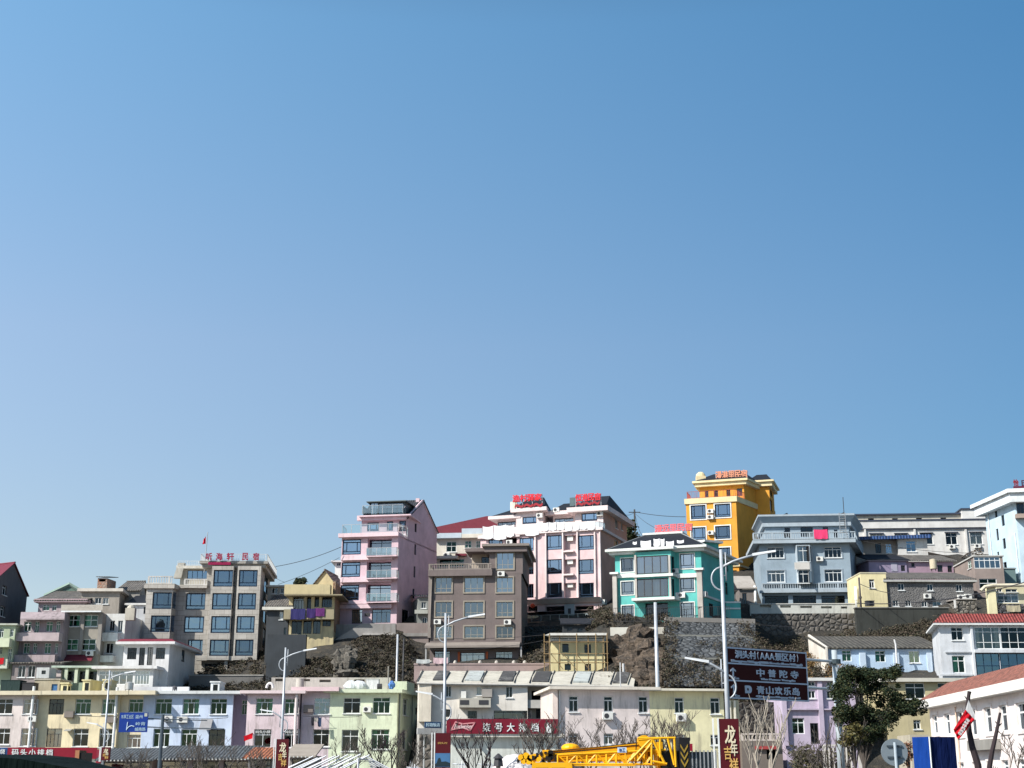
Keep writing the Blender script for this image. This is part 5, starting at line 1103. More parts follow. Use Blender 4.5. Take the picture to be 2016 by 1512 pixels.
B.win([(332,842,622,1006),(332,1048,622,1215)], 'tebay'); B.win([(652,850,680,1000),(652,1052,680,1212)], 'slot', 'R')
B.zslab('cornice', B.z1+.15, B.z1+.45, .5, TW); B.slab('floor_band', 1010, 1034, .25, TW); B.slab('floor_band', 1222, 1246, .4, TW)
for x in (318, 626): B.fbox('corner_trim', (x,838,x+18,1222), -.01, .12, TP_)
for (x0, x1) in ((150,318),(700,880)): q = F.rect('K', (x0,1002,x1,1040), .3); T.part('floor_band', MB().fbox(F, q[0], q[1], q[2], q[3], -.01, .3), TW)
for (x0, x1, ya) in ((120,158,1010),(882,930,972)):
    q = F.rect('K', (x0,ya,x1,1430), .5); o = T.part('pillar', MB().fbox(F, q[0], q[1]-.5, q[2], q[3], -.01, .5), TP_); T.part('capital', MB().fbox(F, q[0]-.25, q[3], q[2]+.25, q[3]+.22, -.01, .75), TW, o)
V.win([(415,1268,620,1425)], 'garage'); 
for (x, y) in ((678,980),(678,1200),(738,1198)): V.ac(x, y)
V.ac(968, 1190, 'R')
q = V.Rt.rect('K', (945,1228,1180,1250), .15); T.part('side_band', MB().fbox(V.Rt, q[0], q[1], q[2], q[1]+.25, -.01, .15), TW)
D1 = Vol(T, 'K', 955, 1075, 728, V.z1, TE, Y=V.Rt.pt(4,0).y+1.0, yaw=30, d=2); D1.zslab('dormer_roof', D1.z1, D1.z1+.25, .4, TW)
finish(T)
T = Thing('low_extension', 'low teal walled extension at the right of the turquoise guesthouse', 'house'); V9 = Vol(T, 'K', 1140, 1272, 1268, base(1450,160), TE, Y=161, d=3); V9.slab('coping', 1256, 1270, .05, TW); V9.fbox('band', (1140,1312,1272,1326), -.01, .08, TW); finish(T)
T = Thing('rooftop_sign', 'separate pinkish red letters above the turquoise guesthouse roof', 'sign'); FS = Face(c.xy - F.u*5, c.xy + F.u*5); T.at((c.x, c.y, c.z))
roofsign(T, FS, 'K', (500,560,838,625), '漫远里民宿', 0.0, paint((0.62,0.12,0.14)), legs=1.0)
for i, (xa, xb, ya, yb, l) in enumerate(((372,465,708,768,'white sheet at the left of the black roof of the turquoise guesthouse'),(488,545,690,762,'white towel second on the turquoise guesthouse roof line'),(550,588,690,758,'narrow white towel between sheets on the turquoise guesthouse roof'),(600,672,712,758,'white sheet in front of the roof ridge on the turquoise guesthouse'),(700,762,702,732,'small white cloth rightmost on the turquoise guesthouse roof'),(302,338,715,745,'small white cloth leftmost on the turquoise guesthouse roof'))):
    off = .75; u0, z1 = F.hit('K', xa, ya, off); u1, z0 = F.hit('K', xb, yb-8, off); hung('bed_sheet', l, 'sheet', F, u0, z1, u1-u0, z1-z0, cloth((0.80,0.80,0.82)), off, 'sheets drying on the black roof', i*7+3, .1)
c2 = F.pt(*F.hit('K', 545, 640, -5), -5); 
# terrace wall in front of teal, stained white, and black fence
T = Thing('terrace_wall', 'stained white terrace wall with dark drip marks below the turquoise guesthouse', 'wall'); Vw = Vol(T, 'J', 440, 1010, 20-5, P(1250,1252,156).z, plaster((0.56,0.54,0.48), .9, (0.12,0.09,0.07)), Y=156.5, yaw=-3, d=1.5, ybv=105); finish(T)
T = Thing('terrace_wall', 'thin white beam edging the dirt slope below the terrace wall', 'wall'); p, q = PV('J', 525, 96, 155.5), PV('J', 930, 112, 155.5); T.at(p); T.part('beam', MB().box(p.x, 155.2, q.z-.1, q.x, 155.6, p.z), plaster((0.55,0.55,0.5))); 
T = Thing('fence', 'black iron fence along the terrace of the turquoise guesthouse', 'fence'); pts = [PV('K', 130, 1435, 157), PV('K', 640, 1425, 156.5), PV('K', 1180, 1425, 156)]; T.at(pts[0])
for a, b in zip(pts, pts[1:]): railing(T, a, b, a.z-.1, a.z+1.5, 'bars', GFRAME)

# ---------------------------------------------------------------- yellow tower
YT = plaster((0.68,0.31,0.045), .22, (0.35,0.2,0.06)); YTW = plaster((0.72,0.60,0.36), .15)
T = Thing('guesthouse', 'tall orange yellow guesthouse with white framed windows and black hipped roof', 'guesthouse')
V = Vol(T, 'K', 780, 1232, 350, base(1480,194), YT, Y=194, yaw=-17, d=13, rx=1565); F = V.F
V.win([(825,388,960,514),(1042,376,1182,496),(830,588,960,702),(1046,574,1180,692),(850,775,960,880),(1055,770,1182,880)], 'ye')
for (x, y) in ((1000,440),(1000,493),(1002,635)): V.ac(x, y)
V.slab('cornice', 318, 366, .2, YTW); V.slab('lower_band', 934, 950, .2, YTW)
V.win([(1190,975,1240,1065)], 'none'); balcony(V, (1150,1062,1262,1145), .8, .15, 'bars', YT, rmat=paint((0.35,0.08,0.05)))
Vt = Vol(T, 'K', 902, 1330, 212, V.z1+.01, plaster((0.70,0.42,0.14), .15), on=V, off=-3.0, d=9.9)
Vt.poly[1] = V.Rt.pt(3.0,0,0)[:2]; Vt.poly[2] = V.Rt.pt(V.Rt.len*.62,0,0)[:2]; Vt.F = Face(Vt.poly[0], Vt.poly[1]); Vt.Rt = Face(Vt.poly[1], Vt.poly[2]); Vt.Bk = Face(Vt.poly[2], Vt.poly[3]); Vt.L = Face(Vt.poly[3], Vt.poly[0])
Vt.mat = YT
Vt.win([(950,255,985,318),(1032,252,1072,316),(1145,245,1182,308),(1240,235,1290,305)], 'dk'); Vt.zslab('cornice', Vt.z1-.05, Vt.z1+.45, .6, YTW); Vt.zslab('coping', Vt.z1+.453, Vt.z1+.75, .9, YTW); Vt.hip(2.0, .7, TILE_BLK, .25, .75, base=Vt.z1+.753)
Vb = Vol(T, 'K', 1365, 1530, 222, V.z0, YT, Y=V.Rt.pt(V.Rt.len*.55,0).y, yaw=-17, d=6, rx=1570); Vb.zslab('cornice', Vb.z1, Vb.z1+.6, .5, YTW); Vb.zslab('coping', Vb.z1+.603, Vb.z1+.85, .8, YTW); Vb.hip(1.6, .5, TILE_BLK, .3, .7, base=Vb.z1+.853); Vb.win([(1540,255,1560,310),(1540,340,1560,440)], 'slot', 'R')
za, zb = V.zof(320)+.02, V.zof(255); RR = paint((0.36,0.07,0.05))
for a, b in ((F.pt(.2,0,.1), F.pt(F.len-.1,0,.1)), (F.pt(.2,0,-2.9), F.pt(.2,0,.1)), (F.pt(F.len-.1,0,.1), V.Rt.pt(2.9,0,.05))): railing(T, a, b, za, zb, 'bars', RR)
roofsign(T, V.F, 'K', (1048,78,1335,148), '漫港里民宿', -3.2, paint((0.62,0.26,0.16)), legs=.7); V.ac(1365, 1020, 'R')
finish(T)
T = Thing('chimney', 'small cream chimney pot at the left of the orange guesthouse roof', 'chimney', loc=F.pt(0,0)); c = F.pt(*F.hit('K', 915, 165, -4), -4); T.at(c - Vector((0,0,1.2))); T.part('stack', MB().box(c.x-.7, c.y-.4, c.z-1.3, c.x+.7, c.y+.4, c.z+.6).blob(c+Vector((0,0,.6)), .7, .4, .7, 3, .03, 10, 8), YTW)
# small village sheds below the yellow tower
T = Thing('shed', 'small old shed with a grey tarp roof below the orange guesthouse', 'shed'); V = Vol(T, 'K', 1262, 1400, 1150, base(1490,170), plaster((0.20,0.18,0.17), .6), Y=172, d=4); V.shed(.1, 2.2, .3, plaster((0.36,0.33,0.30), .6)); V.win([(1290,1180,1330,1290)], 'door'); finish(T)
T = Thing('shed', 'dark roofed low shed beside the turquoise guesthouse', 'shed'); V = Vol(T, 'K', 1180, 1265, 1165, base(1450,174), plaster((0.14,0.15,0.16), .6), Y=175, d=4); V.shed(.1, 1.5, .3, TILE_BLK); finish(T)

# ---------------------------------------------------------------- grey blue house
GB = plaster((0.27,0.34,0.40), .22, (0.16,0.19,0.22)); GBL = plaster((0.36,0.42,0.47), .2)
T = Thing('village_house', 'grey blue house with a deep cornice, balustrade balcony and white bay column', 'house')
V = Vol(T, 'L', 420, 1410, 510, base(1580,177)-2, GB, Y=178, yaw=-5, d=10, rx=1480); F = V.F
V.win([(508,548,690,664),(1136,542,1324,660),(508,802,700,930),(1140,792,1330,924)], 'gb'); V.ac(1085, 672)
V.win([(480,1078,740,1172),(790,1076,1048,1172),(1105,1076,1365,1172)], 'garage')
V.slab('balcony_slab', 468, 508, .9, GBL)
pl = offset_poly(V.poly, .85)
for i in (0, 1): railing(T, pl[i], pl[i+1], V.zof(468), V.zof(390), 'baluster', GBL)
Vt = Vol(T, 'L', 480, 1402, 296, V.z1+.02, GB, on=V, off=-1.6, d=8.3, rx=1475); Vt.win([(876,322,1010,430),(700,330,760,430),(1120,322,1180,430)], 'door'); Vt.zslab('frieze', Vt.z1-.25, Vt.z1+.25, .35, GBL)
pa_ = offset_poly(Vt.poly, .3); pb_ = offset_poly(Vt.poly, .85); T.part('cornice', MB().hexa([(p[0],p[1],Vt.z1+.253) for p in pa_], [(p[0],p[1],Vt.zof(212)) for p in pb_]), GB); T.part('coping', MB().prism([p[:2] for p in offset_poly(Vt.poly, .92)], Vt.zof(212)+.003, Vt.zof(192)), GBL)
F2 = Vt.F
for (xa, xm, xb, y0, y1) in ((580,735,780,192,150),(925,985,1010,192,172),(1195,1360,1395,192,145)):
    a, m, b = F2.hit('L', xa, y0), F2.hit('L', xm, y1), F2.hit('L', xb, y0)
    T.part('skylight_ridge', MB().hexa([F2.pt(a[0],a[1]-.3,-1), F2.pt(b[0],b[1]-.3,-1), F2.pt(m[0],m[1],-1)], [F2.pt(a[0],a[1]-.3,-5), F2.pt(b[0],b[1]-.3,-5), F2.pt(m[0],m[1],-5)]), TILE_BLK)
bay = Vol(T, 'L', 830, 975, 520, V.zof(945), GBL, on=V, off=1.0, d=.98, rx=1003, lx=808)
bay.win([(838,528,968,705),(840,795,968,940)], 'row2'); bay.win([(978,540,998,700),(980,800,1000,940)], 'slot', 'R'); bay.fbox('panel', (808,712,975,790), -.01, .08, plaster((0.55,0.53,0.5)))
za, zb = V.zof(1012), V.zof(945); railing(T, F.pt(0,0,.5), F.pt(F.len,0,.5), za, zb, 'baluster', GBL); q = F.rect('L', (420,1012,1412,1030), .6); T.part('balcony_slab', MB().fbox(F, q[0], q[1]-.15, q[2], za-.003, -.01, .62), GBL)
T.part('balcony_floor', MB().fbox(F, 0, zb-.15, F.len, zb-.02, -.02, .4), GB)
finish(T); FG = F
# ladder
a = F.hit('L', 1312, 400, 1.2); b = F.hit('L', 1312, 165, 1.2); w = F.hit('L', 1378, 400, 1.2)[0] - a[0]; mb = MB(); 
for du in (0, w): mb.tube([F.pt(a[0]+du, a[1], 1.3), F.pt(a[0]+du, b[1], 1.3)], .05, 5)
for i in range(9): z = a[1] + (b[1]-a[1])*(i+.5)/9; mb.tube([F.pt(a[0], z, 1.3), F.pt(a[0]+w, z, 1.3)], .035, 5)
single('ladder', mb, STEEL, 'pale ladder rising over the cornice of the grey blue house', 'ladder')
a = F.hit('L', 1352, 150, -1); single('antenna', MB().tube([F.pt(a[0], a[1]-2, -1), F.pt(a[0], a[1]+1.9, -1)], .05, 5), GFRAME, 'thin mast above the grey blue house roof', 'antenna')
u0, z1 = F.hit('L', 1018, 350, 1.0); u1, z0 = F.hit('L', 1175, 450, 1.0); hung('quilt', 'bright pink patterned quilt over the grey blue house balustrade', 'quilt', F, u0, z1, u1-u0, z1-z0, cloth((0.75,0.06,0.17)), 1.05)
for i, (xa, xb) in enumerate(((690,725),(728,760),(1240,1285))):
    u0, z1 = F.hit('L', xa, 365 if i < 2 else 350, .6); u1, z0 = F.hit('L', xb, 440, .6); hung('garment', ['left dark garment of the pair on the grey blue balcony','right dark garment of the pair on the grey blue balcony','dark garment right of the pink quilt'][i], 'clothing', F, u0, z1, u1-u0, z1-z0, cloth((0.02,0.03,0.05)), .65, 'dark garments on the grey blue balcony', i)
# white parapet and stone wall below
T = Thing('parapet_wall', 'white parapet with slot openings in front of the grey blue house', 'wall'); Vw = Vol(T, 'L', 315, 1555, 1172, P(1560,1208,170).z-.3, plaster((0.50,0.51,0.48), .7, (0.15,0.14,0.13)), Y=170, yaw=-2, d=.5)
Vw.win([(425,1182,548,1210),(650,1186,768,1212),(872,1190,1000,1216),(1100,1195,1220,1220),(1320,1198,1390,1222)], 'none'); Vw.slab('coping', 1164, 1174, .08, plaster((0.5,0.5,0.47))); finish(T)
T = Thing('retaining_wall', 'dark rubble retaining wall below the white slotted parapet', 'wall'); Vs = Vol(T, 'L', 335, 1580, 1275, 8, rubble((0.15,0.135,0.12),(0.09,0.085,0.08), 1.5), Y=169.5, yaw=-2, d=.9); finish(T)
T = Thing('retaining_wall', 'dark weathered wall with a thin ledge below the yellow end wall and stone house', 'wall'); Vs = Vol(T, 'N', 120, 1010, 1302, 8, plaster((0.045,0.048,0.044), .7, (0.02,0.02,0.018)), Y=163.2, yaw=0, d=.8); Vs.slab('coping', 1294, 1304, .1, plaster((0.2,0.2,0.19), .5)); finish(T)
T = Thing('retaining_wall', 'stone wall coloured black for shade below the terrace of the pink hotel', 'wall'); Vs = Vol(T, 'H', 975, 1790, 1292, 8, rubble((0.05,0.05,0.055),(0.03,0.03,0.035), 1.6), Y=172, yaw=-8, d=.8); finish(T)  # black stone colour stands for deep shade under the hotel terrace
T = Thing('shed', 'sheds coloured near black for shade, stacked behind the scaffolded yellow house', 'shed'); Vs = Vol(T, 'J', -60, 430, -10, 8, plaster((0.035,0.04,0.045), .5, (0.02,0.02,0.02)), Y=160, yaw=0, d=3); Vs.win([(-20,10,40,60),(90,20,150,70),(230,10,300,60)], 'dk'); Vs.shed(.02, 1.0, .3, TILE_BLK); finish(T)  # near-black plaster paints the shade these sheds stand in
# ---------------------------------------------------------------- far right of the hill
WB = plaster((0.60,0.59,0.57), .4, (0.35,0.3,0.27))
T = Thing('school_block', 'long white block on the ridge with dark trimmed string courses', 'building')
V = Vol(T, 'N', 60, 1400, 545, base(1800,204), WB, Y=206, yaw=-4, d=10)
V.win([(260,588,385,640),(495,582,622,640),(740,578,862,690),(985,578,1095,692),(1220,573,1338,688)], 'row2'); DKB = paint((0.05,0.06,0.09))
for r in ((250,580,390,588),(490,580,625,586),(732,575,865,581),(975,570,1105,577),(1210,567,1342,573)): V.fbox('lintel', r, -.01, .25, DKB)
V.slab('string_course', 540, 547, .25, DKB); Vp = Vol(T, 'N', 60, 1400, 460, V.z1+.2, WB, on=V, off=.05, d=9); Vp.slab('string_course', 450, 461, .12, DKB)
Vq = Vol(T, 'N', 60, 1138, 408, Vp.z1+.1, plaster((0.48,0.45,0.38), .3), on=V, off=-2.5, d=7); Vq.slab('coping', 396, 409, .35, DKB); Vq.win([(240,440,296,456),(470,440,525,456),(700,436,757,455),(934,434,990,452)], 'none')
Vr = Vol(T, 'N', 1138, 1400, 352, Vp.z1+.1, WB, on=V, off=-1.5, d=7); Vr.slab('coping', 342, 353, .2, DKB)
for x in (208, 686, 1178): V.fbox('pier', (x,545,x+18,790), -.01, .3, WB)
V.ac(1048, 712); V.ac(1292, 705); finish(T)
T = Thing('village_house', 'house with a blue sheet roof and a white front block', 'house')
V = Vol(T, 'N', 118, 520, 640, base(1710,190), plaster((0.36,0.33,0.30), .7), Y=190, yaw=-3, d=6); V.win([(308,680,365,775)], 'door'); V.win([(410,685,470,775)], 'rowb')
V2 = Vol(T, 'N', 520, 802, 632, V.z0, WB, on=V, off=.9, d=6); V2.win([(605,656,700,762)], 'nar', glassk='blue'); BL = tiles((0.03,0.10,0.30), (0.03,0.08,0.24), .4, rough=.5)
q = V.F.rect('N', (105,600,842,640), 1.6); T.part('roof', MB().hexa([V.F.pt(q[0],q[1]-.1,1.8), V.F.pt(q[2],q[1]+.1,1.8), V.F.pt(q[2],q[1]+.7,-6), V.F.pt(q[0],q[1]+.7,-6)], [V.F.pt(q[0],q[3]-.25,1.8), V.F.pt(q[2],q[3],1.8), V.F.pt(q[2],q[3]+.5,-6), V.F.pt(q[0],q[3]+.5,-6)]), BL); finish(T)
T = Thing('village_house', 'lavender shaded house with dark tile roofs below the blue roofed house', 'house')
LV = plaster((0.30,0.25,0.36), .3); V = Vol(T, 'N', 242, 605, 848, base(1740,180), LV, Y=181, yaw=3, d=5, lx=120); V.win([(555,892,596,948)], 'dk'); V.fbox('pale_panel', (462,870,520,950), -.01, .05, plaster((0.40,0.38,0.47))); V.shed(.02, 2.3, .35, TILE_BLK, yb=788)
V2 = Vol(T, 'N', 606, 1055, 858, V.z0, plaster((0.38,0.26,0.33), .4), on=V, off=-.2, d=5); V2.win([(655,870,686,906),(905,890,956,956),(1003,895,1046,958)], 'dk'); V2.shed(.02, 2.4, .4, TILE_OLD, yb=795); V.slab('eave', 842, 852, .3, plaster((0.4,0.36,0.42))); finish(T)
tank('tall tan cylinder tank standing above the grey stone house roof', 'N', 826, 893, 830, P(1835,1124,176).z, 176, plaster((0.50,0.44,0.33), .4))
T = Thing('village_house', 'pale pink sided house with a brown front and glazed top balcony', 'house')
V = Vol(T, 'N', 1252, 1528, 805, base(1940,172), plaster((0.27,0.22,0.20), .3), Y=172, yaw=-3, d=9, lx=1058); V.win([(1256,812,1508,922)], 'ver'); V.win([(1308,1020,1476,1118)], 'lb'); V.win([(1195,845,1230,925)], 'lb', 'L'); V.slab('roof_slab', 796, 808, .15, plaster((0.5,0.5,0.48))); finish(T)
T = Thing('village_house', 'small teal grey block beside the pale blue tower', 'house'); V = Vol(T, 'N', 1530, 1652, 925, base(1970,170), plaster((0.16,0.24,0.24), .4), Y=176, d=4); V.slab('coping', 915, 927, .1, plaster((0.3,0.34,0.34))); finish(T)
T = Thing('village_house', 'dark stone house with an overgrown tile roof and a yellow end wall', 'house')
V = Vol(T, 'N', 408, 1245, 1052, base(1830,166)-1, rubble((0.15,0.145,0.145),(0.09,0.09,0.095), 4.2, (0.17,0.165,0.16), .4), Y=167, yaw=1, d=7); V.win([(526,1066,586,1132),(806,1070,862,1136),(1085,1076,1142,1142)], 'slide'); V.win([(480,1226,532,1285),(600,1230,652,1285),(755,1235,808,1290),(860,1240,945,1288)], 'slide')
V.slab('eave_band', 1036, 1054, .4, plaster((0.42,0.42,0.40), .5)); V.shed(.25, 3.1, .35, TILE_OLD, yb=962); V.ac(812, 1186); V.ac(1135, 1198); V.ac(1202, 1190)
V2 = Vol(T, 'N', 164, 408, 968, V.z0, plaster((0.68,0.60,0.36), .3), on=V, off=.3, d=6.5); V2.win([(250,1026,302,1110)], 'nar'); V2.slab('coping', 960, 970, .06, plaster((0.6,0.55,0.4))); finish(T)
boxthing('water_trough', 'dark box standing in front of the yellow end wall', 'box', 'N', 225, 1235, 298, 1280, 165, .8, GFRAME)
T = Thing('stone_shed', 'small rough stone outhouse at the right end of the stone house', 'shed'); V = Vol(T, 'N', 1100, 1275, 1225, base(1900,163), rubble((0.22,0.20,0.17),(0.12,0.11,0.10), 2.2), Y=163, d=4); V.shed(.02,.3,.1,plaster((0.3,0.28,0.26))); V.fbox('white_post', (1068,1225,1084,1300), .1, .3, WB); finish(T)
T = Thing('village_house', 'cream yellow house with a hooked canopy and gridded upper windows', 'house')
V = Vol(T, 'N', 1472, 1800, 1100, base(1990,157), plaster((0.56,0.52,0.36), .3), Y=157, d=6, lx=1385); V.win([(1475,1165,1682,1252)], 'grid'); V.win([(1470,1115,1526,1150),(1560,1118,1672,1150)], 'slide')
V.fbox('pillar', (1392,1100,1472,1365), -.01, .6, plaster((0.72,0.66,0.42), .2)); q = V.F.rect('N', (1395,1085,1470,1120), .8); T.part('hooked_canopy', MB().tube([V.F.pt(q[0]-.9,q[1]-.2,.8), V.F.pt(q[0]-.4,q[1]+.25,.8), V.F.pt(q[0]+.5,q[3],.8), V.F.pt(q[2]+8,q[3]+.1,.8)], .2, 8), plaster((0.6,0.55,0.42)))
V.fbox('dark_base', (1475,1262,1736,1350), -.01, .5, rubble((0.10,0.10,0.11),(0.07,0.07,0.08), 2)); finish(T)
u0, z1 = V.F.hit('N', 1565, 1275, .8); u1, z0 = V.F.hit('N', 1705, 1335, .8); hung('tarpaulin', 'tan tarpaulin hanging on the dark base of the cream house', 'tarpaulin', V.F, u0, z1, u1-u0, z1-z0, cloth((0.45,0.40,0.28)), .8)

# pale blue tower at the right edge: its left side faces the sun
LB = plaster((0.45,0.57,0.65), .25, (0.4,0.5,0.55))
T = Thing('guesthouse', 'pale blue tower house cut off by the right edge with dark roof letters', 'guesthouse')
fl = P(1997, 982, 176); bl = P(1936.5, 1006, 184); yaw = math.degrees(math.atan2(bl.y-fl.y, bl.x-fl.x)) - 90 if False else -9
V = Vol(T, '', 1997, 2150, 985, base(2000,178), LB, Y=176, yaw=-10, d=8.5, lx=1936.5)
V.win([(1452,322,1478,436),(1512,292,1540,347),(1518,408,1548,516),(1470,540,1492,655),(1533,632,1560,735),(1478,762,1497,800),(1540,860,1572,965)], 'slot', 'L', v='N')
V.win([(1662,240,1736,400)], 'door', v='N'); 
V.zslab('cornice', V.z1-.2, V.z1+1.0, .9, plaster((0.66,0.70,0.72), .15)); V.zslab('coping', V.z1+1.003, V.z1+1.5, 1.25, plaster((0.66,0.70,0.72), .15))
F = V.F; pipe(T, V.L, V.L.len*.12, V.z0+3, V.z1-.3); pipe(T, V.L, V.L.len-.6, V.z0+3, V.z1-4)
q = F.rect('N', (1636,130,1800,147), .5); T.part('sign_base', MB().fbox(F, q[0], q[1], q[0]+9, q[3], .2, .5), paint((0.10,0.01,0.03)))
q = F.rect('N', (1636,68,1684,126), .5); o = T.part('roof_lettering', text_mb('怡', F, q, .3, .14, .06), paint((0.22,0.02,0.03))); q = F.rect('N', (1716,75,1764,126), .5); T.part('roof_lettering', text_mb('日', F, q, .3, .14, .06), paint((0.06,0.015,0.03)))
q = F.rect('N', (1655,385,1736,440), .6); T.part('balcony', MB().fbox(F, q[0], q[1], q[0]+7, q[3]-.2, -.01, .9), plaster((0.35,0.28,0.24), .4)); finish(T)

# ---------------------------------------------------------------- white red roofed house, blue cottage
WW = plaster((0.56,0.58,0.61), .35)
T = Thing('village_house', 'white house with a red tile edge and a wall of glazing at the right edge', 'house')
V = Vol(T, 'O', 905, 2300, -15, base(1900,140), WW, Y=140, yaw=0, d=8, lx=825, zx=1000)
V.win([(1043,15,1170,153)], 'row2'); V.win([(1053,318,1188,500)], 'slideg'); V.win([(1292,15,1560,246),(1566,15,1840,246)], 'grid'); V.win([(1305,292,1560,560),(1566,292,1840,560)], 'gridb')
V.fbox('pilaster', (1268,5,1290,555), -.01, .3, WW); q = V.F.rect('O', (1290,250,1900,285), .5); T.part('floor_band', MB().fbox(V.F, q[0], q[1], q[0]+10, q[3], -.01, .5), WW); V.fbox('sill_band', (925,512,1275,530), -.01, .15, WW); V.fbox('string_course', (980,275,1265,285), -.01, .15, plaster((0.4,0.42,0.45)))
V.slab('fascia', -28, -5, .55, plaster((0.70,0.71,0.70), .1)); pl = offset_poly(V.poly, .6); zt = V.zof(-28)+.003
T.part('roof', MB().hexa([(p[0],p[1],zt) for p in pl], [(p[0],p[1],zt+1.0) for p in offset_poly(V.poly, -.5)]), tiles((0.34,0.06,0.05), (0.26,0.05,0.045), .3, rough=.6))
finish(T); 
T = Thing('cottage', 'light blue cottage with a grey pantile roof and a green lit blind', 'cottage')
V = Vol(T, 'M', 1338, 2520, 248, base(1740,148)-.5, plaster((0.40,0.52,0.66), .2), Y=148, yaw=1, d=7)
V.win([(232,266,342,386)], 'slideg', v='O'); q = V.fdraw((592,266,706,394), v='O'); make_window(T, V.F, q, 'slide', curt=cloth((0.28,0.50,0.01))); V.win([(1500,262,1600,378)], 'slideg')
for (a, b, vv) in ((75,138,'O'),(438,492,'O'),(794,842,'O')): q = V.F.rect(vv, (a,285,b,545), .35); T.part('buttress', MB().fbox(V.F, q[0], q[1]-.4, q[2], q[3], -.01, .35), plaster((0.48,0.58,0.70), .2))  # buttresses painted lighter than the wall to stand for sunlit strips
V.shed(.05, 2.7, .4, tiles((0.15,0.14,0.12), (0.06,0.057,0.052), .5), yb=112); 
T.part('gable_wall', MB().hexa([V.F.pt(-.25,V.z0,-7), V.F.pt(-.25,V.z0,.4), V.F.pt(-.02,V.z0,.4), V.F.pt(-.02,V.z0,-7)], [V.F.pt(-.25,V.z1+V.hb+.3,-7.3), V.F.pt(-.25,V.z1+.2,.45), V.F.pt(-.02,V.z1+.2,.45), V.F.pt(-.02,V.z1+V.hb+.3,-7.3)]), plaster((0.66,0.62,0.56), .3))
finish(T)
pa1 = PV('O', 435, 145, 146.5); single('vent_pipe', MB().tube([PV('O', 470, 535, 146.5), PV('O', 450, 200, 146.5), pa1], .1, 6), paint((0.6,0.6,0.6)), 'bent white vent pipe in front of the light blue cottage', 'vent pipe')
# ---------------------------------------------------------------- yellow strip and lavender house in the street
T = Thing('street_house', 'yellow ochre house with wide white windows behind the green tree', 'house')
V = Vol(T, 'O', 330, 1500, 600, 0, plaster((0.46,0.40,0.24), .4), Y=126, yaw=0, d=8); V.win([(556,606,765,776),(902,606,1162,776)], 'row2'); V.win([(640,1000,720,1100)], 'row2'); V.slab('roof_slab', 558, 598, .5, plaster((0.52,0.50,0.44))); finish(T)
LAV = plaster((0.47,0.40,0.50), .25)
T = Thing('street_house', 'lavender street house under the brown road sign with a white framed window', 'house')
V = Vol(T, 'M', 868, 1640, 590, 0, LAV, Y=124, yaw=2, d=7)
V.win([(1140,592,1212,640),(1338,592,1405,640)], 'slide'); V.win([(1138,690,1216,772),(1338,690,1412,772),(968,690,1040,772)], 'slide'); V.win([(968,980,1102,1150)], 'slideg'); V.win([(1165,1035,1252,1256)], 'door')
V.slab('roof_slab', 555, 588, .5, plaster((0.62,0.62,0.60))); q = V.F.rect('M', (868,880,1640,895), .3); T.part('string_course', MB().fbox(V.F, 0, q[1], V.F.len, q[3], -.01, .3), LAV)
for x in (868, 1258): V.fbox('pier', (x,590,x+48,1275), -.01, .35, LAV)
finish(T)
T = Thing('garden_terrace', 'stone terrace with a beige balustrade and red band beside the lavender house', 'terrace')
V = Vol(T, 'M', 430, 862, 1222, 0, plaster((0.15,0.125,0.11), .7), Y=118, d=8); railing(T, V.F.pt(0,0,-.1), V.F.pt(V.F.len,0,-.1), V.z1, V.zof(1142), 'baluster', plaster((0.50,0.44,0.40), .4)); V.fbox('red_band', (580,1280,825,1312), -.01, .25, paint((0.30,0.05,0.05))); V.win([(700,1320,810,1420)], 'none'); finish(T)
T = Thing('retaining_wall', 'brown board and stone wall behind the balustrade terrace', 'wall'); V = Vol(T, 'M', 400, 868, 810, 0, rubble((0.06,0.05,0.042),(0.03,0.027,0.024), 2.0), Y=128, d=1); finish(T)
T = Thing('fence', 'pale baluster fence in front of the lavender house hedge', 'fence'); p, q = PV('M', 1310, 1425, 96), PV('M', 1700, 1425, 96); T.at(p); railing(T, p, q, .1, p.z+1.0, 'baluster', plaster((0.55,0.52,0.48), .3))
# stone faced retaining slopes left of the grey blue house
RUB = rubble((0.115,0.125,0.135), (0.03,0.034,0.038), 1.5, (0.012,0.014,0.016))
T = Thing('retaining_wall', 'blue grey rubble stone wall with ledges behind the tall street lamp', 'wall')
def slopeface(T, name, pts, mat, th=.6):
    a = [Vector(p) for p in pts]; T.part(name, MB().hexa([p + Vector((0,th,0)) for p in a], a), mat)
a, b, c, d = P(1306,1352,138), P(1486,1352,139), P(1486,1228,154), P(1310,1224,154); T.at(a)
rs = MB(); nn, mm = 60, 44
for j in range(mm+1):
    for i in range(nn+1):
        p = a.lerp(b, i/nn).lerp(d.lerp(c, i/nn), j/mm); q_ = mnoise.noise(p*1.9)*.22 + mnoise.noise(p*.5)*.5; rs.v.append(p + Vector((0, -.25 + q_, 0)))
for j in range(mm):
    for i in range(nn): rs.f.append([j*(nn+1)+i, j*(nn+1)+i+1, (j+1)*(nn+1)+i+1, (j+1)*(nn+1)+i]); rs.m.append(0)
T.part('stone_face', rs, RUB); FACEP = (a.copy(), b.copy(), c.copy(), d.copy())
for t in (.42, .78): 
    e, f = a.lerp(d, t), b.lerp(c, t); T.part('ledge', MB().hexa([e+Vector((0,-.5,-.2)), f+Vector((0,-.5,-.2)), f+Vector((0,.3,-.2)), e+Vector((0,.3,-.2))], [e+Vector((0,-.5,.0)), f+Vector((0,-.5,.0)), f+Vector((0,.3,0)), e+Vector((0,.3,0))]), plaster((0.22,0.22,0.20), .8))
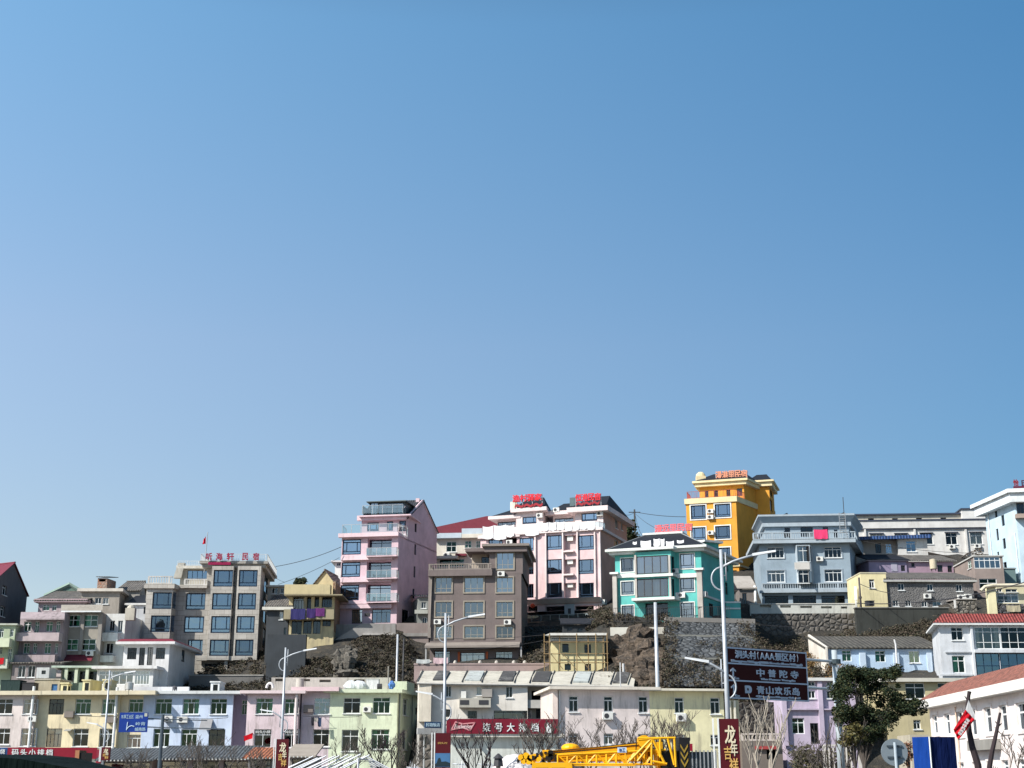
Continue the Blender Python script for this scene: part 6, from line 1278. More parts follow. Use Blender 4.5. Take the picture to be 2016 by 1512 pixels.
T.part('coping', MB().hexa([d+Vector((0,-.3,0)), c+Vector((0,-.3,0)), c+Vector((0,1.2,0)), d+Vector((0,1.2,0))], [d+Vector((0,-.3,.5)), c+Vector((0,-.3,.5)), c+Vector((0,1.2,.5)), d+Vector((0,1.2,.5))]), plaster((0.20,0.19,0.18), .6))
T = Thing('rock_outcrop', 'bare tan rock and dirt bank below the stained terrace wall', 'rock'); mb = MB()
for i, (x, y, Y, r) in enumerate(((640,150,153,2.0),(720,250,151,1.8),(780,330,149,1.6),(850,220,152,1.7),(830,420,146,1.6),(900,330,149,1.5),(700,400,147,1.2),(560,180,154,1.4),(930,180,153,1.3),(860,520,143,1.5),(960,420,147,1.3))):
    p = PV('J', x, y+95, Y); mb.rock(p, r*1.15, r*.9, r*.9, 40+i)
T.at(PV('J', 780, 450, 148)); T.part('rock', mb, earth((0.12,0.09,0.065), (0.045,0.038,0.032), (0.22,0.165,0.125), 1.2))
T = Thing('rock_outcrop', 'large grey boulder on the overgrown slope below the pink tower', 'rock'); mb = MB()
for i, (x, y, Y, rx, rz) in enumerate(((750,380,160,1.9,2.6),(690,420,160,1.3,1.5),(780,300,161,1.5,1.4),(745,520,158,2.1,1.2))): mb.rock(PV('G', x, y+20, Y), rx*.62, .9, rz*.55, 60+i)
T.at(PV('G', 750, 560, 159)); T.part('boulder', mb, earth((0.19,0.17,0.145), (0.10,0.095,0.08), (0.05,0.045,0.04), .9))
# concrete ramp and terrace under the tower
T = Thing('stair_ramp', 'concrete stair ramp climbing to the terrace under the pink tower', 'stairs'); CG = plaster((0.27,0.26,0.25), .6)
Y = 170; pts = [('G',585,180),('G',600,255),('G',945,95),('G',1290,95),('G',1290,-25),('G',930,-25)]
pp = [PV(v, x, y, Y) for v, x, y in pts]; T.at(pp[1]); T.part('ramp', MB().hexa([p + Vector((0,.9,0)) for p in pp], pp), CG)
q1, q2 = PV('G', 640, 70, 171.5), PV('G', 940, -15, 171.5); T.part('side_wall', MB().box(q1.x, 171.4, q1.z-4, q2.x+.5, 174, q2.z), CG)
p, q = PV('G', 945, 78, Y-.1), PV('G', 1290, 98, Y-.1); T.part('edge_beam', MB().box(p.x, Y-.25, q.z-.02, q.x, Y+.8, p.z), plaster((0.4,0.38,0.36), .4))
T = Thing('terrace_wall', 'brown concrete terrace wall joining the pink tower and brown guesthouse', 'wall'); a, b = PV('G', 1300, -30, 172), PV('G', 1640, 105, 172); T.at((a.x, 172, b.z)); T.part('panel', MB().box(a.x, 172, b.z-3, b.x, 172.8, a.z), plaster((0.24,0.20,0.19), .5)); T.part('edge_beam', MB().box(a.x, 171.8, b.z-.1, b.x, 172.0, b.z+.3), CG)
# scaffolded yellow building
T = Thing('village_house', 'pale yellow house wrapped in bamboo scaffolding with a white roof sheet', 'house')
V = Vol(T, 'I', 1430, 2000, 168, base(1140,150)-2, plaster((0.64,0.56,0.32), .3), Y=151, yaw=-1, d=6)
V.win([(1550,192,1618,282),(1575,405,1642,472)], 'slot'); V.win([(165,198,236,288),(168,405,236,478)], 'dk', v='J')
V2 = Vol(T, 'I', 1420, 2010, 112, V.z1+.01, plaster((0.5,0.5,0.46)), on=V, off=.3, d=5.5); q = V2.F.rect('I', (1432,118,1990,152)); make_window(T, V2.F, q, 'grid')
q = V2.F.rect('I', (1350,55,2045,100), 1.2); T.part('roof_sheet', MB().hexa([V.F.pt(q[0],q[1],1.4), V.F.pt(q[2]-.3,q[1],1.4), V.F.pt(q[2]-.3,q[1]+.3,-5), V.F.pt(q[0]+1,q[1]+.3,-5)], [V.F.pt(q[0]+.6,q[1]+.25,1.4), V.F.pt(q[2]-.3,q[1]+.25,1.4), V.F.pt(q[2]-.3,q[3]+.3,-5), V.F.pt(q[0]+1.6,q[3]+.3,-5)]), plaster((0.60,0.59,0.55), .4)); finish(T)
T = Thing('scaffold', 'brown bamboo pole scaffold in front of the pale yellow house', 'scaffold'); mb = MB(); F = V.F; T.at(F.pt(2, V.z0+1))
BAM = paint((0.26,0.18,0.09), .7)
for i, x in enumerate((1360, 1415, 1525, 1705, 1830, 1910, 1990, 2030)):
    u, z = F.hit('I', x, 470, 1.0); T.part('upright', MB().tube([F.pt(u, z-1, 1.1+.3*(i % 2)), F.pt(u, V2.z1+.2, 1.1+.3*(i % 2))], .055, 5), BAM)
for y in (175, 300, 395):
    z = F.hit('I', 1700, y, 1.0)[1]; T.part('ledger', MB().tube([F.pt(F.hit('I', 1350, y, 1)[0], z, 1.2), F.pt(F.hit('I', 2040, y, 1)[0], z, 1.2)], .05, 5), BAM)
for x0, x1 in ((1430,1560),(1560,1700),(1700,1840)): T.part('brace', MB().tube([F.pt(*F.hit('I', x0, 300, 1.2), 1.2), F.pt(*F.hit('I', x1, 465, 1.2), 1.2)], .04, 5), BAM)
# ================================================================ street furniture and foreground
GALV = paint((0.42,0.45,0.49), 0.45, 0.2, .2)
def lamp_proto():
    T = Thing('street_lamp', '', 'street lamp', loc=(0,0,0), group='double armed street lamps')
    T.part('pole', MB().tube([(0,0,0),(0,0,10)], .105, 12, .058), GALV, smooth=True)
    T.part('base_plate', MB().cyl((0,0), .3, 0, .06, 12).cyl((0,0), .17, .06, .5, 12), GALV)
    def arm(z, L, sgn, r, name):
        mb = MB()
        ring = [(-sgn*r*math.sin(t)*1.0, 0, z - .42*1 + .42*math.cos(t)) for t in [math.pi*i/12 for i in range(13)]]
        mb.tube(ring, .035, 6)
        pts = [(0,0,z), (sgn*L*.35,0,z+.22), (sgn*L*.7,0,z+.36), (sgn*L,0,z+.46)]; mb.tube(pts, .045, 8)
        mb.tube([(sgn*.16,0,z-.5),(sgn*.16,0,z+.55)], .025, 6); mb.tube([(0,0,z-.3),(sgn*.16,0,z-.3)], .02, 5); mb.tube([(0,0,z+.1),(sgn*.16,0,z+.1)], .02, 5)
        a = T.part(name, mb, GALV, smooth=True)
        e = Vector(pts[-1]); d = Vector((sgn*.75, 0, .14)); h = MB()
        h.hexa([e+Vector((-sgn*.1,-.06,-.05)), e+Vector((-sgn*.1,.06,-.05)), e+d+Vector((0,.09,-.04)), e+d+Vector((0,-.09,-.04))][::sgn], [e+Vector((-sgn*.1,-.05,.05)), e+Vector((-sgn*.1,.05,.05)), e+d+Vector((0,.05,.03)), e+d+Vector((0,-.05,.03))][::sgn])
        T.part('lamp_head', h, paint((0.62,0.64,0.66), .3), a)
    arm(9.35, 1.25, 1, .38, 'arm'); arm(5.5, .7, -1, .34, 'lower_arm')
    return T
LP = lamp_proto()
lamps = [((1419, 1082, 50), 'tallest near street lamp left of the brown road sign with a red calligraphy banner'), ((562.6, 1275, 90), 'street lamp in front of the pink terraced houses'),
         ((877.5, 1207, 70.5), 'street lamp left of the long red restaurant fascia'), ((216.5, 1320, 108), 'distant street lamp in front of the cream yellow terraced house')]
roots = []
for i, ((x, y, Y), lab) in enumerate(lamps):
    o = LP.e if i == 0 else copy_tree(LP.e); o['label'] = lab; p = P(x, y, Y); o.location = (p.x, p.y, p.z-10); roots.append(o)
def banner(root, v, r, Y, kind, side=True):
    loc = root.location; a = PV(v, r[0], r[1], Y); b = PV(v, r[2], r[3], Y); MR = paint((0.075,0.004,0.009), .7)
    class _T: pass
    t = Thing.__new__(Thing); t.e = root; t.loc = loc; t.acc = {}
    z0 = b.z if r[3] < 1500*6 else b.z; F = Face((a.x, Y), (b.x, Y)); zt = a.z; zb = max(.4, b.z)
    box = t.part('banner_box', MB().box(a.x, Y, zb, b.x, Y+.25, zt), MR)
    if side: t.part('banner_frame', MB().box(a.x-.055, Y-.01, zb-.1, a.x-.002, Y+.04, zt+.02).box(a.x-.2, Y+.2, zb-.1, a.x-.15, Y+.25, zt+.02), WFRAME, box)
    L = F.len; GO = paint((0.62,0.38,0.12), .5); GC = paint((0.70,0.62,0.45), .5)
    if kind == 'dragon':
        H = zt - zb if zb > .5 else zt-.4; top = zt
        h = (a.z - PV(v, r[0], r[3], Y).z)
        t.part('lettering', text_mb('龙', F, (L*.28, top-h*.42, L*.80, top-h*.12), .005, .02, .04), GC, box)
        t.part('lettering', text_mb('年', F, (L*.52, top-h*.64, L*.88, top-h*.42), .005, .02, .03), GC, box)
        t.part('lettering', text_mb('吉', F, (L*.20, top-h*.70, L*.55, top-h*.48), .005, .02, .03), GO, box)
        t.part('lettering', text_mb('祥', F, (L*.45, top-h*.90, L*.88, top-h*.68), .005, .02, .03), GO, box)
    elif kind == 'poster':
        h = zt - zb; mb = MB().fbox(F, L*.02, zb+.05, L*.98, zb+h*.42, .005, .012); t.part('poster_picture', mb, paint((0.06,0.16,0.32), .5), box)
        mb = MB(); pts = [(.0,.10),(.1,.14),(.2,.30),(.32,.33),(.42,.18),(.7,.20),(1,.14),(1,.02),(0,.02)]
        b0 = [F.pt(L*(.02+.96*u), zb+.05+h*w*.8, .012) for u, w in pts]; b1 = [p - Vector((0,.01,0)) for p in b0]; mb.hexa(b1, b0); t.part('poster_hill', mb, paint((0.015,0.03,0.04)), box)
        t.part('lettering', text_mb('洞头村', F, (L*.15, zt-h*.32, L*.8, zt-h*.26), .005, .01, .01), GO, box)
    return box
banner(roots[0], '', (1415,1415,1459,1530), 49.6, 'dragon'); banner(roots[1], '', (544.5,1455,566,1515), 89.6, 'dragon'); banner(roots[2], '', (857,1443,886.5,1512), 70.0, 'poster'); banner(roots[3], '', (200,1471,215,1497), 107.6, 'dragon')

# tall concrete poles among the houses
def bigpole(label, x, y, Y, zb, r0, r1, arms=0, mat=None):
    p = P(x, y, Y); T = Thing('utility_pole', label, 'pole', loc=(p.x, p.y, zb), group='utility poles'); T.part('pole', MB().tube([(p.x,p.y,zb),(p.x,p.y,p.z)], r0, 10, r1), mat or GALV, smooth=True)
    for k in range(arms):
        z = p.z - .5 - k*1.0; T.part('crossarm', MB().box(p.x-.9, p.y-.06, z, p.x+.9, p.y+.06, z+.12), GFRAME)
    if not arms: T.part('collar', MB().cyl((p.x,p.y), r0*1.3, zb+(p.z-zb)*.45, zb+(p.z-zb)*.45+.25, 10), mat or GALV)
    return p
bigpole('thick pale pole standing before the dirt bank below the turquoise guesthouse', 1290, 1186, 128, 0, .24, .15)
bigpole('slim grey pole rising behind the pale green house', 783, 1249, 152, 0, .16, .11)
bigpole('steel pole with brackets between the slim pole and the brown guesthouse', 795, 1257, 154, 9, .10, .08, 0, GFRAME)
PA = bigpole('dark wooden utility pole with crossarm on the skyline beside the pink hotel', 1249, 1003, 210, 28, .18, .13, 1, paint((0.05,0.05,0.05)))
PB = bigpole('dark pole between the grey blue house and the yellow end wall', 1691, 1137, 164, 20, .14, .11, 0, paint((0.08,0.07,0.07)))
bigpole('white banded post beside the grey blue house', 1684, 1155, 168, 21, .16, .16, 0, WFRAME)
bigpole('white banded post between the orange guesthouse and the grey blue house', 1486, 1153, 172, 21, .16, .16, 0, WFRAME)
def wire(label, a, b, sag=.4, r=.022):
    pts = [a.lerp(b, i/12) - Vector((0,0,sag*4*(i/12)*(1-i/12))) for i in range(13)]
    single('power_line', MB().tube(pts, r, 4), GFRAME, label, 'power line', group='overhead wires')
wire('upper wire from the stone clad hotel to the pink tower', PV('E', 120, 785, 172), PV('E', 822, 575, 174), .3, .035)
wire('lower wire rising to the white house end beside the pink tower', PV('E', 150, 975, 170), PV('E', 800, 690, 174), .2, .025)
wire('thin cable sagging across the front of the pale blue house', PV('D', 430, 905, 144), PV('D', 1085, 912, 144), .15, .025)
wire('cable strung between the pink and green terraced houses', PV('G', 300, 958, 144), PV('G', 905, 965, 144), .1, .025)
wire('cable under the eaves of the cream yellow terraced house', PV('B', 890, 880, 144.5), PV('B', 1400, 895, 144.5), .1, .025)
wire('low cable across the brown guesthouse windows', PV('I', -60, 118, 160), PV('I', 1350, 98, 158), .3, .025)
wire('second low cable across the brown guesthouse base', PV('I', 20, 240, 158), PV('I', 1380, 150, 156), .5, .02)
wire('cable crossing the hillside below the grey blue house', PV('L', 340, 1390, 160), PV('L', 1500, 1380, 158), .4, .03)
wire('faint wire right of the stone clad hotel', PV('E', 70, 870, 172), PV('E', 215, 950, 170), .1, .02)
wire('wire from the skyline pole across to the orange guesthouse', PV('K', 320, 447, 209), PV('K', 775, 492, 194), .2, .04)
wire('wire from the skyline pole down to the turquoise roof', PV('K', 325, 465, 209), PV('K', 520, 600, 168), .2, .035)
wire('slack wire from the skyline pole to the turquoise roof corner', PV('K', 320, 460, 209), PV('K', 390, 665, 168), .6, .03)
wire('short wire from the pink hotel to the skyline pole', PV('K', 240, 475, 190), PV('K', 320, 447, 209), .2, .03)
wire('wire across the yellow end wall and stone house', PV('N', 165, 1072, 163), PV('N', 480, 1160, 160), .2, .035)
wire('long wire crossing the stone house to the right edge', PV('N', 130, 1255, 163), PV('N', 1760, 1050, 140), .8, .05)
wire('wire from the grey blue house over the white block', PV('N', 125, 645, 180), PV('N', 1250, 775, 172), .4, .03)

# ---------------------------------------------------------------- brown tourist sign on its gantry pole
T = Thing('road_sign', 'large brown tourist road sign with white characters hung from a thick pole', 'road sign')
a, b = PV('M', 266, 220, 72), PV('M', 1118, 262, 75.4); F = Face((a.x, a.y), (b.x, b.y)); L = F.len
ztl = F.hit('M', 300, 222)[1]; zbl = F.hit('M', 300, 772)[1]; T.at((P(1645,1500,77).x, 77.2, 0))
BRW = paint((0.055,0.010,0.009), .9); SW = paint((0.62,0.67,0.76), .6)
sg = T.part('sign_board', MB().fbox(F, 0, zbl, L, ztl, -.08, 0), BRW)
H = ztl - zbl; lm = MB()
for z in (zbl, zbl+H*.335, zbl+H*.665, ztl-.09): lm.fbox(F, .0, z, L, z+.075, 0, .015)
lm.fbox(F, .0, zbl, .075, ztl, .0, .012); lm.fbox(F, L-.075, zbl, L, ztl, .0, .012); T.part('border', lm, SW, sg)
def put(txt, x0, x1, y0, y1, **k): T.part('lettering', text_mb(txt, F, (L*x0, zbl+H*y0, L*x1, zbl+H*y1), .004, .02, **k), SW, sg)
put('洞头村', .10, .36, .79, .935, bold=.05); put('(', .365, .395, .79, .935, cells=False); put('AAA', .405, .585, .80, .925, bold=.05); put('景区村', .59, .855, .79, .935, bold=.045); put(')', .865, .895, .79, .935, cells=False)
put('Dongtou Village(AAA Scenic Area Village)', .06, .93, .695, .755, cells=False, bold=.02)
put('中普陀寺', .33, .90, .455, .60, fill=.66, bold=.05); put('The Putuo Temple', .40, .83, .375, .425, cells=False, bold=.03)
put('青山欢乐岛', .34, .89, .115, .265, fill=.80, bold=.05); put('Qingshan Happy Island', .34, .88, .035, .085, cells=False, bold=.03); put('1 Km', .05, .135, .375, .42, cells=False, bold=.03); put('4 Km', .05, .135, .035, .085, cells=False, bold=.03)
ar = MB()
for (zc) in (.42, .10):
    zz = zbl+H*zc; ar.fbox(F, L*.062, zz, L*.078, zz+H*.13, .004, .024)
    c = L*.07; pts = [(-.19,.10),(0,.17+.02),(.19,.10),(.19,.18),(0,.30),(-.19,.18)]
    lo = [F.pt(c+x, zz+H*.06+y, .003) for x, y in pts]; hi = [F.pt(c+x, zz+H*.06+y, .027) for x, y in pts]; ar.hexa(lo, hi)
T.part('arrow', ar, SW, sg)
mb = MB(); cx, cz, rr_ = L*.243, zbl+H*.19, H*.075
pts = [(cx-rr_*1.15, cz+rr_), (cx-rr_*1.15, cz-rr_)] ; arc = [(cx+rr_*.35+rr_*math.cos(t)*.95, cz+rr_*math.sin(t)) for t in [R(-90+i*18) for i in range(11)]]
inn = [(cx-.02+rr_*.38*math.cos(t), cz+rr_*.38*math.sin(t)) for t in [R(-180+i*30) for i in range(13)]]
out = [(cx-rr_*1.15, cz-.0)] + [(cx-rr_*1.15, cz-rr_)] + arc + [(cx-rr_*1.15, cz+rr_), (cx-rr_*1.15, cz)]
n = len(out)
for i in range(n-1):
    o0, o1 = out[i], out[i+1]; i0 = inn[round(i*12/(n-1))]; i1 = inn[round((i+1)*12/(n-1))]
    q = [o0, o1, i1, i0] if i0 != i1 else [o0, o1, i0]
    mb.hexa([F.pt(x, z, .003) for x, z in q], [F.pt(x, z, .024) for x, z in q])
T.part('symbol', mb, SW, sg)
pc = P(1645, 1300, 77); pole = MB().tube([(pc.x, 77.2, 0), (pc.x, 77.2, P(1645,1280,77.2).z)], .24, 16, .15); T.part('pole', pole, paint((0.42,0.47,0.50), .4, .2), smooth=True)
for y in (362, 660):
    z = F.hit('M', 1250, y)[1]; e = F.pt(L-1.5, z, -.12); T.part('bracket_arm', MB().tube([e, Vector((pc.x, 77.2, z))], .075, 8), paint((0.42,0.47,0.50), .4, .2)); T.part('collar', MB().cyl((pc.x, 77.2), .33, z-.12, z+.12, 12), paint((0.05,0.07,0.08)))

# ---------------------------------------------------------------- blue road sign
T = Thing('road_sign', 'blue road sign with white characters and a turn arrow on a dark pole', 'road sign')
F = Face(PV('B', 1418, 860, 108)[:2], PV('B', 1758, 860, 108)[:2]); q = F.rect('B', (1418,852,1758,1085)); pp = PV('D', 300, 1000, 108.5); T.at((pp.x, 108.5, 0)); a, b, c, d = q; w, h = c-a, d-b
sg = T.part('sign_board', MB().fbox(F, a, b, c, d, -.08, 0), paint((0.008,0.035,0.22), .4)); mb = MB()
for (t, x0, x1, y0, y1) in (('东屏工业区',.06,.50,.70,.88),('温州',.55,.82,.70,.88),('岭背',.58,.93,.34,.52),('城南路',.56,.95,.06,.24)):
    T.part('lettering', text_mb(t, F, (a+w*x0, b+h*y0, a+w*x1, b+h*y1), .004, .015, .01), paint((0.40,0.55,0.68)), sg)
ap = [F.pt(a+w*.28, b+h*.10, .02), F.pt(a+w*.30, b+h*.52, .02)]; T.part('arrow', MB().tube(ap, .035, 5).tube([F.pt(a+w*x, b+h*y, .02) for x, y in ((.29,.16),(.36,.28),(.45,.33),(.54,.29))], .03, 5), paint((0.55,0.68,0.8)), sg)
T.part('corner_tag', MB().fbox(F, a+w*.87, b+h*.80, a+w*.97, b+h*.97, .004, .02), plaster((0.4,0.42,0.36)), sg)
DP = paint((0.06,0.08,0.10), .4); T.part('pole', MB().tube([(pp.x,108.5,0),(pp.x,108.5,PV('D', 300, 875, 108.5).z)], .17, 10, .12), DP)
for y, x1 in ((930,835),(1030,1040)):
    z = PV('D', 300, y, 108.5).z; e = PV('D', x1, y, 108.5); T.part('bracket_arm', MB().tube([F.pt(c-.5, z+.05, -.14), Vector((pp.x,108.5,z)), Vector((e.x,108.5,z-.1))], .045, 6), DP)
# round sign seen from behind
T = Thing('round_sign', 'round grey traffic sign seen from behind on a short pole', 'road sign'); YS_ = 35.0; p = PV('O', 432, 1345, YS_); T.at((p.x, YS_, 0)); r = PV('O', 572, 1345, YS_).x - p.x
T.part('disc', MB().tube([(p.x,YS_-.06,p.z),(p.x,YS_-.01,p.z)], r, 32), paint((0.22,0.26,0.29), .5, .3)); T.part('post', MB().tube([(p.x-.0,YS_-.14,0),(p.x,YS_-.14,p.z+r*.72)], .038, 10), paint((0.45,0.52,0.58), .4, .2)); mb = MB()
for dz in (.46, -.36): mb.box(p.x-r*.58, YS_-.10, p.z+r*dz-.018, p.x+r*.58, YS_-.065, p.z+r*dz+.018)
T.part('clamp_bar', mb, DP)

# ---------------------------------------------------------------- blue tarpaulin booth
T = Thing('tarpaulin_booth', 'tall booth wrapped in blue tarpaulin beside the round sign', 'booth')
c0 = PV('O', 800, 1180, 40); aL = Face((c0.x - .44, c0.y + .55), (c0.x, c0.y)); aR = Face((c0.x, c0.y), (c0.x + .80, c0.y + .16)); zt = c0.z; T.at((c0.x, c0.y+.3, 0))
uL = aL.hit('O', 637, 1300)[0]; uR = aR.hit('O', 1085, 1300)[0]; TB = cloth((0.006,0.040,0.22)); TB_SHADE = cloth((0.003,0.010,0.06))  # one tarpaulin: brighter copy for the sunlit side, darker copy for shade
def sheet(F, u0, u1, z0, z1, seed, amp=.03):
    r_ = random.Random(seed); mb = MB(); nu, nz = 16, 24
    for j in range(nz+1):
        for i in range(nu+1):
            u = u0+(u1-u0)*i/nu; z = z0+(z1-z0)*j/nz
            e = 0 if i in (0, nu) else 1; mb.v.append(F.pt(u, z, .02 + e*amp*1.6*mnoise.noise(Vector((i*.35, j*.22, seed)))))
    for j in range(nz):
        for i in range(nu): mb.f.append([j*(nu+1)+i, j*(nu+1)+i+1, (j+1)*(nu+1)+i+1, (j+1)*(nu+1)+i]); mb.m.append(0)
    return mb
T.part('left_sheet', sheet(aL, uL, aL.len, .02, zt, 2), TB, smooth=True, label='bright blue sunlit tarpaulin side'); T.part('right_sheet', sheet(aR, 0, uR, .02, zt, 5, .012), TB_SHADE, smooth=True, label='tarpaulin side coloured dark navy for shade')
bk = [aL.pt(uL,0)[:2], c0[:2], aR.pt(uR,0)[:2], (aL.pt(uL,0) + aR.pt(uR,0) - c0)[:2]]; T.part('top_sheet', MB().prism(bk, zt-.03, zt), TB_SHADE); T.part('back_panel', MB().prism([bk[3], bk[0], aL.pt(uL,0,-.02)[:2], (bk[3][0], bk[3][1]-.02)], 0, zt-.04), TB_SHADE)
T.part('corner_post', MB().tube([(c0.x,c0.y-.06,0),(c0.x,c0.y-.06,zt)], .022, 6), WFRAME)
T = Thing('canopy_roof', 'small corrugated roof on a pale wall behind the blue booth', 'roof'); V = Vol(T, 'O', 600, 800, 1158, 0, plaster((0.4,0.36,0.28)), Y=60, d=2); finish(T)

# ---------------------------------------------------------------- pink white building at the lower right, facade towards the sun
PW = plaster((0.72,0.65,0.63), .3, (0.45,0.36,0.32))
T = Thing('street_building', 'sunlit pale pink building with tall narrow windows and a long red tile roof', 'building')
a = PV('O', 806, 868, 106); b = PV('O', 1900, 655, 82); F0 = Face(a[:2], b[:2]); yaw = math.degrees(math.atan2(F0.u.y, F0.u.x))
V = Vol(T, 'O', 806, 1990, 868, 0, PW, Y=106, yaw=yaw, d=9, zx=812); F = V.F
for r in ((850,945,902,1150),(980,930,1037,1160),(1110,910,1172,1168),(1248,890,1316,1170),(1404,865,1478,1142),(1566,840,1644,1126),(1745,812,1850,1112)): V.win([r], 'tall')
for r in ((1130,1452,1188,1600),(1275,1448,1335,1600),(1432,1440,1492,1600),(1592,1428,1662,1600),(1762,1420,1850,1600)): V.win([r], 'tall')
V.zslab('fascia', V.z1-.1, V.z1+.5, .7, plaster((0.72,0.70,0.66), .15)); pl = offset_poly(V.poly, .65); ht = 1.25
T.part('roof', MB().hexa([(p[0],p[1],V.z1+.503) for p in pl], [(p[0],p[1],V.z1+.5+ht) for p in offset_poly(V.poly, -1.2)]), tiles((0.36,0.13,0.09), (0.30,0.12,0.085), .3, axis='y'))
for i, y in enumerate((.1,.25,.4,.5,.63,.72,.86)): 
    pass
pipe(T, F, F.len*.30, .2, V.z1-.3, r=.05, m=plaster((0.62,0.45,0.35)))
V.fbox('window_cage', (1208,1212,1468,1322), -.01, .6, plaster((0.25,0.24,0.22), .5)); finish(T)

# ---------------------------------------------------------------- canopies and shop fronts at the very bottom
SLT = tiles((0.10,0.115,0.13), (0.08,0.09,0.10), .3)
def kiosk(label, v, x0, x1, yr, ye, Y, mat, wallc=(0.30,0.26,0.24), d=5, g='street stalls under slate canopies'):
    T = Thing('food_stall', label, 'stall', group=g); V = Vol(T, v, x0+15, x1-15, ye+8, 0, plaster(wallc, .4), Y=Y, d=d); F = V.F
    w = F.len; n = max(1, int(w/2.4))
    for i in range(n): make_window(T, F, (w*i/n+.2, .9, w*(i+1)/n-.2, V.z1-.25), 'shop', glassk='clear')
    hr = PV(v, x0, yr, Y).z - V.z1
    lo = [F.pt(-.3, V.z1-.15, .9), F.pt(w+.3, V.z1-.15, .9), F.pt(w+.3, V.z1+hr+.2, -d+1), F.pt(-.3, V.z1+hr+.2, -d+1)]; T.part('canopy', MB().hexa(lo, [p+Vector((0,0,.12)) for p in lo]), mat)
    sc = MB(); k = int(w/.3)
    for i in range(k): u = w*(i+.5)/k; sc.tube([F.pt(u, V.z1-.12, .92), F.pt(u, V.z1-.12, .98)], .07, 6)
    T.part('eave_tiles', sc, plaster((0.5,0.5,0.48))); finish(T); return V
kiosk('slate roofed stall under the cream houses right of the brown pillar', 'B', 1190, 1830, 1310, 1400, 122, SLT, (0.32,0.28,0.26))
kiosk('long slate roofed stall beneath the pale blue house', 'D', 250, 1390, 1278, 1385, 121, SLT, (0.34,0.26,0.25))
kiosk('stall with an orange tile awning beside the red flag', 'D', 1310, 1640, 1300, 1372, 119, tiles((0.42,0.14,0.06), (0.36,0.12,0.06), .3), (0.20,0.20,0.20), g='stalls with tiled awnings')
kiosk('small stall with a faded canvas canopy left of the green house', 'G', 150, 430, 1290, 1370, 112, plaster((0.32,0.28,0.24), .5), (0.22,0.20,0.19), g='stalls with canvas canopies')
boxthing('crate_stack', 'white crates stacked under the red fascia', 'crates', 'B', 1035, 1468, 1150, 1530, 118, 1, cloth((0.55,0.12,0.12)))
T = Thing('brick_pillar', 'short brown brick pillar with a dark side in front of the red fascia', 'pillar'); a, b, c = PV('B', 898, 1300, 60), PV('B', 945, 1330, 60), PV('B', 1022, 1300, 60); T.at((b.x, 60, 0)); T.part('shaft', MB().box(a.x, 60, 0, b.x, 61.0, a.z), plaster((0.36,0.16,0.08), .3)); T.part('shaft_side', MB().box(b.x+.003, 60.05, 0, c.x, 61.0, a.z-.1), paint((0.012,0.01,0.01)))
# dark green tent at bottom left
p = [P(-40,1489,16), P(40,1494,16), P(150,1514,16)]; T = Thing('tent', 'dark green canvas awning top at the lower left corner', 'tent'); T.at((p[0].x, 17, 0)); GRN = cloth((0.0012,0.007,0.006))
T.part('canopy', MB().hexa([q + Vector((0,0,-.12)) for q in (p[0]+Vector((-1.2,0,-.05)), p[0], p[1], p[2]+Vector((.1,0,-.05)))] + [], [(p[0]+Vector((-1.2,0,0))), p[0]+Vector((0,0,.001)), p[1], p[2]+Vector((.1,0,0))]) if False else MB().add([p[0]+Vector((-1.3,0,0)), p[0], p[1], p[2], p[2]+Vector((.3,0,-.1)), p[2]+Vector((.3,2,-.1)), p[2]+Vector((0,2,0)), p[1]+Vector((0,2,.04)), p[0]+Vector((0,2,.05)), p[0]+Vector((-1.3,2,.05))], [(0,1,8,9),(1,2,7,8),(2,3,6,7),(3,4,5,6)]).add([p[0]+Vector((-1.3,0,0)), p[0], p[1], p[2], p[2]+Vector((.3,0,-.1)), p[2]+Vector((.3,0,-.4)), p[0]+Vector((-1.3,0,-.4))], [(6,5,4,3,2,1,0)]), GRN)
for x in (p[0].x-1.2, p[2].x+.2): T.part('leg', MB().tube([(x,16.1,0),(x,16.1,p[2].z-.1)], .025, 6), GFRAME)

# pergola of white slats
WS = paint((0.62,0.64,0.68), .35)
T = Thing('pergola', 'pergola roof of criss crossed white slats in front of the green house', 'pergola'); a, b, m = PV('G', 560, 1500, 92), PV('G', 1240, 1500, 92), PV('G', 930, 1372, 92); T.at((m.x, 93, 0))
for i in range(15):
    p0, p1 = PV('G', 1012-46*i, 1374+2*i+14*math.sin(i*2.3), 91+.25*i), PV('G', 1012-46*i-440, 1600, 91+.25*i); T.part('rafter', MB().tube([p0, p1], .042, 4), WS)
for i in range(7):
    p0, p1 = PV('G', 985+8*i, 1392+24*i, 91+.25*i), PV('G', 1300+8*i, 1560+24*i, 91+.25*i); T.part('rafter', MB().tube([p0, p1], .042, 4), WS)
n = 0
for i in range(n):
    t = i/(n-1); y = 90 + 5.5*t; zo = -2.6*(1-t) + .5*math.sin(i*2.1)*.3
    T.part('rafter', MB().tube([(a.x+.2*t, y, a.z-.15+zo), (m.x, y, m.z-.2+zo)], .04, 4), WS); T.part('rafter', MB().tube([(m.x, y+.1, m.z-.2+zo), (b.x, y+.1, b.z-.2+zo)], .04, 4), WS)
for x in (a.x, m.x, b.x):
    T.part('post', MB().tube([(x,90,0),(x,90,(m.z-.3) if x == m.x else a.z-.5)], .07, 6), WS); T.part('beam', MB().tube([(x,89.8,((m.z-.2) if x == m.x else a.z-.15)-.06),(x,96,((m.z-.2) if x == m.x else a.z-.15)-.06)], .07, 6), WS)
